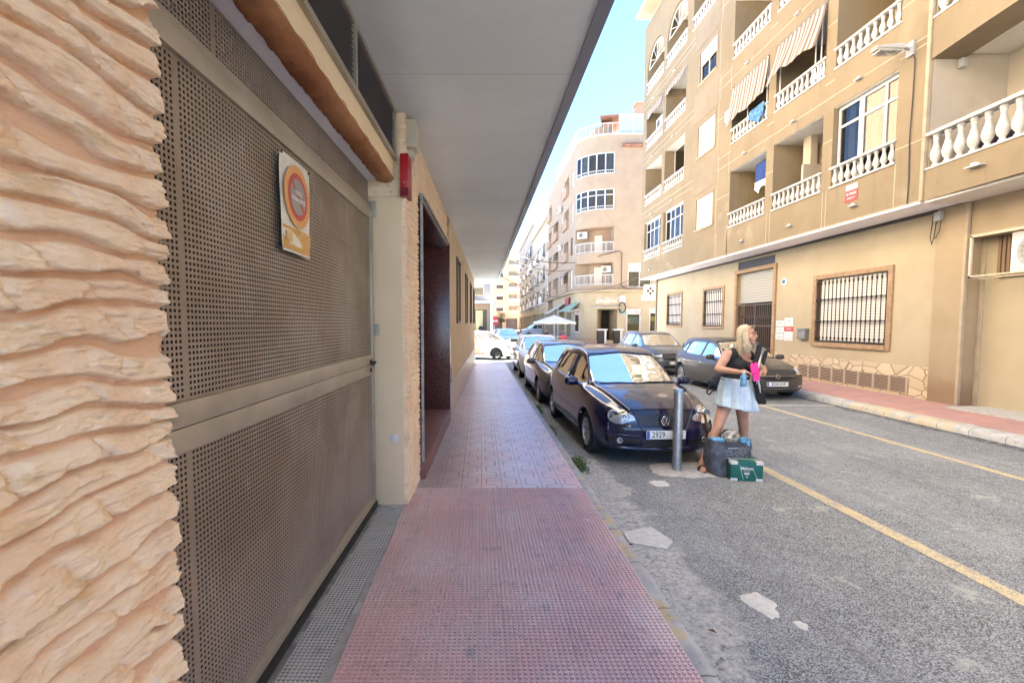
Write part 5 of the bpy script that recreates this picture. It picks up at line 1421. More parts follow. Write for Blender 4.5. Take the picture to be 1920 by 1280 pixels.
    for sg in (-1, 1):
        bm = bmesh.new(); bmesh.ops.create_uvsphere(bm, u_segments=18, v_segments=12, radius=1)
        for v in bm.verts:
            c = v.co; c.x = math.copysign(abs(c.x) ** .7, c.x); c.z = math.copysign(abs(c.z) ** .7, c.z)
            v.co = Vector((sg * (mx + .10) + c.x * .105, my + c.y * .06 - abs(c.x * 0), mz + c.z * .065))
        mb = MB(); mb.frombm(bm); mb.tube([(sg * (mx - .04), my + .01, mz - .05), (sg * (mx + .03), my, mz - .04)], .022, 8)
        mo_ = part('mirror', mb, S.get('mirmat', S['paint']), root, smooth='all', world=False)
        mb = MB(); mb.bbox(sg * (mx + .10) - .085, sg * (mx + .10) + .085, my + .052, my + .062, mz - .05, mz + .05, .004); part('mirror_glass', mb, 'chrome', mo_, smooth=True, world=False)
    S['detail'](locals())
    return root

def plate(root, cx, y, z, w_, h_, txt, nm='number_plate', gaps=None):
    mb = MB(); mb.bbox(cx - w_ / 2, cx + w_ / 2, y - .008, y, z, z + h_, .003); p = part(nm, mb, 'plate', root, smooth=True, world=False)
    mb = MB(); mb.box(cx - w_ / 2 + .004, cx - w_ / 2 + .042 * w_ / .5, y - .0095, y - .0085, z + .005, z + h_ - .005); part('blue_band', mb, 'plate_blue', p, world=False)
    q = MB()
    for (s, x) in txt: text_mb(q, s, h_ * .98, frame_mat((cx + x, y - .0095, z + h_ * .5), (1, 0, 0), (0, 0, 1)), .0005, sx=.80, bold=.0006)
    part('plate_number', q, 'black', p, world=False)
    return p

def side_poly(pts, r=.04): return rpoly(pts, r)
GRP = 'cars parked along the left kerb'; GRR = 'cars parked along the right kerb'

# --- blue hatchback
def det_blue(E):
    root, strip, decal, L = E['root'], E['strip'], E['decal'], E['L']
    S = E['S']
    for p in S['glass']:
        if p[1] == 'side': strip(p[0], 'side', .016, 'window_seal', 'trim', .002, True)
        elif p[1] == 'front': strip(p[0], 'top', .022, 'windscreen_seal', 'trim', .002, True)
    # doors
    strip([(1.02, .78), (1.06, .55), (1.10, .24)], 'side', .008, 'door_gap', 'seam'); strip([(1.93, 1.26), (1.94, .80), (1.95, .24)], 'side', .008, 'door_gap', 'seam'); strip([(1.10, .245), (2.55, .245)], 'side', .008, 'door_gap', 'seam')
    strip([(2.55, .245), (2.74, .55), (2.86, .80), (2.88, .86)], 'side', .008, 'door_gap', 'seam')
    strip([(.86, .50), (2.80, .53)], 'side', .035, 'side_moulding', S['paint'], .012)
    strip([(1.78, .70), (1.90, .705)], 'side', .028, 'door_handle', S['paint'], .018); strip([(2.62, .72), (2.74, .725)], 'side', .028, 'door_handle', S['paint'], .018)
    # bonnet and bumper gaps
    strip([(-.60, 1.02), (-.58, .6), (-.50, .30), (-.36, .135)], 'top', .008, 'bonnet_gap', 'seam'); strip([(.60, 1.02), (.58, .6), (.50, .30), (.36, .135)], 'top', .008, 'bonnet_gap', 'seam')
    strip([(-.42, .90), (-.36, .60), (-.27, .20)], 'top', .02, 'bonnet_crease', S['paint'], .004); strip([(.42, .90), (.36, .60), (.27, .20)], 'top', .02, 'bonnet_crease', S['paint'], .004)
    # V shaped grille
    gp = rpoly([(-.335, .630), (.335, .630), (.30, .54), (.22, .495), (-.22, .495), (-.30, .54)], .03)
    g = decal(gp, 'front', 'grille', 'trim', .006)[0]
    for i, z in enumerate((.605, .577, .549, .521)):
        w_ = .325 - i * .028; strip([(-w_, z), (0, z - .004), (w_, z)], 'front', .013, 'grille_slat', flat('blue_slat', (.03, .035, .06), .3), .012, parent=g)
    strip(gp, 'front', .012, 'grille_frame', 'chrome' if 0 else S['paint'], .008, True, parent=g)
    for sg in (-1, 1): strip([(sg * .36, .66), (sg * .30, .52), (sg * .235, .40)], 'front', .022, 'bumper_crease', S['paint'], .012)
    # badge
    Mb = Matrix.Translation((0, -.018, .568)) @ Matrix.Rotation(R(90), 4, 'X')
    mb = MB(); mb.lathe([(.054, 0), (.060, .004), (.060, .010), (.052, .012), (.050, .006), (0, .006)], 36, Mb); bd = part('badge', mb, flat('badge_blue', (.03, .04, .10), .3), root, smooth=True, world=False)
    mb = MB(); mb.lathe([(.0495, .008), (.0505, .014), (.0600, .014), (.0615, .006)], 36, Mb)
    def ln(a, b): mb.tube([Mb @ Vector((a[0], a[1], .011)), Mb @ Vector((b[0], b[1], .011))], .0042, 6)
    ln((-.020, .046), (0, .006)); ln((0, .006), (.020, .046)); ln((-.042, .026), (-.022, -.044)); ln((-.022, -.044), (0, .002)); ln((0, .002), (.022, -.044)); ln((.022, -.044), (.042, .026))
    part('badge_ring', mb, 'chrome', bd, smooth=True, world=False)
    # headlights
    for sg in (-1, 1):
        hp = [(.345, .565), (.36, .61), (.44, .65), (.54, .69), (.63, .70), (.685, .67), (.70, .61), (.665, .55), (.60, .515), (.51, .51), (.445, .54), (.40, .55)]
        hl = decal(rpoly(hp, .025), 'front', 'headlight', 'reflector', .003, sides=(sg,), ang=R(12), inset=.0)[0]
        for (x, z, r) in ((.575, .605, .070), (.445, .598, .040)):
            h = E['bv'].ray_cast(Vector((sg * x, -3, z)), Vector((0, 1, 0)))[0]
            Mh = Matrix.Translation(h + Vector((0, -.004, 0))) @ Matrix.Rotation(sg * R(18), 4, 'Z') @ Matrix.Rotation(R(90), 4, 'X')
            mb = MB(); mb.lathe([(r, -.012), (r, .014), (r * .93, .020), (r * .86, .012), (r * .6, -.004), (r * .35, -.012), (r * .3, .006), (r * .18, .014), (0, .016)], 28, Mh); part('lamp_bowl', mb, 'lamp_bowl', hl, smooth='all', world=False)
        decal(rpoly(hp, .025), 'front', 'lens', 'clear', .022, parent=hl, sides=(sg,), ang=R(12), dome=.006)
        strip([(sg * a, b) for a, b in rpoly(hp, .025)], 'front', .009, 'lamp_gap', 'seam', .001, True, parent=hl)
        # fog lamp and lower grille
        lg = decal(rpoly([(.30, .275), (.60, .285), (.66, .36), (.56, .345), (.30, .335)], .02), 'front', 'lower_grille', 'trim', .006, sides=(sg,))[0]
        for z in (.295, .315): strip([(sg * .30, z), (sg * .46, z)], 'front', .007, 'grille_slat', 'plastic', .006, parent=lg)
        h = E['bv'].ray_cast(Vector((sg * .52, -3, .315)), Vector((0, 1, 0)))[0]; Mh = Matrix.Translation(h + Vector((0, -.006, 0))) @ Matrix.Rotation(sg * R(14), 4, 'Z') @ Matrix.Rotation(R(90), 4, 'X')
        mb = MB(); mb.lathe([(.034, -.01), (.034, .008), (.029, .012), (.026, .004), (.012, -.002), (0, .004)], 24, Mh); fl = part('fog_lamp', mb, 'reflector', root, smooth='all', world=False)
        mb = MB(); mb.lathe([(.030, .011), (.02, .017), (0, .019)], 24, Mh); part('lens', mb, 'clear', fl, smooth='all', world=False)
        strip([(sg * .70, .37), (sg * .52, .385), (sg * .30, .375)], 'front', .016, 'bumper_crease', S['paint'], .006)
        sb = [(.60, .40), (.775, .46)]
    mg = decal(rpoly([(-.26, .235), (.26, .235), (.27, .335), (-.27, .335)], .02), 'front', 'lower_grille', 'trim', .006)[0]
    for z in (.255, .28, .305): strip([(-.25, z), (.25, z)], 'front', .009, 'grille_slat', flat('dark_slat', (.03, .03, .035), .4), .010, parent=mg)
    strip([(-.70, .225), (-.4, .215), (0, .212), (.4, .215), (.70, .225)], 'front', .05, 'chin_spoiler', S['paint'], .02)
    pp = plate(root, -.0, -.030, .352, .475, .102, [('2929', -.092), ('S', .192)])
    # wipers
    for (a, b) in (((-.50, .97), (.02, .935)), ((.05, .95), (.56, .985))):
        strip([a, ((a[0] + b[0]) / 2, (a[1] + b[1]) / 2 + .02), b], 'top', .022, 'wiper', 'trim', .022)
    strip([(-.62, 1.0), (-.3, .93), (0, .915), (.3, .93), (.62, 1.0)], 'top', .05, 'cowl', 'trim', .003)
    # papers on dash and mirror inside
    mb = MB(); mb.bbox(-.10, .10, 1.62, 1.64, 1.17, 1.23, .01); part('interior_mirror', mb, 'interior', root, world=False)
    strip([(-.28, 1.52), (.28, 1.52)], 'top', .03, 'sun_strip', flat('grey_band', (.2, .22, .22), .5), -.012) if 0 else None
blue_glass = [
    (rpoly([(1.09, .875), (1.13, .865), (1.88, .885), (1.885, 1.235), (1.70, 1.225), (1.42, 1.12)], .04), 'side'),
    (rpoly([(1.95, .888), (2.62, .90), (2.80, .93), (2.78, 1.16), (2.68, 1.235), (1.945, 1.238)], .04), 'side'),
    (rpoly([(2.86, .94), (3.05, .965), (3.12, 1.0), (2.98, 1.15), (2.85, 1.19)], .03), 'side'),
    (rpoly([(-.60, 1.06), (-.3, .965), (0, .945), (.3, .965), (.60, 1.06), (.49, 1.60), (0, 1.64), (-.49, 1.60)], .05), 'front'),
    (rpoly([(-.52, .92), (.52, .92), (.44, 1.24), (-.44, 1.24)], .06), 'rear')]
MT['blue_paint'] = paint('dark_blue_paint', (.003, .005, .032), .3, .0)
S_BLUE = dict(L=3.62, paint='blue_paint', wheels=(.74, 3.0), wr_=.275, ar=.325, rim=.185, track=.665, wmax=.772, spokes=9, spw=.02, cab=(1.05, 2.9), drv=-.33, zcut=.86, mirror=(.735, 1.22, .90), seatmat=flat('grey_seat', (.10, .10, .105), .9),
    zb=[(0, .20), (.35, .19), (1.2, .185), (2.6, .19), (3.3, .21), (3.62, .24)],
    ws=[(0, .60), (.25, .685), (.7, .725), (1.8, .735), (2.9, .73), (3.62, .64)],
    wm=[(0, .655), (.15, .71), (.6, .762), (1.2, .772), (2.2, .775), (3.0, .765), (3.62, .68)],
    wb=[(0, .56), (.25, .64), (.7, .70), (1.1, .722), (2.0, .728), (3.0, .705), (3.62, .58)],
    zbelt=[(0, .60), (.3, .705), (.75, .775), (1.1, .825), (2.0, .855), (3.0, .90), (3.45, .92), (3.62, .85)],
    wr=[(0, .42), (.3, .50), (.75, .56), (1.0, .60), (1.35, .575), (1.75, .525), (2.4, .53), (3.0, .515), (3.35, .50), (3.62, .46)],
    ze=[(0, .655), (.3, .745), (.75, .825), (.98, .855), (1.15, .93), (1.45, 1.11), (1.75, 1.245), (2.2, 1.285), (2.8, 1.275), (3.2, 1.22), (3.42, 1.02), (3.62, .88)],
    zt=[(0, .690), (.3, .785), (.75, .865), (.93, .885), (1.12, .975), (1.40, 1.145), (1.68, 1.290), (2.05, 1.345), (2.6, 1.345), (3.1, 1.305), (3.32, 1.20), (3.5, .98), (3.62, .90)],
    gf=[(0, .10), (.2, .05), (.32, .005), (.45, 0), (.52, .02), (.60, .035), (.68, .06), (.8, .10)], gr=[(0, .06), (.3, 0), (.6, .0), (.9, .04), (1.3, .08)], pf=.30, pr=.16,
    glass=blue_glass, detail=det_blue)
car(S_BLUE, (2.205, 5.42, 0), R(2.5), 'hatchback', 'dark blue hatchback parked at the left kerb right behind the bollard', GRP)

def scaled(base, **k): d = dict(base); d.update(k); return d
def sc_pts(pts, f, g=1.0): return [(a * f, b * g) for a, b in pts]
def stretch(base, f, g=1.0, wf=1.0, **k):
    """longer / taller variant of a body"""
    d = dict(base)
    for q in ('zb', 'zbelt', 'ze', 'zt'): d[q] = sc_pts(base[q], f, g)
    for q in ('ws', 'wm', 'wb', 'wr'): d[q] = sc_pts(base[q], f, wf)
    d['gf'] = [(a * g, b) for a, b in base['gf']]; d['gr'] = [(a * g, b) for a, b in base['gr']]
    d['glass'] = [([(a * (wf if v != 'side' else f), b * (f if v == 'front' else g)) for a, b in p], v) for p, v in base['glass']]
    d['L'] = base['L'] * f; d['wheels'] = tuple(w_ * f for w_ in base['wheels']); d['cab'] = (base['cab'][0] * f, base['cab'][1] * f); d['zcut'] = base['zcut'] * g
    m = base['mirror']; d['mirror'] = (m[0] * wf, m[1] * f, m[2] * g); d['track'] = base['track'] * wf; d['wmax'] = base['wmax'] * wf
    d.update(k); return d
def det_plain(style):
    def f_(E):
        root, strip, decal, L, S = E['root'], E['strip'], E['decal'], E['L'], E['S']; k = L / 3.62; g = S['zcut'] / .86; w = S['wmax'] / .772
        for p in S['glass']:
            if p[1] == 'side': strip(p[0], 'side', .018, 'window_seal', style.get('seal', 'trim'), .002, True)
            elif p[1] == 'front': strip(p[0], 'top', .022, 'windscreen_seal', 'trim', .002, True)
        strip([(1.02 * k, .80 * g), (1.08 * k, .26 * g)], 'side', .008, 'door_gap', 'seam'); strip([(1.93 * k, .86 * g), (1.94 * k, .26 * g)], 'side', .008, 'door_gap', 'seam'); strip([(1.10 * k, .25 * g), (2.50 * k, .25 * g)], 'side', .008, 'door_gap', 'seam')
        strip([(2.50 * k, .25 * g), (2.72 * k, .55 * g), (2.86 * k, .86 * g)], 'side', .008, 'door_gap', 'seam')
        strip([(.95 * k, .62 * g), (2.9 * k, .70 * g)], 'side', .02, 'body_crease', S['paint'], .006)
        for y in (1.76, 2.62): strip([(y * k, .72 * g), ((y + .12) * k, .725 * g)], 'side', .026, 'door_handle', style.get('handle', S['paint']), .018)
        for sg in (-1, 1): strip([(sg * .60 * w, .98 * k), (sg * .56 * w, .5 * k), (sg * .42 * w, .16 * k)], 'top', .008, 'bonnet_gap', 'seam')
        strip([(-.62 * w, 1.0 * k), (-.3 * w, .93 * k), (0, .915 * k), (.3 * w, .93 * k), (.62 * w, 1.0 * k)], 'top', .05, 'cowl', 'trim', .003)
        for (a, b) in (((-.50, .98), (.02, .945)), ((.05, .96), (.56, .995))): strip([(a[0] * w, a[1] * k), (b[0] * w, b[1] * k)], 'top', .02, 'wiper', 'trim', .02)
        gp = [(a * w, b * g) for a, b in style['grille']]
        gr = decal(rpoly(gp, .03), 'front', 'grille', 'trim', .006)[0]
        for (z, x) in style.get('bars', []): strip([(-x * w, z * g), (0, z * g - .003), (x * w, z * g)], 'front', .018, 'grille_bar', 'chrome', .012, parent=gr)
        lg = decal(rpoly([(-.52 * w, .235 * g), (.52 * w, .235 * g), (.56 * w, .32 * g), (-.56 * w, .32 * g)], .03), 'front', 'lower_grille', 'trim', .006)[0]
        for sg in (-1, 1):
            hp = rpoly([(a * w, b * g) for a, b in style['lamp']], .015)
            hl = decal(hp, 'front', 'headlight', 'reflector', .003, sides=(sg,), ang=R(14))[0]
            for (x, z, r) in style['bowls']:
                h = E['bv'].ray_cast(Vector((sg * x * w, -3, z * g)), Vector((0, 1, 0)))[0]; Mh = Matrix.Translation(h + Vector((0, -.004, 0))) @ Matrix.Rotation(sg * R(22), 4, 'Z') @ Matrix.Rotation(R(90), 4, 'X')
                mb = MB(); mb.lathe([(r, -.012), (r, .012), (r * .85, .010), (r * .5, -.004), (r * .3, .004), (0, .010)], 20, Mh); part('lamp_bowl', mb, 'lamp_bowl', hl, smooth='all', world=False)
            decal(hp, 'front', 'lens', 'clear', .02, parent=hl, sides=(sg,), ang=R(14), dome=.004)
            if style.get('fog'): decal(rpoly([(.50 * w, .30 * g), (.62 * w, .31 * g), (.62 * w, .34 * g), (.50 * w, .335 * g)], .01), 'front', 'fog_lamp', 'reflector', .01, sides=(sg,))
        if style.get('plate'): plate(root, 0, -.02, style.get('pz', .34) * g, .475, .10, style['plate'])
        if style.get('extra'): style['extra'](E)
    return f_
def det_opel(E):
    root = E['root']; g = E['S']['zcut'] / .86; Mb = Matrix.Translation((0, -.02, .555 * g)) @ Matrix.Rotation(R(90), 4, 'X')
    mb = MB(); mb.lathe([(.042, 0), (.044, .010), (.052, .010), (.054, 0)], 30, Mb)
    for a, b in (((-.062, -.004), (.006, -.004)), ((-.006, .004), (.062, .004)), ((.006, -.008), (-.006, .008))): mb.tube([Mb @ Vector((a[0], a[1], .007)), Mb @ Vector((b[0], b[1], .007))], .0045, 6)
    part('badge', mb, 'chrome', root, smooth=True, world=False)
    E['strip']([(-.55, .285 * g), (0, .27 * g), (.55, .285 * g)], 'front', .02, 'bumper_trim', 'chrome', .006)
    E['strip']([(1.0 * E['L'] / 3.62, .268), (2.6 * E['L'] / 3.62, .268)], 'side', .02, 'sill_trim', 'trim', .006)
st_opel = dict(grille=[(-.42, .585), (.42, .585), (.36, .50), (.22, .455), (-.22, .455), (-.36, .50)], bars=[(.56, .40)], lamp=[(.44, .585), (.50, .65), (.62, .705), (.72, .715), (.735, .66), (.68, .60), (.58, .57)], bowls=[(.64, .645, .042), (.53, .61, .03)],
               plate=[('8224 KVF', .022)], pz=.33, fog=1, extra=det_opel, handle='chrome')
MT['grey_paint'] = paint('dark_grey_paint', (.06, .057, .054), .35, .0, .45)
base2 = stretch(S_BLUE, 1.04, 1.0, 1.05, paint='grey_paint', spokes=5, spw=.034, twin=1, rim=.195, wr_=.285, ar=.335, detail=det_plain(st_opel))
car(base2, (6.60, 10.15, 0), R(0), 'hatchback', 'dark grey hatchback parked by the far kerb with its grille behind the standing woman', GRR)
# silver grey SUV behind it
def det_suv(E):
    root = E['root']; g = E['S']['zcut'] / .86; Mb = Matrix.Translation((0, -.03, .60 * g)) @ Matrix.Rotation(R(90), 4, 'X')
    mb = MB(); mb.lathe([(.062, 0), (.064, .010), (.072, .010), (.074, 0)], 30, Mb)
    for k in range(3): a = R(90 + 120 * k); mb.tube([Mb @ Vector((0, 0, .007)), Mb @ Vector((.066 * math.cos(a), .066 * math.sin(a), .007))], [.009, .003], 6)
    part('badge', mb, 'chrome', root, smooth=True, world=False)
    for sg in (-1, 1): mb = MB(); k = E['L'] / 3.62; mb.tube([(sg * .50, 1.85 * k, 1.245 * g + .04), (sg * .52, 2.3 * k, 1.29 * g + .05), (sg * .50, 3.1 * k, 1.25 * g + .04)], .012, 6); part('roof_rail', mb, 'chrome', root, smooth='all', world=False)
    mb = MB(); Mq = Matrix.Translation((0, 1.24 * k, .985 * g)) @ Matrix.Rotation(R(29), 4, 'X')
    Gs = np.array([[(x, y * .40, .02 * math.sin(x * 21) * math.sin(y * 9) + .02 * (fbm(x * 4 + 5, y * 4, 3) - .5)) for y in np.linspace(-.45, .62, 16)] for x in np.linspace(-.58, .58, 40)]); mb.grid(Gs); mb.v = [tuple(Mq @ Vector(p)) for p in mb.v]
    part('sun_shade', mb, flat('silver_foil', (.75, .77, .80), .18, 1.0, bs=.6, bsc=14, bd=.02), root, smooth='all', world=False)
st_suv = dict(grille=[(-.36, .68), (.36, .68), (.38, .56), (.32, .50), (-.32, .50), (-.38, .56)], bars=[(.635, .33), (.575, .34)], lamp=[(.40, .60), (.42, .66), (.55, .70), (.70, .73), (.72, .68), (.66, .62), (.52, .585)], bowls=[(.60, .66, .035), (.49, .635, .03)], plate=[('', 0)], pz=.36, extra=det_suv, seal='chrome', handle='chrome')
MT['suv_paint'] = paint('slate_grey_paint', (.085, .092, .102), .3, .1, .6)
suv = stretch(S_BLUE, 1.13, 1.065, 1.10, paint='suv_paint', spokes=5, twin=1, rim=.22, wr_=.32, ar=.375, detail=det_plain(st_suv))
suv['zb'] = [(a, b + .04) for a, b in suv['zb']]
car(suv, (6.42, 15.0, 0), R(0), 'suv', 'slate grey SUV with silver sunshade in its windscreen behind the dark grey hatchback', GRR)
# left row
st_grey = dict(grille=[(-.30, .64), (.30, .64), (.26, .52), (-.26, .52)], bars=[(.58, .28)], lamp=[(.36, .60), (.42, .67), (.58, .715), (.70, .70), (.70, .62), (.60, .57), (.45, .57)], bowls=[(.60, .64, .05), (.47, .62, .035)], plate=[('', 0)])
MT['grey2_paint'] = paint('dull_grey_paint', (.09, .083, .082), .4, .1)
g2 = stretch(S_BLUE, 1.10, .965, 1.04, paint='grey2_paint', detail=det_plain(st_grey), spokes=6)
car(g2, (2.06, 9.25, 0), R(1), 'hatchback', 'dull dark grey car parked directly behind the dark blue hatchback', GRP)
MT['white_car_paint'] = paint('white_car_paint', (.66, .68, .70), .3)
wh = stretch(S_BLUE, 1.02, 1.0, 1.02, paint='white_car_paint', detail=det_plain(st_grey), mirmat='white_car_paint', spokes=7)
car(wh, (2.0, 14.0, 0), R(0), 'hatchback', 'white hatchback parked third in line behind the dull dark grey car', GRP)
# white and orange car crossing beyond the pavement
def m_orange():
    m = Mat('white_orange_livery'); m.useobj()
    n = m.noise(1.3, 2)
    msk = (m.y - 1.5 + (n - .5) * 1.6 - (m.z - .5) * .8).ss(-.06, .06) * (m.z - .25).gt(0)
    sp = m.vor(3.2).lt(.22)
    c = m.mix((msk * .9) * m.noise(2.2, 3).ss(.42, .5), (.70, .68, .64), (.66, .20, .10)); c = m.mix(sp * msk * .6, c, (.72, .45, .32)); m.col(c).set(rough=.3, coat=1.0); return m.m
MT['orange_livery'] = m_orange()
st_or = dict(grille=[(-.30, .60), (.30, .60), (.27, .555), (-.27, .555)], bars=[], lamp=[(.36, .56), (.42, .63), (.58, .69), (.71, .70), (.70, .62), (.60, .57)], bowls=[(.58, .63, .04)], plate=[('', 0)])
oc = stretch(S_BLUE, 1.0, 1.02, 1.0, paint='orange_livery', detail=det_plain(st_or), mirmat='white', rimmat=flat('dark_rim', (.05, .05, .05), .4, .5), spokes=5)
car(oc, (1.55, 21.6, 0), R(66), 'hatchback', 'white car with orange livery crossing at the end of the pavement')if 0 else None
car(oc, (1.75, 22.1, 0), R(62), 'hatchback', 'white car with orange livery stopped at the junction beyond the pavement', 'cars at the junction')
oc2 = stretch(S_BLUE, 1.08, 1.06, 1.0, paint='orange_livery', detail=det_plain(st_or), mirmat='white', spokes=7)
car(oc2, (.9, 26.8, 0), R(68), 'hatchback', 'white and orange car half hidden behind the nearer orange liveried car', 'cars at the junction')
MT['pale_paint'] = paint('pale_silver_paint', (.55, .60, .68), .3, .3)
st_au = dict(grille=[(-.26, .66), (.26, .66), (.22, .40), (-.22, .40)], bars=[], lamp=[(.34, .58), (.38, .65), (.58, .70), (.71, .68), (.70, .62), (.5, .58)], bowls=[(.56, .63, .04)], plate=[('', 0)])
au = stretch(S_BLUE, 1.1, 1.02, 1.06, paint='pale_paint', detail=det_plain(st_au), spokes=7)
car(au, (2.35, 32.0, 0), R(12), 'hatchback', 'pale silver car facing the camera beyond the orange liveried cars', 'cars at the junction')
vn = stretch(S_BLUE, 1.15, 1.25, 1.1, paint='white_car_paint', detail=det_plain(st_grey), spokes=7)
car(vn, (5.4, 62, 0), R(-70), 'van', 'small white van far down the street before the pale yellow block', 'cars at the junction')
# ================================================================= PERSON
def skin_mat(name, c1, c2):
    m = Mat(name); m.useobj(); m.col(m.mix(m.noise(9, 3).ss(.35, .65), c1, c2)).set(rough=.5, sss=.0); return m.m
MT['skin'] = skin_mat('tanned_skin', (.46, .235, .15), (.53, .29, .195))
MT['hair'] = None
mh = Mat('blonde_hair'); mh.useobj(); mh.col(mh.mix(mh.noise(40, 4, .6, stretch=(3, 3, .4)).ss(.3, .7), (.44, .33, .17), (.78, .70, .54))).set(rough=.45); MT['hair'] = mh.m
MT['black_cotton'] = flat('black_cotton', (.016, .016, .018), .85, bs=.2, bsc=80)
mdn = Mat('pale_denim'); mdn.useobj(); cdn = mdn.mix(mdn.noise(7, 5, .7).ss(.3, .7), (.38, .50, .62), (.60, .70, .78)); mdn.col(mdn.mix(mdn.noise(30, 3, .6, stretch=(6, 6, 1)).ss(.5, .8) * .3, cdn, (.26, .36, .48))).set(rough=.9); mdn.bump(mdn.noise(200, 2), .3, .002); MT['denim'] = mdn.m

def caps(mb, a, b, r0, r1, n=14, m=9, fl=1.0, ax=None):
    """tapered capsule; fl flattens along world-ish Y"""
    a = Vector(a); b = Vector(b); d = b - a; L = d.length; q = d.to_track_quat('Z', 'Y'); prof = []
    for k in range(m + 1): t = -PI / 2 + PI / 2 * k / m; prof.append((r0 * math.cos(t), r0 * math.sin(t)))
    for k in range(m + 1): t = PI / 2 * k / m; prof.append((r1 * math.cos(t), L + r1 * math.sin(t)))
    prof = [(max(r, 1e-4), z) for r, z in prof]
    M_ = Matrix.Translation(a) @ q.to_matrix().to_4x4()
    o = len(mb.v); mb.lathe(prof, n, M_)
    if fl != 1.0:
        for i in range(o, len(mb.v)):
            v = mb.v[i]; c = a.lerp(b, .5) if L < 1e-3 else None
            t = max(0, min(1, (Vector(v) - a).dot(d) / (L * L + 1e-9))); c = a.lerp(b, t); mb.v[i] = (v[0], c.y + (v[1] - c.y) * fl, v[2])
def ell(mb, c, r, rot=(0, 0, 0), n=18):
    bm = bmesh.new(); bmesh.ops.create_uvsphere(bm, u_segments=n, v_segments=n // 2 + 3, radius=1)
    mb.frombm(bm, None, Matrix.Translation(c) @ Euler(rot).to_matrix().to_4x4() @ Matrix.Diagonal((*r, 1)))
def remesh(mb, vox, sm=6, fac=.5):
    me = bpy.data.meshes.new('r'); me.from_pydata([tuple(v) for v in mb.v], [], mb.f); o = bpy.data.objects.new('r', me); link(o)
    md = o.modifiers.new('r', 'REMESH'); md.mode = 'VOXEL'; md.voxel_size = vox
    s = o.modifiers.new('s', 'SMOOTH'); s.iterations = sm; s.factor = fac
    dg = bpy.context.evaluated_depsgraph_get(); m2 = bpy.data.meshes.new_from_object(o.evaluated_get(dg))
    out = MB(); out.raw([tuple(v.co) for v in m2.vertices], [tuple(p.vertices) for p in m2.polygons])
    bpy.data.objects.remove(o); bpy.data.meshes.remove(me); bpy.data.meshes.remove(m2); return out
# local frame: x right in the picture, y away from camera, z up; origin between the feet
PX, PY = 2.78, 5.38
wm = thing('person', 'blonde woman in black tank top and pale denim skirt standing beside the blue car', 'person', (PX, PY, 0))
def uv(u, v, y=PY):          # picture point at depth y -> local
    d = PY
    zz = None
    # exact inverse of the camera at depth y
    p_ = math.atan(52 / 860); cx = (u - 901) / 860; cy = (659 - v) / 860
    ry = math.cos(p_) + cy * math.sin(p_); rz_ = cy * math.cos(p_) - math.sin(p_); t = y / ry
    return Vector((cx * t - PX, y - PY, CAM_H + rz_ * t))
hipR = uv(1363, 748, 5.41); kneeR = uv(1346, 800, 5.36); ankR = uv(1316, 866, 5.34)     # her right leg (picture left)
hipL = uv(1390, 748, 5.44); kneeL = uv(1394, 800, 5.48); ankL = uv(1392, 862, 5.62)
shR = uv(1363, 665, 5.38); shL = uv(1410, 668, 5.44); elR = uv(1347, 692, 5.30); elL = uv(1431, 694, 5.36)
wrR = uv(1385, 697, 5.12); wrL = uv(1431, 702, 5.16)
neck = uv(1392, 656, 5.38); head = uv(1402, 627, 5.34); chest = uv(1386, 685, 5.40); waist = uv(1380, 708, 5.42); pelv = uv(1377, 734, 5.43); upper = uv(1388, 667, 5.41)
b = MB()
for hp_, kn, an in ((hipR, kneeR, ankR), (hipL, kneeL, ankL)):
    caps(b, hp_, kn, .083, .056); caps(b, kn, kn.lerp(an, .3), .053, .053); caps(b, kn.lerp(an, .26) + Vector((0, .014, 0)), kn.lerp(an, .5) + Vector((0, .01, 0)), .054, .046); caps(b, kn.lerp(an, .5) + Vector((0, .008, 0)), an, .045, .031); ell(b, kn + Vector((0, -.026, 0)), (.034, .03, .042))
for an, dx in ((ankR, -.035), (ankL, .05)):          # feet
    f0 = Vector((an.x, an.y + .045, .035)); f1 = Vector((an.x + dx * .9, an.y - .10, .032)); caps(b, f0, Vector((an.x, an.y, .05)), .030, .032); caps(b, Vector((an.x, an.y + .01, .045)), f1, .034, .034, fl=1)
    caps(b, an, Vector((an.x, an.y + .02, .05)), .031, .034)
    for k in range(5): tx = (k - 2) * .016; caps(b, f1 + Vector((tx, .0, -.006)), f1 + Vector((tx * 1.15 + dx * .3, -.048 + abs(k - 1 if an is ankR else k - 3) * .007, -.014)), .0115, .0095, 8, 5)
TORSO = [(pelv, (.155, .118, .13)), (waist, (.145, .110, .11)), (chest, (.148, .110, .115)), (upper, (.135, .088, .075))]
for c_, r_ in TORSO: ell(b, c_, r_)
caps(b, shR + Vector((.02, 0, 0)), upper + Vector((0, .01, .045)), .058, .06); caps(b, shL + Vector((-.02, 0, 0)), upper + Vector((0, .01, .045)), .058, .06); caps(b, neck + Vector((-.012, .02, -.05)), head + Vector((-.015, .03, -.05)), .056, .050)
BUST = [chest + Vector((s_ + .012, -.088, .012)) for s_ in (-.064, .062)]
for c_ in BUST: ell(b, c_, (.066, .056, .062))
caps(b, shR, elR, .058, .046); caps(b, elR, wrR, .044, .026); caps(b, shL, elL, .056, .044); caps(b, elL, wrL, .042, .026)
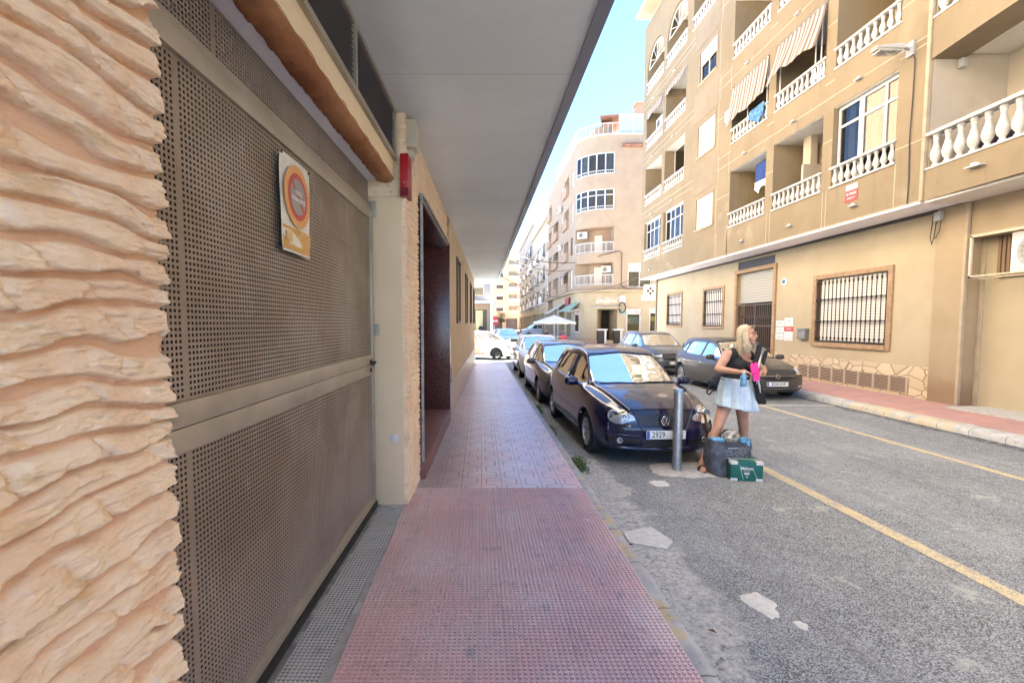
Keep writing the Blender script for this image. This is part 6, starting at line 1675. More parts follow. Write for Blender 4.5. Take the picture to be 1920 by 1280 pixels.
# head, turned to the right of the picture
yawh = R(38)
def hd(x, y, z):     # face looks along -y before turning
    c, s_ = math.cos(yawh), math.sin(yawh); x2 = x * c - y * s_; y2 = x * s_ + y * c; return head + Vector((x2, y2, z - .04 * 0))
Hm = Matrix.Rotation(yawh, 4, 'Z')
ell(b, hd(0, .022, .022), (.072, .090, .088), (0, 0, yawh), 24); ell(b, hd(0, -.022, -.045), (.054, .062, .062), (0, 0, yawh), 20); ell(b, hd(0, -.062, -.088), (.026, .022, .020)); 
ell(b, hd(0, -.088, -.020), (.012, .020, .018), (0, 0, yawh)); caps(b, hd(0, -.078, .012), hd(0, -.098, -.018), .0085, .011, 8, 5); ell(b, hd(0, -.080, -.055), (.024, .013, .012), (0, 0, yawh))
for s_ in (-1, 1): ell(b, hd(s_ * .036, -.046, -.034), (.030, .028, .032)); ell(b, hd(s_ * .034, -.060, -.020), (.022, .02, .022)); ell(b, hd(s_ * .074, .015, -.012), (.009, .018, .030), (0, 0, yawh)); ell(b, hd(s_ * .03, -.073, .028), (.022, .011, .007))
def hand(w0, d, palm_n, curl, spread, thumb):
    """palm and five curled fingers"""
    d = Vector(d).normalized(); n = Vector(palm_n).normalized(); s_ = d.cross(n).normalized(); w0 = Vector(w0)
    pc = w0 + d * .045
    for k in range(4): o = s_ * (k - 1.5) * .018; caps(b, w0 + o * .6 + d * .008, w0 + o + d * .075, .016, .0125, 10, 5)
    L = [.034, .040, .037, .028]
    for k in range(4):
        o = s_ * (k - 1.5) * .0195; p = w0 + o + d * .078; a = curl[0] + .08 * k
        for j in range(3):
            dd = (d * math.cos(a) + n * math.sin(a)).normalized(); q = p + dd * L[k] * (1 - .22 * j); caps(b, p, q, .0098 - .0008 * j, .0090 - .0008 * j, 8, 4); p = q; a += curl[1] + .05 * k
    t0 = w0 + s_ * thumb * .026 + d * .02; t1 = t0 + (s_ * thumb * .75 + d * .7 + n * .45).normalized() * .034; t2 = t1 + (s_ * thumb * .1 + d * .8 + n * .7).normalized() * .030; t3 = t2 + (d * .75 + n * .8 - s_ * thumb * .2).normalized() * .024
    caps(b, t0, t1, .014, .0115, 10, 5); caps(b, t1, t2, .0115, .0098, 10, 4); caps(b, t2, t3, .0098, .0085, 10, 4)
hand(wrR, (.95, -.22, .10), (.25, .25, -.95), (.55, .5), 0, -1)
hand(wrL, (-.75, -.35, .30), (.1, -.6, -.75), (.5, .55), 0, 1)
bd_ = remesh(b, .0062, 5, .5)
body = part('body', bd_, 'skin', wm, smooth='all', world=False)
# face details
mb = MB()
for s_ in (-1, 1): ell(mb, hd(s_ * .030, -.0745, .006), (.012, .006, .0065), (0, 0, yawh), 12)
ey = part('eyes', mb, flat('eye_white', (.55, .52, .50), .3), wm, smooth='all', world=False)
mb = MB()
for s_ in (-1, 1): ell(mb, hd(s_ * .030, -.0795, .006), (.0055, .003, .0055), (0, 0, yawh), 10); caps(mb, hd(s_ * .018, -.080, .014), hd(s_ * .043, -.071, .014), .0022, .0018, 6, 3); caps(mb, hd(s_ * .016, -.086, .030), hd(s_ * .046, -.071, .032), .0028, .0016, 6, 3)
part('brows_and_lashes', mb, flat('dark_lash', (.05, .03, .02), .7), wm, smooth='all', world=False)
mb = MB(); ell(mb, hd(0, -.0915, -.052), (.022, .005, .0035), (0, 0, yawh), 12); ell(mb, hd(0, -.090, -.059), (.019, .006, .0045), (0, 0, yawh), 12); part('lips', mb, flat('lips', (.42, .12, .10), .4), wm, smooth='all', world=False)
# hair: volume + locks
hb = MB()
ell(hb, hd(0, .036, .030), (.078, .086, .086), (0, 0, yawh), 24)
ell(hb, hd(0, .06, -.05), (.078, .055, .085), (0, 0, yawh)); 
hm_ = remesh(hb, .008, 4)
r_ = random.Random(4)
for i in range(1000):
    th = r_.uniform(R(-128), R(128)) ; # angle around head, 0 = back
    part_side = 1 if th > 0 else -1
    sx = math.sin(th) * .072; sy = math.cos(th) * .080 + .03
    z0 = .115 - .02 * abs(math.sin(th)); top = hd(sx * .25, sy * .25 - .01, z0 + r_.uniform(-.01, .006)); mid = hd(sx * 1.08, sy * 1.02, .04 + r_.uniform(-.02, .03))
    front = abs(th) > R(90); ln = r_.uniform(.19, .27) if not front else r_.uniform(.15, .25)
    low = hd(sx * (1.18 + r_.uniform(-.05, .2)), sy * 1.0 - (.02 if front else 0), -.07 + r_.uniform(-.02, .02)); end = hd(sx * (1.12 + r_.uniform(-.15, .35)) + r_.gauss(0, .012), sy * .82 + r_.gauss(0, .012) - (.035 if front else 0), .03 - ln + r_.uniform(-.02, .02))
    P = [top, top.lerp(mid, .5) + (mid - head).normalized() * .014, mid, mid.lerp(low, .5) + Vector((r_.gauss(0, .004), r_.gauss(0, .004), 0)), low, low.lerp(end, .55) + Vector((r_.gauss(0, .008), r_.gauss(0, .008), 0)), end]
    w_ = r_.uniform(.0018, .0038); hm_.tube(P, [w_ * .7, w_, w_, w_, w_, w_ * .8, w_ * .25], 5, cap=False)
part('hair', hm_, 'hair', wm, smooth='all', world=False)
def smooth_rim(m, it=14):
    from collections import Counter
    ed = Counter(tuple(sorted((f[i], f[(i + 1) % len(f)]))) for f in m.f for i in range(len(f))); nb = {}
    for (a, b2), c in ed.items():
        if c == 1: nb.setdefault(a, []).append(b2); nb.setdefault(b2, []).append(a)
    for _ in range(it):
        new = {v: tuple(np.mean([m.v[q] for q in n_] + [m.v[v]], axis=0)) for v, n_ in nb.items()}
        for v, p in new.items(): m.v[v] = p
# tank top: a shell a little larger than the torso, cut along neckline and armholes
t = MB(); g_ = .010
for c_, r_ in TORSO: ell(t, c_, tuple(q + g_ for q in r_))
for c_ in BUST: ell(t, c_, (.066 + g_, .056 + g_, .062 + g_))
for sh_ in (shR, shL): caps(t, sh_ + Vector((.02 if sh_ is shR else -.02, 0, 0)), upper + Vector((0, .01, .045)), .058 + g_, .06 + g_)
tt = remesh(t, .0065, 6)
V = np.array(tt.v); F = tt.f; fcn = np.array([V[list(f)].mean(0) for f in F])
NL = [uv(u, v) for u, v in ((1369, 640), (1376, 648), (1382, 664), (1389, 674), (1397, 677), (1404, 673), (1408, 663), (1411, 652), (1416, 644))]
AR = [uv(u, v) for u, v in ((1360, 688), (1362, 676), (1368, 660), (1371, 640))]; AL = [uv(u, v) for u, v in ((1417, 688), (1416, 676), (1414, 662), (1413, 640))]
nx = np.array([p.x for p in NL]); nz = np.array([p.z for p in NL]); neckz = np.interp(fcn[:, 0], nx, nz)
back = fcn[:, 1] > upper.y + .02; neckz = np.where(back, neckz + .05, neckz)
xl = np.interp(fcn[:, 2], [p.z for p in AR], [p.x for p in AR]); xr = np.interp(fcn[:, 2], [p.z for p in AL], [p.x for p in AL]); hi = fcn[:, 2] > AR[0].z
keep = (fcn[:, 2] < neckz) & (~hi | ((fcn[:, 0] > xl) & (fcn[:, 0] < xr))) & (fcn[:, 2] > uv(1380, 716).z)
tt.f = [f for f, k_ in zip(F, keep) if k_]; tt.mi = [0] * len(tt.f); smooth_rim(tt)
tp = part('tank_top', tt, 'black_cotton', wm, smooth='all', world=False); md = tp.modifiers.new('t', 'SOLIDIFY'); md.thickness = .004
# skirt
n = 120; rows = 26; z_top = uv(1380, 710).z; z_bot = uv(1380, 764).z; Gs = np.zeros((n + 1, rows, 3)); r_ = random.Random(2)
for i in range(n + 1):
    a = 2 * PI * i / n
    for j in range(rows):
        t_ = j / (rows - 1); cx_ = waist.x * (1 - t_) + (pelv.x - .006) * t_; rx = .158 + .058 * t_ ** .6; ry = .128 + .095 * t_ ** .6
        pl = (math.sin(a * 9 + .6) ** 3 * .020 + math.sin(a * 5 + 2 + t_ * 2) * .010 + math.sin(a * 23) * .003) * t_ ** .7
        Gs[i, j] = (cx_ + (rx + pl) * math.cos(a), (waist.y + pelv.y) / 2 - .035 * t_ + (ry + pl) * math.sin(a), z_top + (z_bot - z_top) * t_ - .030 * t_ * math.cos(a) - .012 * (1 - t_) * math.cos(a) + .006 * math.sin(a * 9) * t_)
mb = MB(); mb.grid(Gs); sk = part('skirt', mb, 'denim', wm, smooth='all', world=False); md = sk.modifiers.new('t', 'SOLIDIFY'); md.thickness = .004
mb = MB()
mb.tube([Vector(Gs[i, 0]) + Vector((math.cos(2 * PI * i / n) * .004, math.sin(2 * PI * i / n) * .004, -.018)) for i in range(0, n + 1, 3)], .013, 8, cap=False); 
V2 = np.array(mb.v); 
part('belt', mb, 'black', sk, smooth='all', world=False)
mb = MB()
for i in (76, 84, 92, 100):
    p = Vector(Gs[i, 0]); o = Vector((math.cos(2 * PI * i / n), math.sin(2 * PI * i / n), 0)) * .012; mb.tube([p + o, p + o * 1.6 + Vector((0, 0, -.02)), p + o * 1.2 + Vector((0, 0, -.045))], .0055, 6)
for i in (74, 80, 86, 95, 102): mb.tube([Vector(Gs[i, j]) + Vector((math.cos(2 * PI * i / n), math.sin(2 * PI * i / n), 0)) * .003 for j in range(3, 14)], .0025, 5)
part('belt_loops', mb, 'denim', sk, smooth='all', world=False)
# sandals
for an, dx in ((ankR, -.035), (ankL, .05)):
    mb = MB(); f1 = Vector((an.x + dx * .9, an.y - .10, 0)); hl_ = Vector((an.x, an.y + .05, 0)); d = (f1 - hl_).normalized(); s_ = Vector((-d.y, d.x, 0)); poly = []
    for k in range(28):
        a = 2 * PI * k / 28; u_ = math.cos(a); w_ = math.sin(a) * (.040 + .012 * u_); c_ = hl_.lerp(f1, .5) + d * .02; q = c_ + d * u_ * .128 + s_ * w_; poly.append((q.x, q.y))
    mb.prism(poly, .0, .018); so_ = part('sandal', mb, 'rubber', wm, smooth=30, world=False)
    mb = MB()
    for o_ in (.02, .045): 
        c_ = hl_.lerp(f1, .62) + d * o_; mb.tube([c_ + s_ * .046 + Vector((0, 0, .012)), c_ + s_ * .036 + Vector((0, 0, .052)), c_ + Vector((0, 0, .072)), c_ - s_ * .036 + Vector((0, 0, .052)), c_ - s_ * .046 + Vector((0, 0, .012))], .010, 8)
    part('strap', mb, 'black', so_, smooth='all', world=False)
# sunglasses on the head
mb = MB()
for s_ in (-1, 1):
    cc = hd(s_ * .033, -.058, .092); mb.tube([cc + Hm @ Vector((.026 * math.cos(a), -.004 * math.sin(a), .018 * math.sin(a))) for a in np.linspace(0, 2 * PI, 18)], .0028, 6, cap=False)
    mb.tube([hd(s_ * .060, -.056, .092), hd(s_ * .078, -.01, .070), hd(s_ * .080, .05, .045)], .0025, 6)
mb.tube([hd(-.008, -.064, .092), hd(.008, -.064, .092)], .0025, 6)
gl = part('sunglasses', mb, flat('gold_frame', (.5, .4, .25), .3, .8), None, smooth='all', world=False)
gl.location = (PX, PY, 0); gl['label'] = 'sunglasses with thin pale frames pushed up on the blonde hair'; gl['category'] = 'sunglasses'; ROOTS[gl.name] = Matrix.Translation((PX, PY, 0))
mb = MB()
for s_ in (-1, 1): ell(mb, hd(s_ * .033, -.058, .092), (.025, .003, .017), (0, 0, yawh), 14)
part('lenses', mb, flat('dark_lens', (.06, .05, .05), .1), gl, smooth='all', world=False)
def carried(nm, lab, cat): return thing(nm, lab, cat, (PX, PY, 0))
# pink folded fan / cloth in her left hand
pk = flat('hot_pink', (.85, .03, .28), .5); pc = uv(1416, 697, 5.07)
mb = MB(); Mq = Matrix.Translation(pc) @ Matrix.Rotation(R(-12), 4, 'Y'); mb.bbox(-.042, .042, -.012, .012, -.03, .085, .006, M=Mq); mb.prism([(-.04, -.01), (.03, -.01), (.045, .01), (-.03, .01)], -.10, -.032, Mq)
mb.raw([Mq @ Vector(p) for p in ((-.04, 0, .085), (-.02, 0, .115), (0, 0, .09), (.025, 0, .11), (.042, 0, .085))], [(0, 1, 2, 3, 4)])
o = part('pink_cloth', mb, pk, None, smooth=True, world=False); o.location = (PX, PY, 0); o['label'] = 'bright pink folded cloth held up in the woman\'s hands'; o['category'] = 'cloth'
mb = MB(); bc = uv(1394, 712, 5.06); mb.lathe([(0, -.075), (.030, -.074), (.034, -.065), (.034, -.01), (.031, .0), (.034, .01), (.032, .045), (.016, .062), (.014, .075), (0, .075)], 20, Matrix.Translation(bc)); bt = thing('water_bottle', 'blue translucent water bottle held below the woman\'s right hand', 'bottle', (PX + bc.x, PY + bc.y, bc.z))
part('bottle', mb, flat('blue_plastic', (.12, .30, .50), .15, coat=1), bt, smooth='all', world=False).location = -bc
mb = MB(); mb.lathe([(.0, .098), (.017, .098), (.018, .094), (.018, .074), (0, .074)], 16, Matrix.Translation(bc)); part('cap', mb, 'white', bt, smooth=True, world=False).location = -bc
# black rucksack hanging behind her right side
mb = MB(); c_ = uv(1345, 716, 5.52); ell(mb, c_ + Vector((.08, 0, 0)), (.17, .09, .11), (0, R(12), 0)); ell(mb, c_ + Vector((-.04, -.01, -.02)), (.09, .06, .06), (0, R(25), 0)); mb.tube([c_ + Vector(q) for q in ((-.06, -.03, .03), (-.12, -.04, -.04), (-.145, -.04, -.12), (-.12, -.04, -.15), (-.07, -.04, -.10), (-.03, -.03, -.04))], .012, 8)
rm = remesh(mb, .009, 3); o = part('rucksack', rm, flat('navy_black_nylon', (.012, .012, .02), .7), None, smooth='all', world=False); o.location = (PX, PY, 0); o['label'] = 'black rucksack hanging behind the woman at waist height'; o['category'] = 'bag'
# black folded garment bag / parasol with white piping over her left arm
mb = MB(); A = [uv(1424, 648, 5.34), uv(1420, 668, 5.28), uv(1416, 690, 5.24), uv(1418, 715, 5.22), uv(1424, 735, 5.24), uv(1428, 754, 5.28)]
for (q0, q1), w_ in zip(zip(A, A[1:]), (.032, .032, .036, .045, .05)):
    for k in (-1, 0, 1): caps(mb, q0 + Vector((k * w_ * .55, 0, 0)), q1 + Vector((k * w_ * .6, 0, 0)), w_ * .55, w_ * .55, 10, 5, fl=.6)
B_ = [uv(1436, 660, 5.38), uv(1430, 680, 5.36), uv(1426, 700, 5.34)]
for q0, q1 in zip(B_, B_[1:]): caps(mb, q0, q1, .026, .026, fl=.6)
rm = remesh(mb, .008, 3); gb = thing('folded_chair_bag', 'long black folded bag with white stripes hanging from the woman\'s left arm', 'bag', (PX, PY, 0)); part('bag', rm, 'black_cotton', gb, smooth='all', world=False)
mb = MB()
for P in ([uv(1428, 664, 5.23), uv(1423, 680, 5.20), uv(1420, 700, 5.18), uv(1419, 720, 5.16)], [uv(1421, 708, 5.15), uv(1424, 724, 5.16), uv(1426, 736, 5.17)]): mb.tube(P, [.006, .011, .010, .006], 6) if len(P) == 4 else mb.tube(P, [.006, .012, .006], 6)
part('white_stripe', mb, 'white', gb, smooth='all', world=False)
# ---------------- bag and box on the asphalt
CBX, CBY = 2.845, 5.20
bg_ = thing('cooler_bag', 'dark grey printed shopping bag on the asphalt at the woman\'s feet', 'bag', (CBX, CBY, 0), R(4))
n = 72; rows = 20; Gs = np.zeros((n + 1, rows, 3)); H_ = .40
for i in range(n + 1):
    a = 2 * PI * i / n
    for j in range(rows):
        t_ = j / (rows - 1); ca, sa = math.cos(a), math.sin(a); e = .55; rx = (.222 + .035 * math.sin(t_ * PI) * .6 + .02 * t_) * (1 if t_ > .04 else .93); ry = .135 - .02 * t_
        wr_ = (fbm(math.cos(a) * 2 + 5, t_ * 6 + math.sin(a) * 2, 4) - .5) * .035
        Gs[i, j] = (math.copysign(abs(ca) ** e, ca) * (rx + wr_), math.copysign(abs(sa) ** e, sa) * (ry + wr_), H_ * t_ + (.012 * math.sin(a * 2 + 1) * t_))
mb = MB(); mb.grid(Gs, flip=True); mb.raw([tuple(p) for p in Gs[:-1, -3]] + [(0, 0, H_ - .06)], [(i, (i + 1) % n, n) for i in range(n)])
mgb = flat('charcoal_nylon', (.075, .082, .10), .4, var=.3, vs=18, bs=.5, bsc=22, bd=.01)
part('bag_body', mb, mgb, bg_, smooth='all', world=False)
def onbag(x, z):       # front face point
    i = min(range(n // 2, n + 1), key=lambda q: abs(Gs[q, int(z / H_ * (rows - 1))][0] - x)); p = Gs[i, min(rows - 1, int(z / H_ * (rows - 1)))]; return Vector((x, p[1] - .004, z))
mb = MB(); r_ = random.Random(9); mk = flat('white_print', (.42, .45, .48), .6)
def loop(cx, cz, pts): mb.tube([onbag(cx + x, cz + z) for x, z in pts], .0016, 4, cap=False)
circ = lambda rx, rz, n=14, a0=0, a1=2 * PI: [(rx * math.cos(a0 + (a1 - a0) * k / n), rz * math.sin(a0 + (a1 - a0) * k / n)) for k in range(n + 1)]
loop(.09, .29, circ(.035, .042)); loop(.09, .29, [(-.02, -.02), (.0, .03), (.02, -.01), (-.015, .01)]); loop(.145, .30, circ(.02, .035)); loop(.02, .27, circ(.014, .018)); loop(.02, .245, [(0, 0), (0, -.015)])
loop(-.06, .275, [(-.04, -.02), (.03, -.02), (.035, .02), (-.035, .022), (-.04, -.02)]); loop(-.06, .29, [(-.03, .0), (.03, 0)]); loop(-.04, .16, [(-.05, .04), (-.03, .06), (0, .04), (.02, -.01), (.015, -.10)]); loop(-.06, .13, circ(.02, .014)); loop(-.06, .10, [(-.01, .02), (.0, -.02), (.02, .0)])
loop(-.06, .05, [(-.02, 0), (-.005, .02), (.015, .0), (.0, -.008)]); loop(.09, .20, circ(.012, .03)); loop(.04, .215, [(-.04, .01), (-.01, 0), (.03, .01), (.05, -.005)]); loop(.14, .2, [(-.01, .03), (.0, -.03), (.01, .03)]); loop(.0, .19, [(-.02, 0), (.01, .01), (.03, -.015), (.06, -.04)])
part('print', mb, mk, bg_, smooth='all', world=False)
q = MB(); text_mb(q, 'MI MUNDO', .024, frame_mat((-.035, -.158, .335), (1, 0, 0), (0, .1, 1)), .001, bold=.0006); part('lettering', q, mk, bg_, world=False)
mb = MB()
for (x, w_) in ((-.15, .07), (.15, .055)): mb.bbox(x - w_, x + w_, -.09, .02, H_ - .06, H_ + .025, .012)
tbx = solo('drink_pack', mb, flat('pale_blue_wrap', (.12, .36, .55), .3, var=.5, vs=25), 'pale blue packs sticking out of the top of the dark shopping bag', 'pack', smooth=True); tbx.location = (CBX, CBY, 0)
bmh = MB(); bm = bmesh.new(); bmesh.ops.create_icosphere(bm, subdivisions=3, radius=1)
for v in bm.verts: f_ = 1 + .35 * (float(fbm(v.co.x * 2 + 7, v.co.y * 2 + v.co.z * 3, 3)) - .5) * 2; v.co = Vector((v.co.x * .085 * f_, v.co.y * .06 * f_, v.co.z * .085 * f_ + H_ + .03))
bmh.frombm(bm); o = solo('plastic_bag', bmh, flat('crumpled_plastic', (.32, .29, .24), .25, coat=1, var=.6, vs=22), 'crumpled translucent plastic bag of bread on top of the dark shopping bag', 'plastic bag', smooth=30); o.location = (CBX + .02, CBY - .02, 0)
mb = MB(); mb.tube([(-.10, -.02, H_ - .02), (-.10, -.0, H_ + .05), (-.03, .02, H_ + .10), (.04, .03, H_ + .09), (.10, .02, H_ + .03), (.11, .02, H_ - .02)], .012, 8); part('handle', mb, 'black_cotton', bg_, smooth='all', world=False)
# green cardboard box
gx = thing('drink_carton', 'dark green cardboard drink carton with white corners in front of the shopping bag', 'box', (2.915, 4.93, 0), R(-8))
MT['carton'] = flat('carton_green', (.006, .105, .085), .45)
mb = MB(); mb.bbox(-.165, .165, 0, .24, 0, .215, .004); part('carton', mb, 'carton', gx, smooth=True, world=False)
for sx_ in (-1, 1):
    for z in (.0, .180):
        mb = MB(); mb.box(-.1665 if sx_ < 0 else .095, -.095 if sx_ < 0 else .1665, -.0015, .06 if z > .1 else .0005, z + .003, z + (.0355 if z > .1 else .032)); part('white_corner', mb, 'white', gx, world=False)
mb = MB(); mb.box(-.16, .16, .10, .115, .2145, .2158); part('white_strip', mb, 'white', gx, world=False)
mb = MB()
for (a_, b_) in (((-.075, .175), (-.035, .02)), ((.055, .155), (.105, .035))):
    a_, b_ = Vector(a_), Vector(b_); s_ = Vector((.0025, 0)); mb.raw([(a_.x - .0025, -.001, a_.y), (a_.x + .0025, -.001, a_.y), (b_.x + .0025, -.001, b_.y), (b_.x - .0025, -.001, b_.y)], [(0, 1, 2, 3)])
part('thin_line', mb, flat('pale_green', (.35, .6, .5), .5), gx, world=False)
q = MB(); text_mb(q, 'Mahou', .046, frame_mat((0, -.0015, .142), (1, 0, 0), (0, 0, 1)), .0005, bold=.0016); text_mb(q, 'sin alcohol', .016, frame_mat((.0, -.0015, .110), (1, 0, 0), (0, 0, 1)), .0005); q.box(-.026, .026, -.0015, 0, .075, .094)
text_mb(q, '*', .07, frame_mat((0, -.0015, .036), (1, 0, 0), (0, 0, 1)), .0005); part('lettering', q, 'white', gx, world=False)
# ================================================================= CORNER BUILDING AND THE FAR STREET
MT['b_wall'] = m_stucco('pale_pink_render', (.355, .27, .19), (.31, .235, .165), .2, 10)
MT['b_peach'] = m_stucco('peach_render', (.36, .25, .17), (.32, .22, .15), .2, 10)
MT['b_shop'] = m_stucco('cream_shop_front', (.40, .33, .22), (.36, .29, .19), .2, 10)
MT['rail'] = flat('white_rail', (.50, .50, .49), .5)
MT['terracotta'] = flat('terracotta_tile', (.26, .125, .08), .8, var=.25, vs=3)

BB = thing('corner_building', 'five storey pinkish corner building with a rounded glazed bay over corner shops', 'building', (11, 40, 0))
# plan: right end -> corner -> rounded bay -> left face going away
arc = [(11.1 - 2.95 * math.sin(a), 38.0 + 2.1 * (1 - math.cos(a))) for a in np.linspace(0, PI / 2, 11)]
path = [(20.0, 38.0), (11.1, 38.0)] + arc[1:] + [(8.15, 56.0)]
cum = [0]
for a, b_ in zip(path, path[1:]): cum.append(cum[-1] + math.hypot(b_[0] - a[0], b_[1] - a[1]))
sA = cum[1]; sB = cum[11]; sE = cum[-1]          # arc from sA to sB
hb = []
hb.append((sA - 3.1 + .1, sA - 1.0, 4.70, 6.75, .25))           # big window at first floor right of the bay
FL = [(4.95, 6.80, 'balc'), (7.60, 9.70, 'balc'), (11.05, 12.72, 'glz'), (13.9, 15.6, 'glz')]
for z0, z1, k in FL: hb.append((sA + .18, sB - .15, z0, z1, 1.2 if k == 'balc' else .25))
lw = []
for i, (z0, z1) in enumerate(((4.9, 6.6), (7.8, 9.4), (10.8, 12.4), (13.8, 15.3))):
    for (a, b_, d) in ((1.0, 1.9, .2), (3.0, 5.2, .9), (6.2, 7.0, .2), (8.6, 11.8, 1.0), (13.2, 15.2, .8)):
        if i == 3 and a == 8.6: continue
        hb.append((sB + a, sB + b_, z0 if d < .5 else z0 - .1, z1, d)); lw.append((a, b_, z0, z1, d))
mb = MB(); at, nr = wallgrid(mb, path, 4.55, 16.95, hb, mi=0, miback=1, flip=True)
part('upper_wall', mb, ['b_wall', 'b_peach'], BB)
def pth(s, off, z):
    p, d = at(s); n_ = nr(s); q = p + n_ * off; return Vector((q.x, q.y, z))
def band2(mb, s0, s1, o0, o1, z0, z1, n=30, mi=0):
    ss = np.linspace(s0, s1, n); Gs = np.array([[pth(s, o0, z0), pth(s, o1, z0), pth(s, o1, z1), pth(s, o0, z1), pth(s, o0, z0)] for s in ss]); mb.grid(Gs, mi); mb.raw([tuple(p) for p in Gs[0][:4]], [(0, 1, 2, 3)]); mb.raw([tuple(p) for p in Gs[-1][:4]], [(0, 1, 2, 3)])
mb = MB(); band2(mb, sB - .2, sE, -.06, .01, 4.56, 16.94, 6) if 0 else None
mb = MB(); band2(mb, 0.02, sE - .02, -.45, .2, 4.36, 4.60, 120); part('cornice', mb, 'b_shop', BB)
mb = MB(); band2(mb, 4, sE - .02, -.48, -.40, 4.50, 4.56, 120); part('cornice_cable', mb, flat('brown_cable', (.15, .08, .05), .8), BB)
for z0, z1, k in FL:
    if k == 'balc':
        mb = MB(); band2(mb, sA + .2, sB - .2, -.03, .03, z0 + .78, z0 + .84, 24); band2(mb, sA + .2, sB - .2, -.03, .03, z0 + .04, z0 + .09, 24)
        for s in np.linspace(sA + .25, sB - .25, 34): mb.tube([pth(s, 0, z0 + .06), pth(s, 0, z0 + .8)], .011, 5)
        for s in np.linspace(sA + .22, sB - .22, 7): mb.tube([pth(s, 0, z0), pth(s, 0, z0 + .84)], .025, 5)
        part('balcony_railing', mb, 'rail', BB, 'white metal balcony railing')
        mb = MB(); band2(mb, sA + .1, sB - .1, -.02, 1.18, z1 - .06, z1 - .004, 20); part('balcony_ceiling', mb, 'b_peach', BB)
        mb = MB(); s = (sA + sB) / 2 - .3; band2(mb, s - .55, s + .55, 1.12, 1.18, z0 + .1, z0 + 1.55, 5); part('balcony_door', mb, 'shutter', BB)
    else:
        mb = MB(); band2(mb, sA + .2, sB - .15, .03, .1, z0, z0 + .09, 24); band2(mb, sA + .2, sB - .15, .03, .1, z1 - .08, z1 - .002, 24)
        if z0 < 12: band2(mb, sA + .2, sB - .15, .03, .1, z0 + 1.15, z0 + 1.22, 24)
        for s in np.linspace(sA + .24, sB - .2, 6): band2(mb, s - .045, s + .045, .025, .105, z0 + .09, z1 - .08, 3)
        w_ = part('glazed_bay', mb, 'pvc', BB, 'curved white framed glazing'); mb = MB(); band2(mb, sA + .2, sB - .15, .06, .07, z0 + .09, z1 - .08, 24); part('pane', mb, 'glass', w_)
        ss = np.linspace(sA + .24, sB - .2, 6)
        for k_, c_ in ((0, 'curtain'), (1, 'inner_wall'), (3, 'curtain')):
            if (k_ + int(z0)) % 4 != 2: mb = MB(); band2(mb, ss[k_] + .06, ss[k_ + 1] - .06, .12, .14, z0 + .1, z1 - .1, 4); part('curtain', mb, c_, w_)
        mb = MB(); band2(mb, sA + .2, sB - .2, -.06, .02, z0 + .26, z0 + .30, 24); [mb.tube([pth(s, -.02, z0), pth(s, -.02, z0 + .28)], .012, 5) for s in np.linspace(sA + .25, sB - .25, 24)]; part('balcony_railing', mb, 'rail', BB)
# parapet, roof terrace enclosure, tile ledge
mb = MB(); band2(mb, 4, sE - 6, -.10, -.02, 16.94, 17.05, 60)
for s in np.linspace(sA + .1, sE - 6, 40): mb.tube([pth(s, -.05, 17.0), pth(s, -.05, 17.85)], .022, 5)
band2(mb, sA, sE - 6, -.08, -.03, 17.82, 17.88, 60); part('roof_railing', mb, 'rail', BB)
mb = MB(); band2(mb, sA - 3.4, sA - .1, .05, .10, 17.05, 18.45, 8); 
o = part('roof_enclosure', mb, flat('frosted_white', (.34, .38, .42), .35), BB); mb = MB()
for s in (sA - 3.4, sA - 2.3, sA - 1.2, sA - .1): band2(mb, s - .04, s + .04, .0, .05, 17.05, 18.5, 3)
band2(mb, sA - 3.4, sA - .1, -.05, .12, 18.45, 18.55, 6); part('enclosure_frame', mb, 'pvc', o)
mb = MB(); band2(mb, sA + .1, sB + 2, 1.5, 1.6, 17.0, 18.3, 20); part('roof_room', mb, 'b_wall', BB)
mb = MB(); band2(mb, sA - 4.5, sA + 1.5, .3, 3.5, 18.56, 18.68, 10); 
Gs = np.array([[pth(s, .9, 18.35), pth(s, 2.6, 19.1)] for s in np.linspace(sA + .2, sA + 3.2, 10)]); mb.grid(Gs); part('tiled_roof', mb, 'terracotta', BB)
mb = MB(); band2(mb, sA - 6, sA - .35, -.28, .02, 15.95, 16.03, 10)
for s in np.linspace(sA - 5.9, sA - .45, 30): mb.tube([pth(s, -.30, 16.05), pth(s, .05, 16.25)], .09, 6)
part('tile_ledge', mb, 'terracotta', BB)
mb = MB(); mb.box(13.0, 13.8, 39.2, 40.0, 18.4, 19.9); mb.box(12.9, 13.9, 39.1, 40.1, 19.9, 20.05); part('chimney', mb, 'b_peach', BB)
mb = MB(); mb.box(8.6, 24, 39.5, 56, 16.9, 17.0); mb.box(8.2, 24, 55.9, 56, .05, 16.9); mb.box(24, 24.1, 38, 56, .05, 16.9); part('roof_slab', mb, 'b_wall', BB)
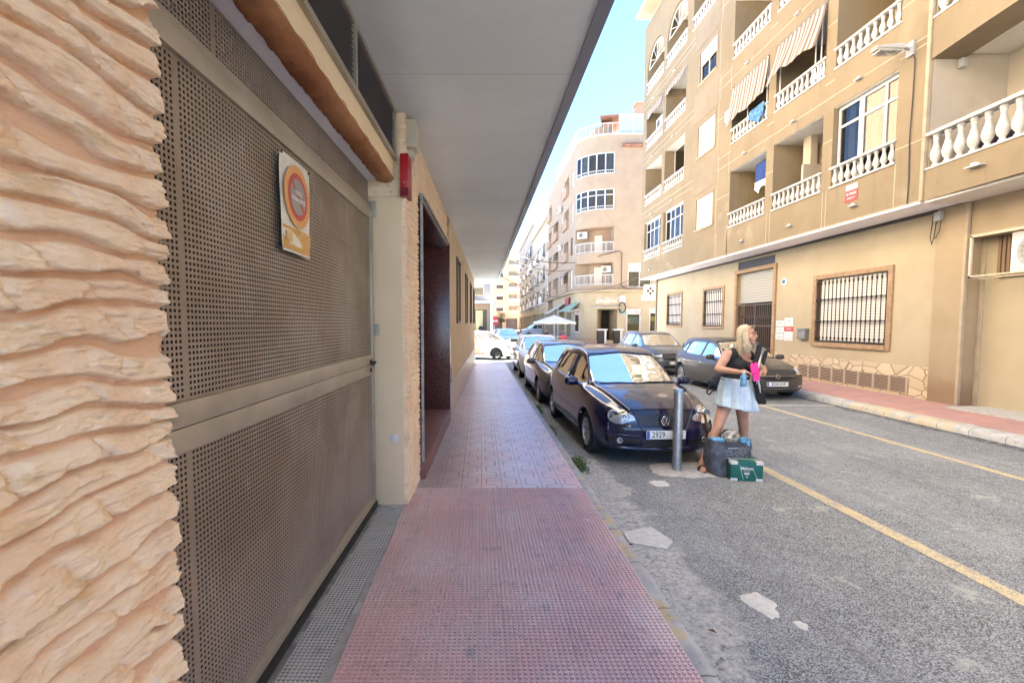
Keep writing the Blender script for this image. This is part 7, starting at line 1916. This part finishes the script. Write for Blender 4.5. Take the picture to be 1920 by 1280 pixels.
# windows
s = sA - 3.0; mb = MB(); band2(mb, s + .02, s + 1.98, .1, .16, 4.72, 4.8, 3); band2(mb, s + .02, s + 1.98, .1, .16, 6.0, 6.08, 3); [band2(mb, q - .04, q + .04, .1, .16, 4.8, 6.0, 2) for q in (s + .06, s + 1.0, s + 1.94)]
w_ = part('window', mb, 'pvc', BB); mb = MB(); band2(mb, s + .05, s + 1.95, .14, .15, 4.8, 6.0, 3); part('pane', mb, 'glass', w_); mb = MB(); band2(mb, s + .05, s + 1.95, .12, .17, 6.08, 6.73, 3); part('roller_shutter', mb, 'shutter', w_)
mb = MB(); band2(mb, s + .05, s + 1.95, .2, .21, 4.8, 6.0, 3); part('curtain', mb, 'curtain', w_)
for (a, b_, z0, z1, d) in lw:
    if d < .5:
        mb = MB(); band2(mb, sB + a + .01, sB + b_ - .01, .08, .13, z0 + .01, z1 - .01, 2); part('roller_shutter', mb, 'shutter' if random.random() < .6 else 'glass', BB)
    else:
        mb = MB(); band2(mb, sB + a - .1, sB + b_ + .1, -.25, .0, z0 - .25, z0 + .55, 3); part('balcony_parapet', mb, 'b_peach', BB)
        mb = MB(); band2(mb, sB + a + .4, sB + b_ - .5, d - .08, d - .03, z0, z1 - .2, 2); part('balcony_door', mb, 'shutter', BB)
for (a, z) in ((8.8, 12.5), (8.8, 9.3), (3.1, 6.5)):
    mb = MB(); Gs = np.array([[pth(sB + a + t * 2.2, -.05, z), pth(sB + a + t * 2.2, -.75, z - .75)] for t in np.linspace(0, 1, 6)]); mb.grid(Gs); part('awning', mb, 'awning', BB)
# units and pipe
def wpt(s, off, z): p = pth(s, off, z); return p
for (s, off, z, lab) in ((sB - .9, .25, 8.9, 'outdoor unit at the left end of the second floor rounded balcony of the corner building'), (sA + .7, .7, 6.0, 'small outdoor unit at the right of the first floor rounded balcony of the corner building'), (sB + 6.6, -.25, 12.8, 'outdoor unit high on the street side of the corner building'), (sB + 6.4, -.25, 9.0, 'outdoor unit between the middle balconies on the street side of the corner building')):
    p = wpt(s, off, z); ac(lab, p.x, p.y, p.z, R(70) if s < sB else 0)
mb = MB(); mb.box(9.2, 9.6, 40.2, 40.5, 5.2, 6.5); solo('water_heater', mb, 'white', 'tall white water heater on the first floor rounded balcony', 'heater', loc=(9.4, 40.3, 5.0))
mb = MB(); mb.tube([(8.0, 43, 6.4), (8.6, 39.4, 6.9), (10.0, 37.95, 7.35), (11.3, 37.9, 7.65), (11.55, 37.9, 7.5), (11.55, 37.9, 4.9), (11.9, 37.85, 4.55), (14.5, 37.8, 4.45)], .035, 6); part('cable_run', mb, flat('dark_cable', (.08, .06, .05), .7), BB)
# shops
gp = []
gp.append((sA - .2, sA + 1.45, .35, 2.92, 2.4))            # open bar entrance on the corner
gp.append((sA - 2.15, sA - .95, 1.05, 3.0, .35)); gp.append((sA - 4.1, sA - 2.85, 1.05, 3.1, .35)); gp.append((sA - 6.6, sA - 4.8, 1.0, 3.1, .35))
gp.append((sB - .9, sB + .1, 1.0, 3.0, .3)); gp.append((sB + 1.4, sB + 3.6, .2, 3.3, 1.6)); gp.append((sB + 4.6, sB + 7.5, .2, 3.3, 1.6)); gp.append((sB + 9, sB + 12, .2, 3.3, 1.6))
mb = MB(); wallgrid(mb, path, .02, 4.38, gp, mi=0, miback=1, flip=True); part('shop_wall', mb, ['b_shop', 'dark'], BB)
mb = MB(); band2(mb, 0.1, sA - .3, -.06, .0, .02, .7, 30); band2(mb, sA + 1.55, sE - 1, -.06, 0, .02, .55, 30); part('stone_plinth', mb, flat('grey_brown_plinth', (.34, .26, .18), .8, var=.2, vs=6), BB)
for q in gp[1:5]:
    mb = MB(); [band2(mb, u - .05, u + .05, .06, .12, q[2], q[3], 2) for u in (q[0] + .05, q[1] - .05)]; band2(mb, q[0], q[1], .06, .12, q[2], q[2] + .08, 3); band2(mb, q[0], q[1], .06, .12, q[3] - .5, q[3] - .43, 3)
    w_ = part('shop_window', mb, 'pvc', BB); mb = MB(); band2(mb, q[0] + .1, q[1] - .1, .1, .11, q[2] + .08, q[3] - .5, 3); part('pane', mb, 'glass', w_)
    mb = MB(); band2(mb, q[0] + .1, q[1] - .1, .09, .12, q[3] - .43, q[3] - .02, 3); part('header_panel', mb, flat('shop_header', (.55, .42, .40), .6, var=.3, vs=4), w_)
mb = MB(); band2(mb, sA - 2.0, sA - 1.1, .13, .14, 1.7, 2.3, 3); part('blue_poster', mb, flat('teal_poster', (.08, .36, .42), .5), BB)
mb = MB(); band2(mb, sA - 1.35, sA - 1.05, .12, .13, 1.85, 2.15, 3); part('pale_poster', mb, flat('pink_poster', (.65, .45, .45), .5), BB)
mb = MB(); band2(mb, sA - 3.35, sA - 3.0, .12, .13, 1.95, 2.35, 3); part('yellow_poster', mb, flat('yellow_poster', (.7, .68, .2), .5), BB)
mb = MB(); Gs = []
for k in range(40):
    s = sA - .45 + 2.2 * k / 39; Gs.append([pth(s, -.0, 3.28), pth(s, -.45, 3.08 + .02 * (k % 2)), pth(s, -.47, 3.02)])
mb.grid(np.array(Gs)); part('corrugated_canopy', mb, flat('corrugated_beige', (.48, .40, .28), .7, var=.2, vs=6), BB)
mb = MB(); band2(mb, sA - .35, sA + 1.55, -.03, .0, 3.40, 3.95, 10); sgn = part('shop_sign', mb, flat('faded_orange_sign', (.50, .36, .27), .6, var=.3, vs=3), BB)
p0 = pth(sA + .55, -.07, 3.62); q = MB(); text_mb(q, 'Restaurante', .30, frame_mat(p0, (-pth(sA + 1.2, 0, 0) + pth(sA - .1, 0, 0)), (0, 0, 1)), .004, bold=.006, sx=.9); part('lettering', q, 'white', sgn)
mb = MB(); band2(mb, sA - 5.4, sA - 2.1, -.04, 0, 3.62, 4.1, 6); s2 = part('shop_sign', mb, flat('faded_teal_sign', (.42, .46, .42), .6, var=.25, vs=3), BB)
q = MB(); text_mb(q, 'PANADERIA', .34, frame_mat((14.6, 37.95, 3.86), (1, 0, 0), (0, 0, 1)), .004, bold=.004); part('lettering', q, flat('teal_letters', (.12, .22, .24), .6), s2)
# ring sign, green awning
rs = thing('ring_sign', 'dark ring shaped hanging sign beside the bar entrance', 'sign', (11.55, 37.7, 2.9)); mb = MB(); mb.tube([(11.6 + .0 + .26 * math.cos(a), 37.68, 3.05 + .42 * math.sin(a)) for a in np.linspace(0, 2 * PI, 26)], .05, 8, cap=False); part('ring', mb, 'black', rs, smooth='all')
mb = MB(); mb.bbox(11.42, 11.85, 37.7, 37.98, 3.45, 4.05, .02); part('light_box', mb, flat('cream_box', (.62, .58, .46), .4), rs, smooth=True); mb = MB(); mb.bbox(11.5, 11.9, 37.74, 37.8, 2.5, 2.8, .02); part('teal_panel', mb, flat('teal_panel', (.2, .42, .4), .4), rs, smooth=True)
mb = MB(); Gs = np.array([[pth(s, -.0, 3.55), pth(s, -1.3, 2.75)] for s in np.linspace(sB - 1.0, sB + 1.4, 10)]); mb.grid(Gs); part('green_awning', mb, flat('pale_green_awning', (.30, .40, .28), .8), BB)
mb = MB(); mb.tube([pth(sB - 1.0, -.05, 3.0), pth(sB - 1.0, -1.28, 2.74)], .03); mb.tube([pth(sB + 1.3, -.05, 3.0), pth(sB + 1.3, -1.28, 2.74)], .03); part('awning_arm', mb, 'white', BB)
mb = MB(); band2(mb, sB + 1.6, sB + 3.4, -.2, -.1, 3.3, 4.1, 3); part('red_sign', mb, flat('dark_red_sign', (.22, .02, .04), .5), BB)
mb = MB(); Gs = np.array([[pth(s, -.0, 3.7), pth(s, -1.6, 2.7)] for s in np.linspace(sB + 4.2, sB + 7.8, 10)]); mb.grid(Gs); part('cream_awning', mb, flat('cream_awning', (.60, .52, .38), .8), BB)
# counters in the entrance
for i, (x, lab) in enumerate(((10.05, 'white topped high counter at the left of the bar entrance'), (11.35, 'white topped high counter at the right of the bar entrance'))):
    t = thing('bar_counter', lab, 'counter', (x, 38.0, .1), 0, 'high counters at the bar entrance')
    mb = MB(); mb.bbox(x - .42, x + .42, 37.75, 38.25, 1.18, 1.30, .02); mb.bbox(x + .18, x + .34, 37.85, 38.15, .1, 1.18, .02); part('top', mb, 'white', t, smooth=True); mb = MB(); mb.bbox(x - .34, x + .16, 37.85, 38.15, .1, 1.15, .02); part('panel', mb, 'black', t, smooth=True)
# person in green in the far shop window
def small_person(x, y, z, shirt, trouser, lab, h=1.7, sit=False, rz=0, skin='skin', hairc=(.04, .02, .01)):
    t = thing('person', lab, 'person', (x, y, z), rz); b = MB(); k = h / 1.7
    if not sit:
        for s in (-1, 1):
            caps(b, (s * .09 * k, 0, .92 * k), (s * .10 * k, -.02, .48 * k), .085, .055); caps(b, (s * .10 * k, -.02, .48 * k), (s * .10 * k, .02, .08), .052, .036); caps(b, (s * .10, .03, .045), (s * .11, -.13, .04), .04, .035)
        pz = .95 * k
    else:
        for s in (-1, 1): caps(b, (s * .09, 0, .50), (s * .11, -.38, .50), .085, .06); caps(b, (s * .11, -.38, .48), (s * .11, -.36, .08), .052, .036); caps(b, (s * .11, -.34, .045), (s * .11, -.50, .04), .04, .035)
        pz = .52
    ell(b, (0, 0, pz), (.16, .12, .12)); ell(b, (0, 0, pz + .25), (.165, .115, .22)); caps(b, (-.14, 0, pz + .43), (.14, 0, pz + .43), .065, .065); caps(b, (0, 0, pz + .42), (0, 0, pz + .58), .055, .05); ell(b, (0, -.01, pz + .68), (.075, .092, .11)); ell(b, (0, -.10, pz + .665), (.012, .015, .02))
    for s in (-1, 1):
        e_ = (s * .24, -.04, pz + .18); w_ = (s * .20, -.24, pz + .10); caps(b, (s * .18, 0, pz + .42), e_, .055, .042); caps(b, e_, w_, .04, .027); caps(b, w_, (s * .18, -.32, pz + .11), .03, .03, fl=1)
        for q in range(4): caps(b, (s * .18 + (q - 1.5) * .018, -.32, pz + .11), (s * .18 + (q - 1.5) * .019, -.385, pz + .09), .010, .008, 6, 3)
    part('body', remesh(b, .014, 3), skin, t, smooth='all', world=False)
    b = MB(); ell(b, (0, 0, pz + .12), (.175, .135, .16)); ell(b, (0, 0, pz + .27), (.18, .13, .22)); caps(b, (-.15, 0, pz + .43), (.15, 0, pz + .43), .075, .075)
    for s in (-1, 1): caps(b, (s * .18, 0, pz + .42), (s * .225, -.02, pz + .26), .068, .062)
    part('shirt', remesh(b, .014, 3), shirt, t, smooth='all', world=False)
    b = MB(); ell(b, (0, 0, pz - .0), (.172, .135, .13))
    for s in (-1, 1):
        if not sit: caps(b, (s * .09 * k, 0, .92 * k), (s * .10 * k, -.02, .5 * k), .098, .075)
        else: caps(b, (s * .09, 0, .50), (s * .11, -.36, .50), .095, .075)
    part('trousers', remesh(b, .014, 3), trouser, t, smooth='all', world=False)
    b = MB(); ell(b, (0, .02, pz + .72), (.082, .095, .09)); part('hair', b, flat('short_hair', hairc, .6), t, smooth='all', world=False)
    return t
dk = flat('dark_trousers', (.02, .02, .025), .8)
small_person(14.45, 36.9, .1, flat('mint_shirt', (.25, .60, .36), .8), dk, 'person in mint green shirt standing outside the shop at the edge of the tan building', 1.7, rz=R(100))
# pharmacy style lozenge sign at the tan building corner
hs = thing('hanging_sign', 'square white projecting sign with four dark diamonds past the corner of the tan building', 'sign', (8.9, 25.1, 3.3))
mb = MB(); mb.bbox(8.88, 9.58, 25.05, 25.15, 3.05, 3.85, .02); part('panel', mb, 'white', hs, smooth=True)
mb = MB()
for (dx, dz) in ((0, .13), (0, -.13), (-.13, 0), (.13, 0)):
    cx_, cz_ = 9.22 + dx, 3.5 + dz; mb.raw([(cx_ - .075, 25.045, cz_), (cx_, 25.045, cz_ - .075), (cx_ + .075, 25.045, cz_), (cx_, 25.045, cz_ + .075)], [(0, 1, 2, 3)])
part('diamonds', mb, 'black', hs)
mb = MB(); mb.tube([(9.2, 25.1, 3.85), (9.2, 25.1, 4.15)], .02); mb.tube([(9.5, 25.1, 4.1), (9.2, 25.1, 4.15), (9.2, 24.7, 4.15)], .02); part('arm', mb, 'iron', hs)

# parasol and café furniture
ps = thing('parasol', 'white square café parasol on the far corner beyond the parked cars', 'parasol', (6.2, 36.8, 0)); px_, py_ = 5.9, 36.8
mb = MB(); ap = (px_, py_, 2.42); n = 8; R_ = 1.75
rim = [(px_ + R_ * math.cos(R(22.5 + 45 * k)), py_ + R_ * math.sin(R(22.5 + 45 * k)), 1.83) for k in range(8)]
V = [ap]; F = []
for k in range(8):
    a, b_ = Vector(rim[k]), Vector(rim[(k + 1) % 8]); m_ = a.lerp(b_, .5) + Vector((0, 0, .05)); V += [tuple(a), tuple(m_)]
for k in range(16): F.append((0, 1 + k, 1 + (k + 1) % 16))
mb.raw(V, F); V2 = []; 
for p in V[1:]: V2 += [p, (p[0], p[1], p[2] - .12)]
mb.raw(V2, [(2 * k, 2 * k + 1, (2 * k + 3) % 32, (2 * k + 2) % 32) for k in range(16)])
part('canopy', mb, flat('white_canvas', (.78, .74, .66), .8), ps); mb = MB(); mb.tube([(px_, py_, 0), (px_, py_, 2.45)], .03); part('pole', mb, 'pvc', ps)
mb = MB(); mb.lathe([(.32, 0), (.32, .08), (.05, .12), (0, .12)], 20, Matrix.Translation((px_, py_, 0))); part('base', mb, 'grey_plastic', ps)
def chair(x, y, rz, mt, lab):
    t = thing('cafe_chair', lab, 'chair', (x, y, 0), rz, 'café chairs round the parasol')
    mb = MB(); mb.bbox(-.22, .22, -.22, .22, .42, .46, .015); part('seat', mb, mt, t, smooth=True, world=False); mb = MB(); mb.bbox(-.22, .22, .19, .23, .50, .86, .02, M=Matrix.Rotation(R(-6), 4, 'X')); part('backrest', mb, mt, t, smooth=True, world=False)
    for a in (-1, 1):
        for b_ in (-1, 1): mb = MB(); mb.tube([(a * .19, b_ * .19, .43), (a * .22, b_ * .22, 0)], .016, 6); part('leg', mb, mt, t, world=False)
    return t
rd = flat('red_plastic', (.5, .02, .03), .4)
for i, (x, y, r_) in enumerate(((6.6, 35.9, 20), (7.1, 36.4, 80), (5.2, 35.9, -30), (4.7, 36.7, -80))):
    chair(x, y, R(r_), rd, ['red plastic café chair front right of the parasol pole', 'red plastic café chair farthest right under the parasol', 'red plastic café chair front left of the parasol pole', 'red plastic café chair farthest left under the parasol'][i])
small_person(5.3, 37.3, 0, flat('black_shirt', (.02, .02, .02), .8), dk, 'person in black sitting left of the parasol pole at the café', 1.7, True, R(20)); small_person(6.7, 37.4, 0, flat('grey_shirt', (.15, .16, .2), .8), dk, 'person in grey sitting right of the parasol pole at the café', 1.7, True, R(-30))
chair(5.3, 37.3, R(20), rd, 'red plastic café chair under the person in black'); chair(6.7, 37.4, R(-30), rd, 'red plastic café chair under the person in grey')
tb = thing('cafe_table', 'round white café table beneath the white parasol', 'table', (6.1, 36.3, 0)); mb = MB(); mb.lathe([(0, .74), (.36, .74), (.36, .71), (0, .71)], 20); part('top', mb, 'white', tb, world=False); mb = MB(); mb.tube([(0, 0, 0), (0, 0, .71)], .03); mb.lathe([(.22, 0), (.22, .03), (0, .05)], 16); part('pedestal', mb, 'steel', tb, world=False)

# generic street block
def block(nm, lab, path_, z1, wallm, floors, bays, z00=4.0, fh=2.9, flip=True, depth=.8, shop='b_shop', back=14, wm_='shutter', roofm=None, balc=True):
    t = thing(nm, lab, 'building', (path_[0][0], path_[0][1], 0)); L_ = math.hypot(path_[1][0] - path_[0][0], path_[1][1] - path_[0][1]); hs = []; lst = []
    for f_ in range(floors):
        for i in range(bays):
            c_ = L_ * (i + .5) / bays; w_ = L_ / bays * (.36 if i % 2 else .27); z0 = z00 + .5 + fh * f_
            hs.append((c_ - w_, c_ + w_, z0 + (0 if i % 2 else .35), z0 + 1.85, depth if i % 2 else .2)); lst.append((c_ - w_, c_ + w_, z0, z0 + 1.85, i % 2))
    mb = MB(); a_, n_ = wallgrid(mb, path_, z00 - .2, z1, hs, mi=0, miback=1, flip=flip)
    d0, d1 = Vector((*path_[0], 0)), Vector((*path_[1], 0)); nn = n_(L_ / 2); 
    for (p, q) in ((d0, d0 + nn * back), (d1, d1 + nn * back), (d0 + nn * back, d1 + nn * back)): mb.raw([(p.x, p.y, 0), (q.x, q.y, 0), (q.x, q.y, z1), (p.x, p.y, z1)], [(0, 1, 2, 3)], 0)
    mb.raw([tuple(d0 + Vector((0, 0, z1))), tuple(d1 + Vector((0, 0, z1))), tuple(d1 + nn * back + Vector((0, 0, z1))), tuple(d0 + nn * back + Vector((0, 0, z1)))], [(0, 1, 2, 3)], 0)
    part('wall', mb, [wallm, 'inner_wall'], t)
    sh = []; m_ = max(2, bays // 2 * 2)
    for i in range(m_): c_ = L_ * (i + .5) / m_; sh.append((c_ - L_ / m_ * .36, c_ + L_ / m_ * .36, .3, z00 - .9, .5))
    mb = MB(); wallgrid(mb, path_, 0, z00 - .2, sh, mi=0, miback=1, flip=flip); part('shop_front', mb, [shop, flat('shop_dark', (.06, .055, .05), .3)], t)
    def P_(s, off, z): p, _ = a_(s); q = p + n_(s) * off; return (q.x, q.y, z)
    for (s0, s1, z0, zt, bal) in lst:
        mb = MB()
        if bal and balc:
            for (o0, o1, za, zb_) in ((-.55, .02, z0 - .22, z0 - .02), (-.55, -.5, z0 - .02, z0 + .72)):
                c8 = [P_(s, o, z) for z in (za, zb_) for s in (s0 - .15, s1 + .15) for o in (o0, o1)]; mb.raw(c8, [(0, 1, 3, 2), (4, 6, 7, 5), (0, 4, 5, 1), (2, 3, 7, 6), (0, 2, 6, 4), (1, 5, 7, 3)])
            part('balcony', mb, 'white' if random.random() < .6 else wallm, t)
        else:
            za = z0 + .35; c8 = [P_(s, o, z) for z in (za, zt) for s in (s0, s1) for o in (.08, .14)]; mb.raw(c8, [(0, 1, 3, 2), (4, 6, 7, 5), (0, 4, 5, 1), (2, 3, 7, 6), (0, 2, 6, 4), (1, 5, 7, 3)])
            part('window', mb, random.choice([wm_, 'pvc', 'shutter_slat']), t)
            mb = MB(); mid = (s0 + s1) / 2; c8 = [P_(s, o, z) for z in (za + .1, zt - .5) for s in (s0 + .1, s1 - .1) for o in (.07, .075)]; mb.raw(c8, [(0, 1, 3, 2), (4, 6, 7, 5), (0, 4, 5, 1), (2, 3, 7, 6), (0, 2, 6, 4), (1, 5, 7, 3)]); part('pane', mb, 'glass', t)
    c8 = [P_(s, o, z) for z in (z1, z1 + .35) for s in (0, L_) for o in (-.3, .3)]; mb = MB(); mb.raw(c8, [(0, 1, 3, 2), (4, 6, 7, 5), (0, 4, 5, 1), (2, 3, 7, 6), (0, 2, 6, 4), (1, 5, 7, 3)]); part('cornice', mb, roofm or wallm, t)
    return t
MT['yellow_block'] = m_stucco('pale_yellow_render', (.50, .44, .28), (.54, .48, .31), .1, 10)
MT['cream_block'] = m_stucco('cream_render', (.42, .37, .30), (.38, .34, .27), .1, 10)
MT['grey_block'] = m_stucco('pale_grey_render', (.30, .29, .27), (.27, .26, .25), .1, 10)
block('apartment_building', 'narrow cream apartment building next down the street after the rounded corner building', [(8.3, 56.2), (8.3, 74)], 14.6, 'cream_block', 3, 6)
block('apartment_building', 'tall grey cream building far down the right side of the street', [(8.6, 74.2), (8.8, 104)], 17.5, 'grey_block', 4, 8)
block('apartment_building', 'pale yellow apartment block closing the far end of the street', [(14, 118), (-26, 118)], 19.0, 'yellow_block', 5, 11)
block('apartment_building', 'low pale building with a flat canopy at the far left corner', [(1.4, 58), (-24, 58)], 7.4, 'grey_block', 1, 6, z00=4.4, balc=False)
mb = MB(); mb.box(-24, 1.9, 56.4, 57.9, 4.2, 4.6); t_ = solo('street_canopy', mb, 'white', 'long flat white canopy on the low pale building at the far left', 'canopy', loc=(-10, 57, 4.2))
# cross street sides out of frame edge
block('apartment_building', 'apartment building along the left side of the street beyond the low pale building', [(1.3, 104), (1.3, 72)], 13.0, 'cream_block', 3, 8)
# traffic signs
def round_sign(x, y, z, r, lab, red=True):
    t = thing('traffic_sign', lab, 'sign', (x, y, 0)); mb = MB(); mb.tube([(x, y, 0), (x, y, z + r)], .035, 8); part('post', mb, 'steel', t)
    Mq = Matrix.Translation((x, y - .04, z)) @ Matrix.Rotation(R(90), 4, 'X'); mb = MB(); mb.lathe([(0, -.02), (r, -.02), (r, .0), (0, .001)], 32, Mq); part('disc', mb, flat('sign_red', (.5, .03, .03), .4), t)
    mb = MB(); mb.box(x - r * .72, x + r * .72, y - .048, y - .044, z - r * .18, z + r * .18) ; part('bar', mb, 'white', t); return t
round_sign(1.35, 45, 2.0, .45, 'round red no entry sign with white bar at the far junction')
mb = MB(); mb.bbox(-.55, .25, 52, 52.15, .6, 3.2, .02); yb = thing('advertising_panel', 'yellow and white street advertising panel left of the no entry sign', 'panel', (-.1, 52, 0)); part('panel', mb, flat('yellow_panel', (.68, .58, .28), .6, var=.2, vs=2), yb, smooth=True)
mb = MB(); mb.lathe([(0, 0), (.28, 0), (.28, .02), (0, .02)], 24, Matrix.Translation((.05, 51.98, 1.2)) @ Matrix.Rotation(R(90), 4, 'X')); part('dark_disc', mb, 'black', yb); mb = MB(); mb.box(-.4, .1, 52.02, 52.1, 0, .6); part('foot', mb, 'steel', yb)
# overhead cables
mb = MB()
def sag(a, b_, s, n=14): a, b_ = Vector(a), Vector(b_); return [a.lerp(b_, t) + Vector((0, 0, -s * 4 * t * (1 - t))) for t in np.linspace(0, 1, n)]
for i, (a, b_, s, r_) in enumerate((((.72, 30, 6.6), (8.2, 40, 7.0), .35, .028), ((.7, 28, 6.1), (8.2, 42, 6.6), .5, .022), ((.7, 33, 5.6), (8.1, 46, 4.4), .5, .022), ((8.3, 41, 4.6), (9.2, 24.9, 4.6), .4, .018), ((11.9, 37.8, 4.6), (9.2, 25.0, 4.4), .25, .02))):
    mb = MB(); mb.tube(sag(a, b_, s), r_, 5); solo('overhead_cable', mb, 'cable', ['thick upper cable crossing the street to the rounded bay', 'thin upper cable just under the thick one across the street', 'lowest cable crossing the street towards the café awnings', 'cable running from the corner building cornice to the tan building', 'short sagging cable ending at the diamond sign'][i], 'cable', group='cables over the junction', loc=a)
# cables need something to hang from on the left: a pole row at the junction
up = thing('utility_pole', 'slim grey pole holding the overhead cables at the left of the junction', 'pole', (.7, 30, 0)); mb = MB(); mb.tube([(.72, 30, 0), (.72, 30, 7.0)], [.09, .06], 10); part('pole', mb, 'grey_plastic', up); 
# street trees near the far end
def tree(x, y, h, lab, seed):
    t = thing('street_tree', lab, 'tree', (x, y, 0), 0, 'street trees by the far block'); r_ = random.Random(seed); mb = MB(); mb.tube([(0, 0, 0), (.05, 0, h * .3), (-.04, .05, h * .6)], [.12, .09, .05], 8)
    for k in range(5): a = r_.random() * 6.28; mb.tube([(0, 0, h * .42), (math.cos(a) * .6, math.sin(a) * .6, h * .7)], [.05, .02], 5)
    part('trunk', mb, flat('bark', (.12, .09, .06), .9), t, world=False); mb = MB()
    for c in range(14):
        a = r_.random() * 6.28; q = Vector((math.cos(a) * r_.uniform(0, 1) , math.sin(a) * r_.uniform(0, 1), h * r_.uniform(.55, .95)))
        for k in range(110):
            p = q + Vector((r_.gauss(0, .32), r_.gauss(0, .32), r_.gauss(0, .24))); e = Vector((r_.gauss(0, 1), r_.gauss(0, 1), r_.gauss(0, 1))).normalized() * .09; f_ = e.orthogonal().normalized() * .05; mb.raw([p - e, p + f_, p + e, p - f_], [(0, 1, 2, 3)])
    part('crown', mb, 'leaf', t, world=False)
ml_ = Mat('tree_leaf'); ml_.col(ml_.mix(ml_.noise(3, 3).ss(.3, .7), (.05, .09, .025), (.12, .17, .05))).set(rough=.6); MT['leaf'] = ml_.m
tree(4.6, 100, 4.2, 'small green street tree before the pale yellow block', 3); tree(-3.5, 70, 3.6, 'small green street tree beside the low pale building', 4)
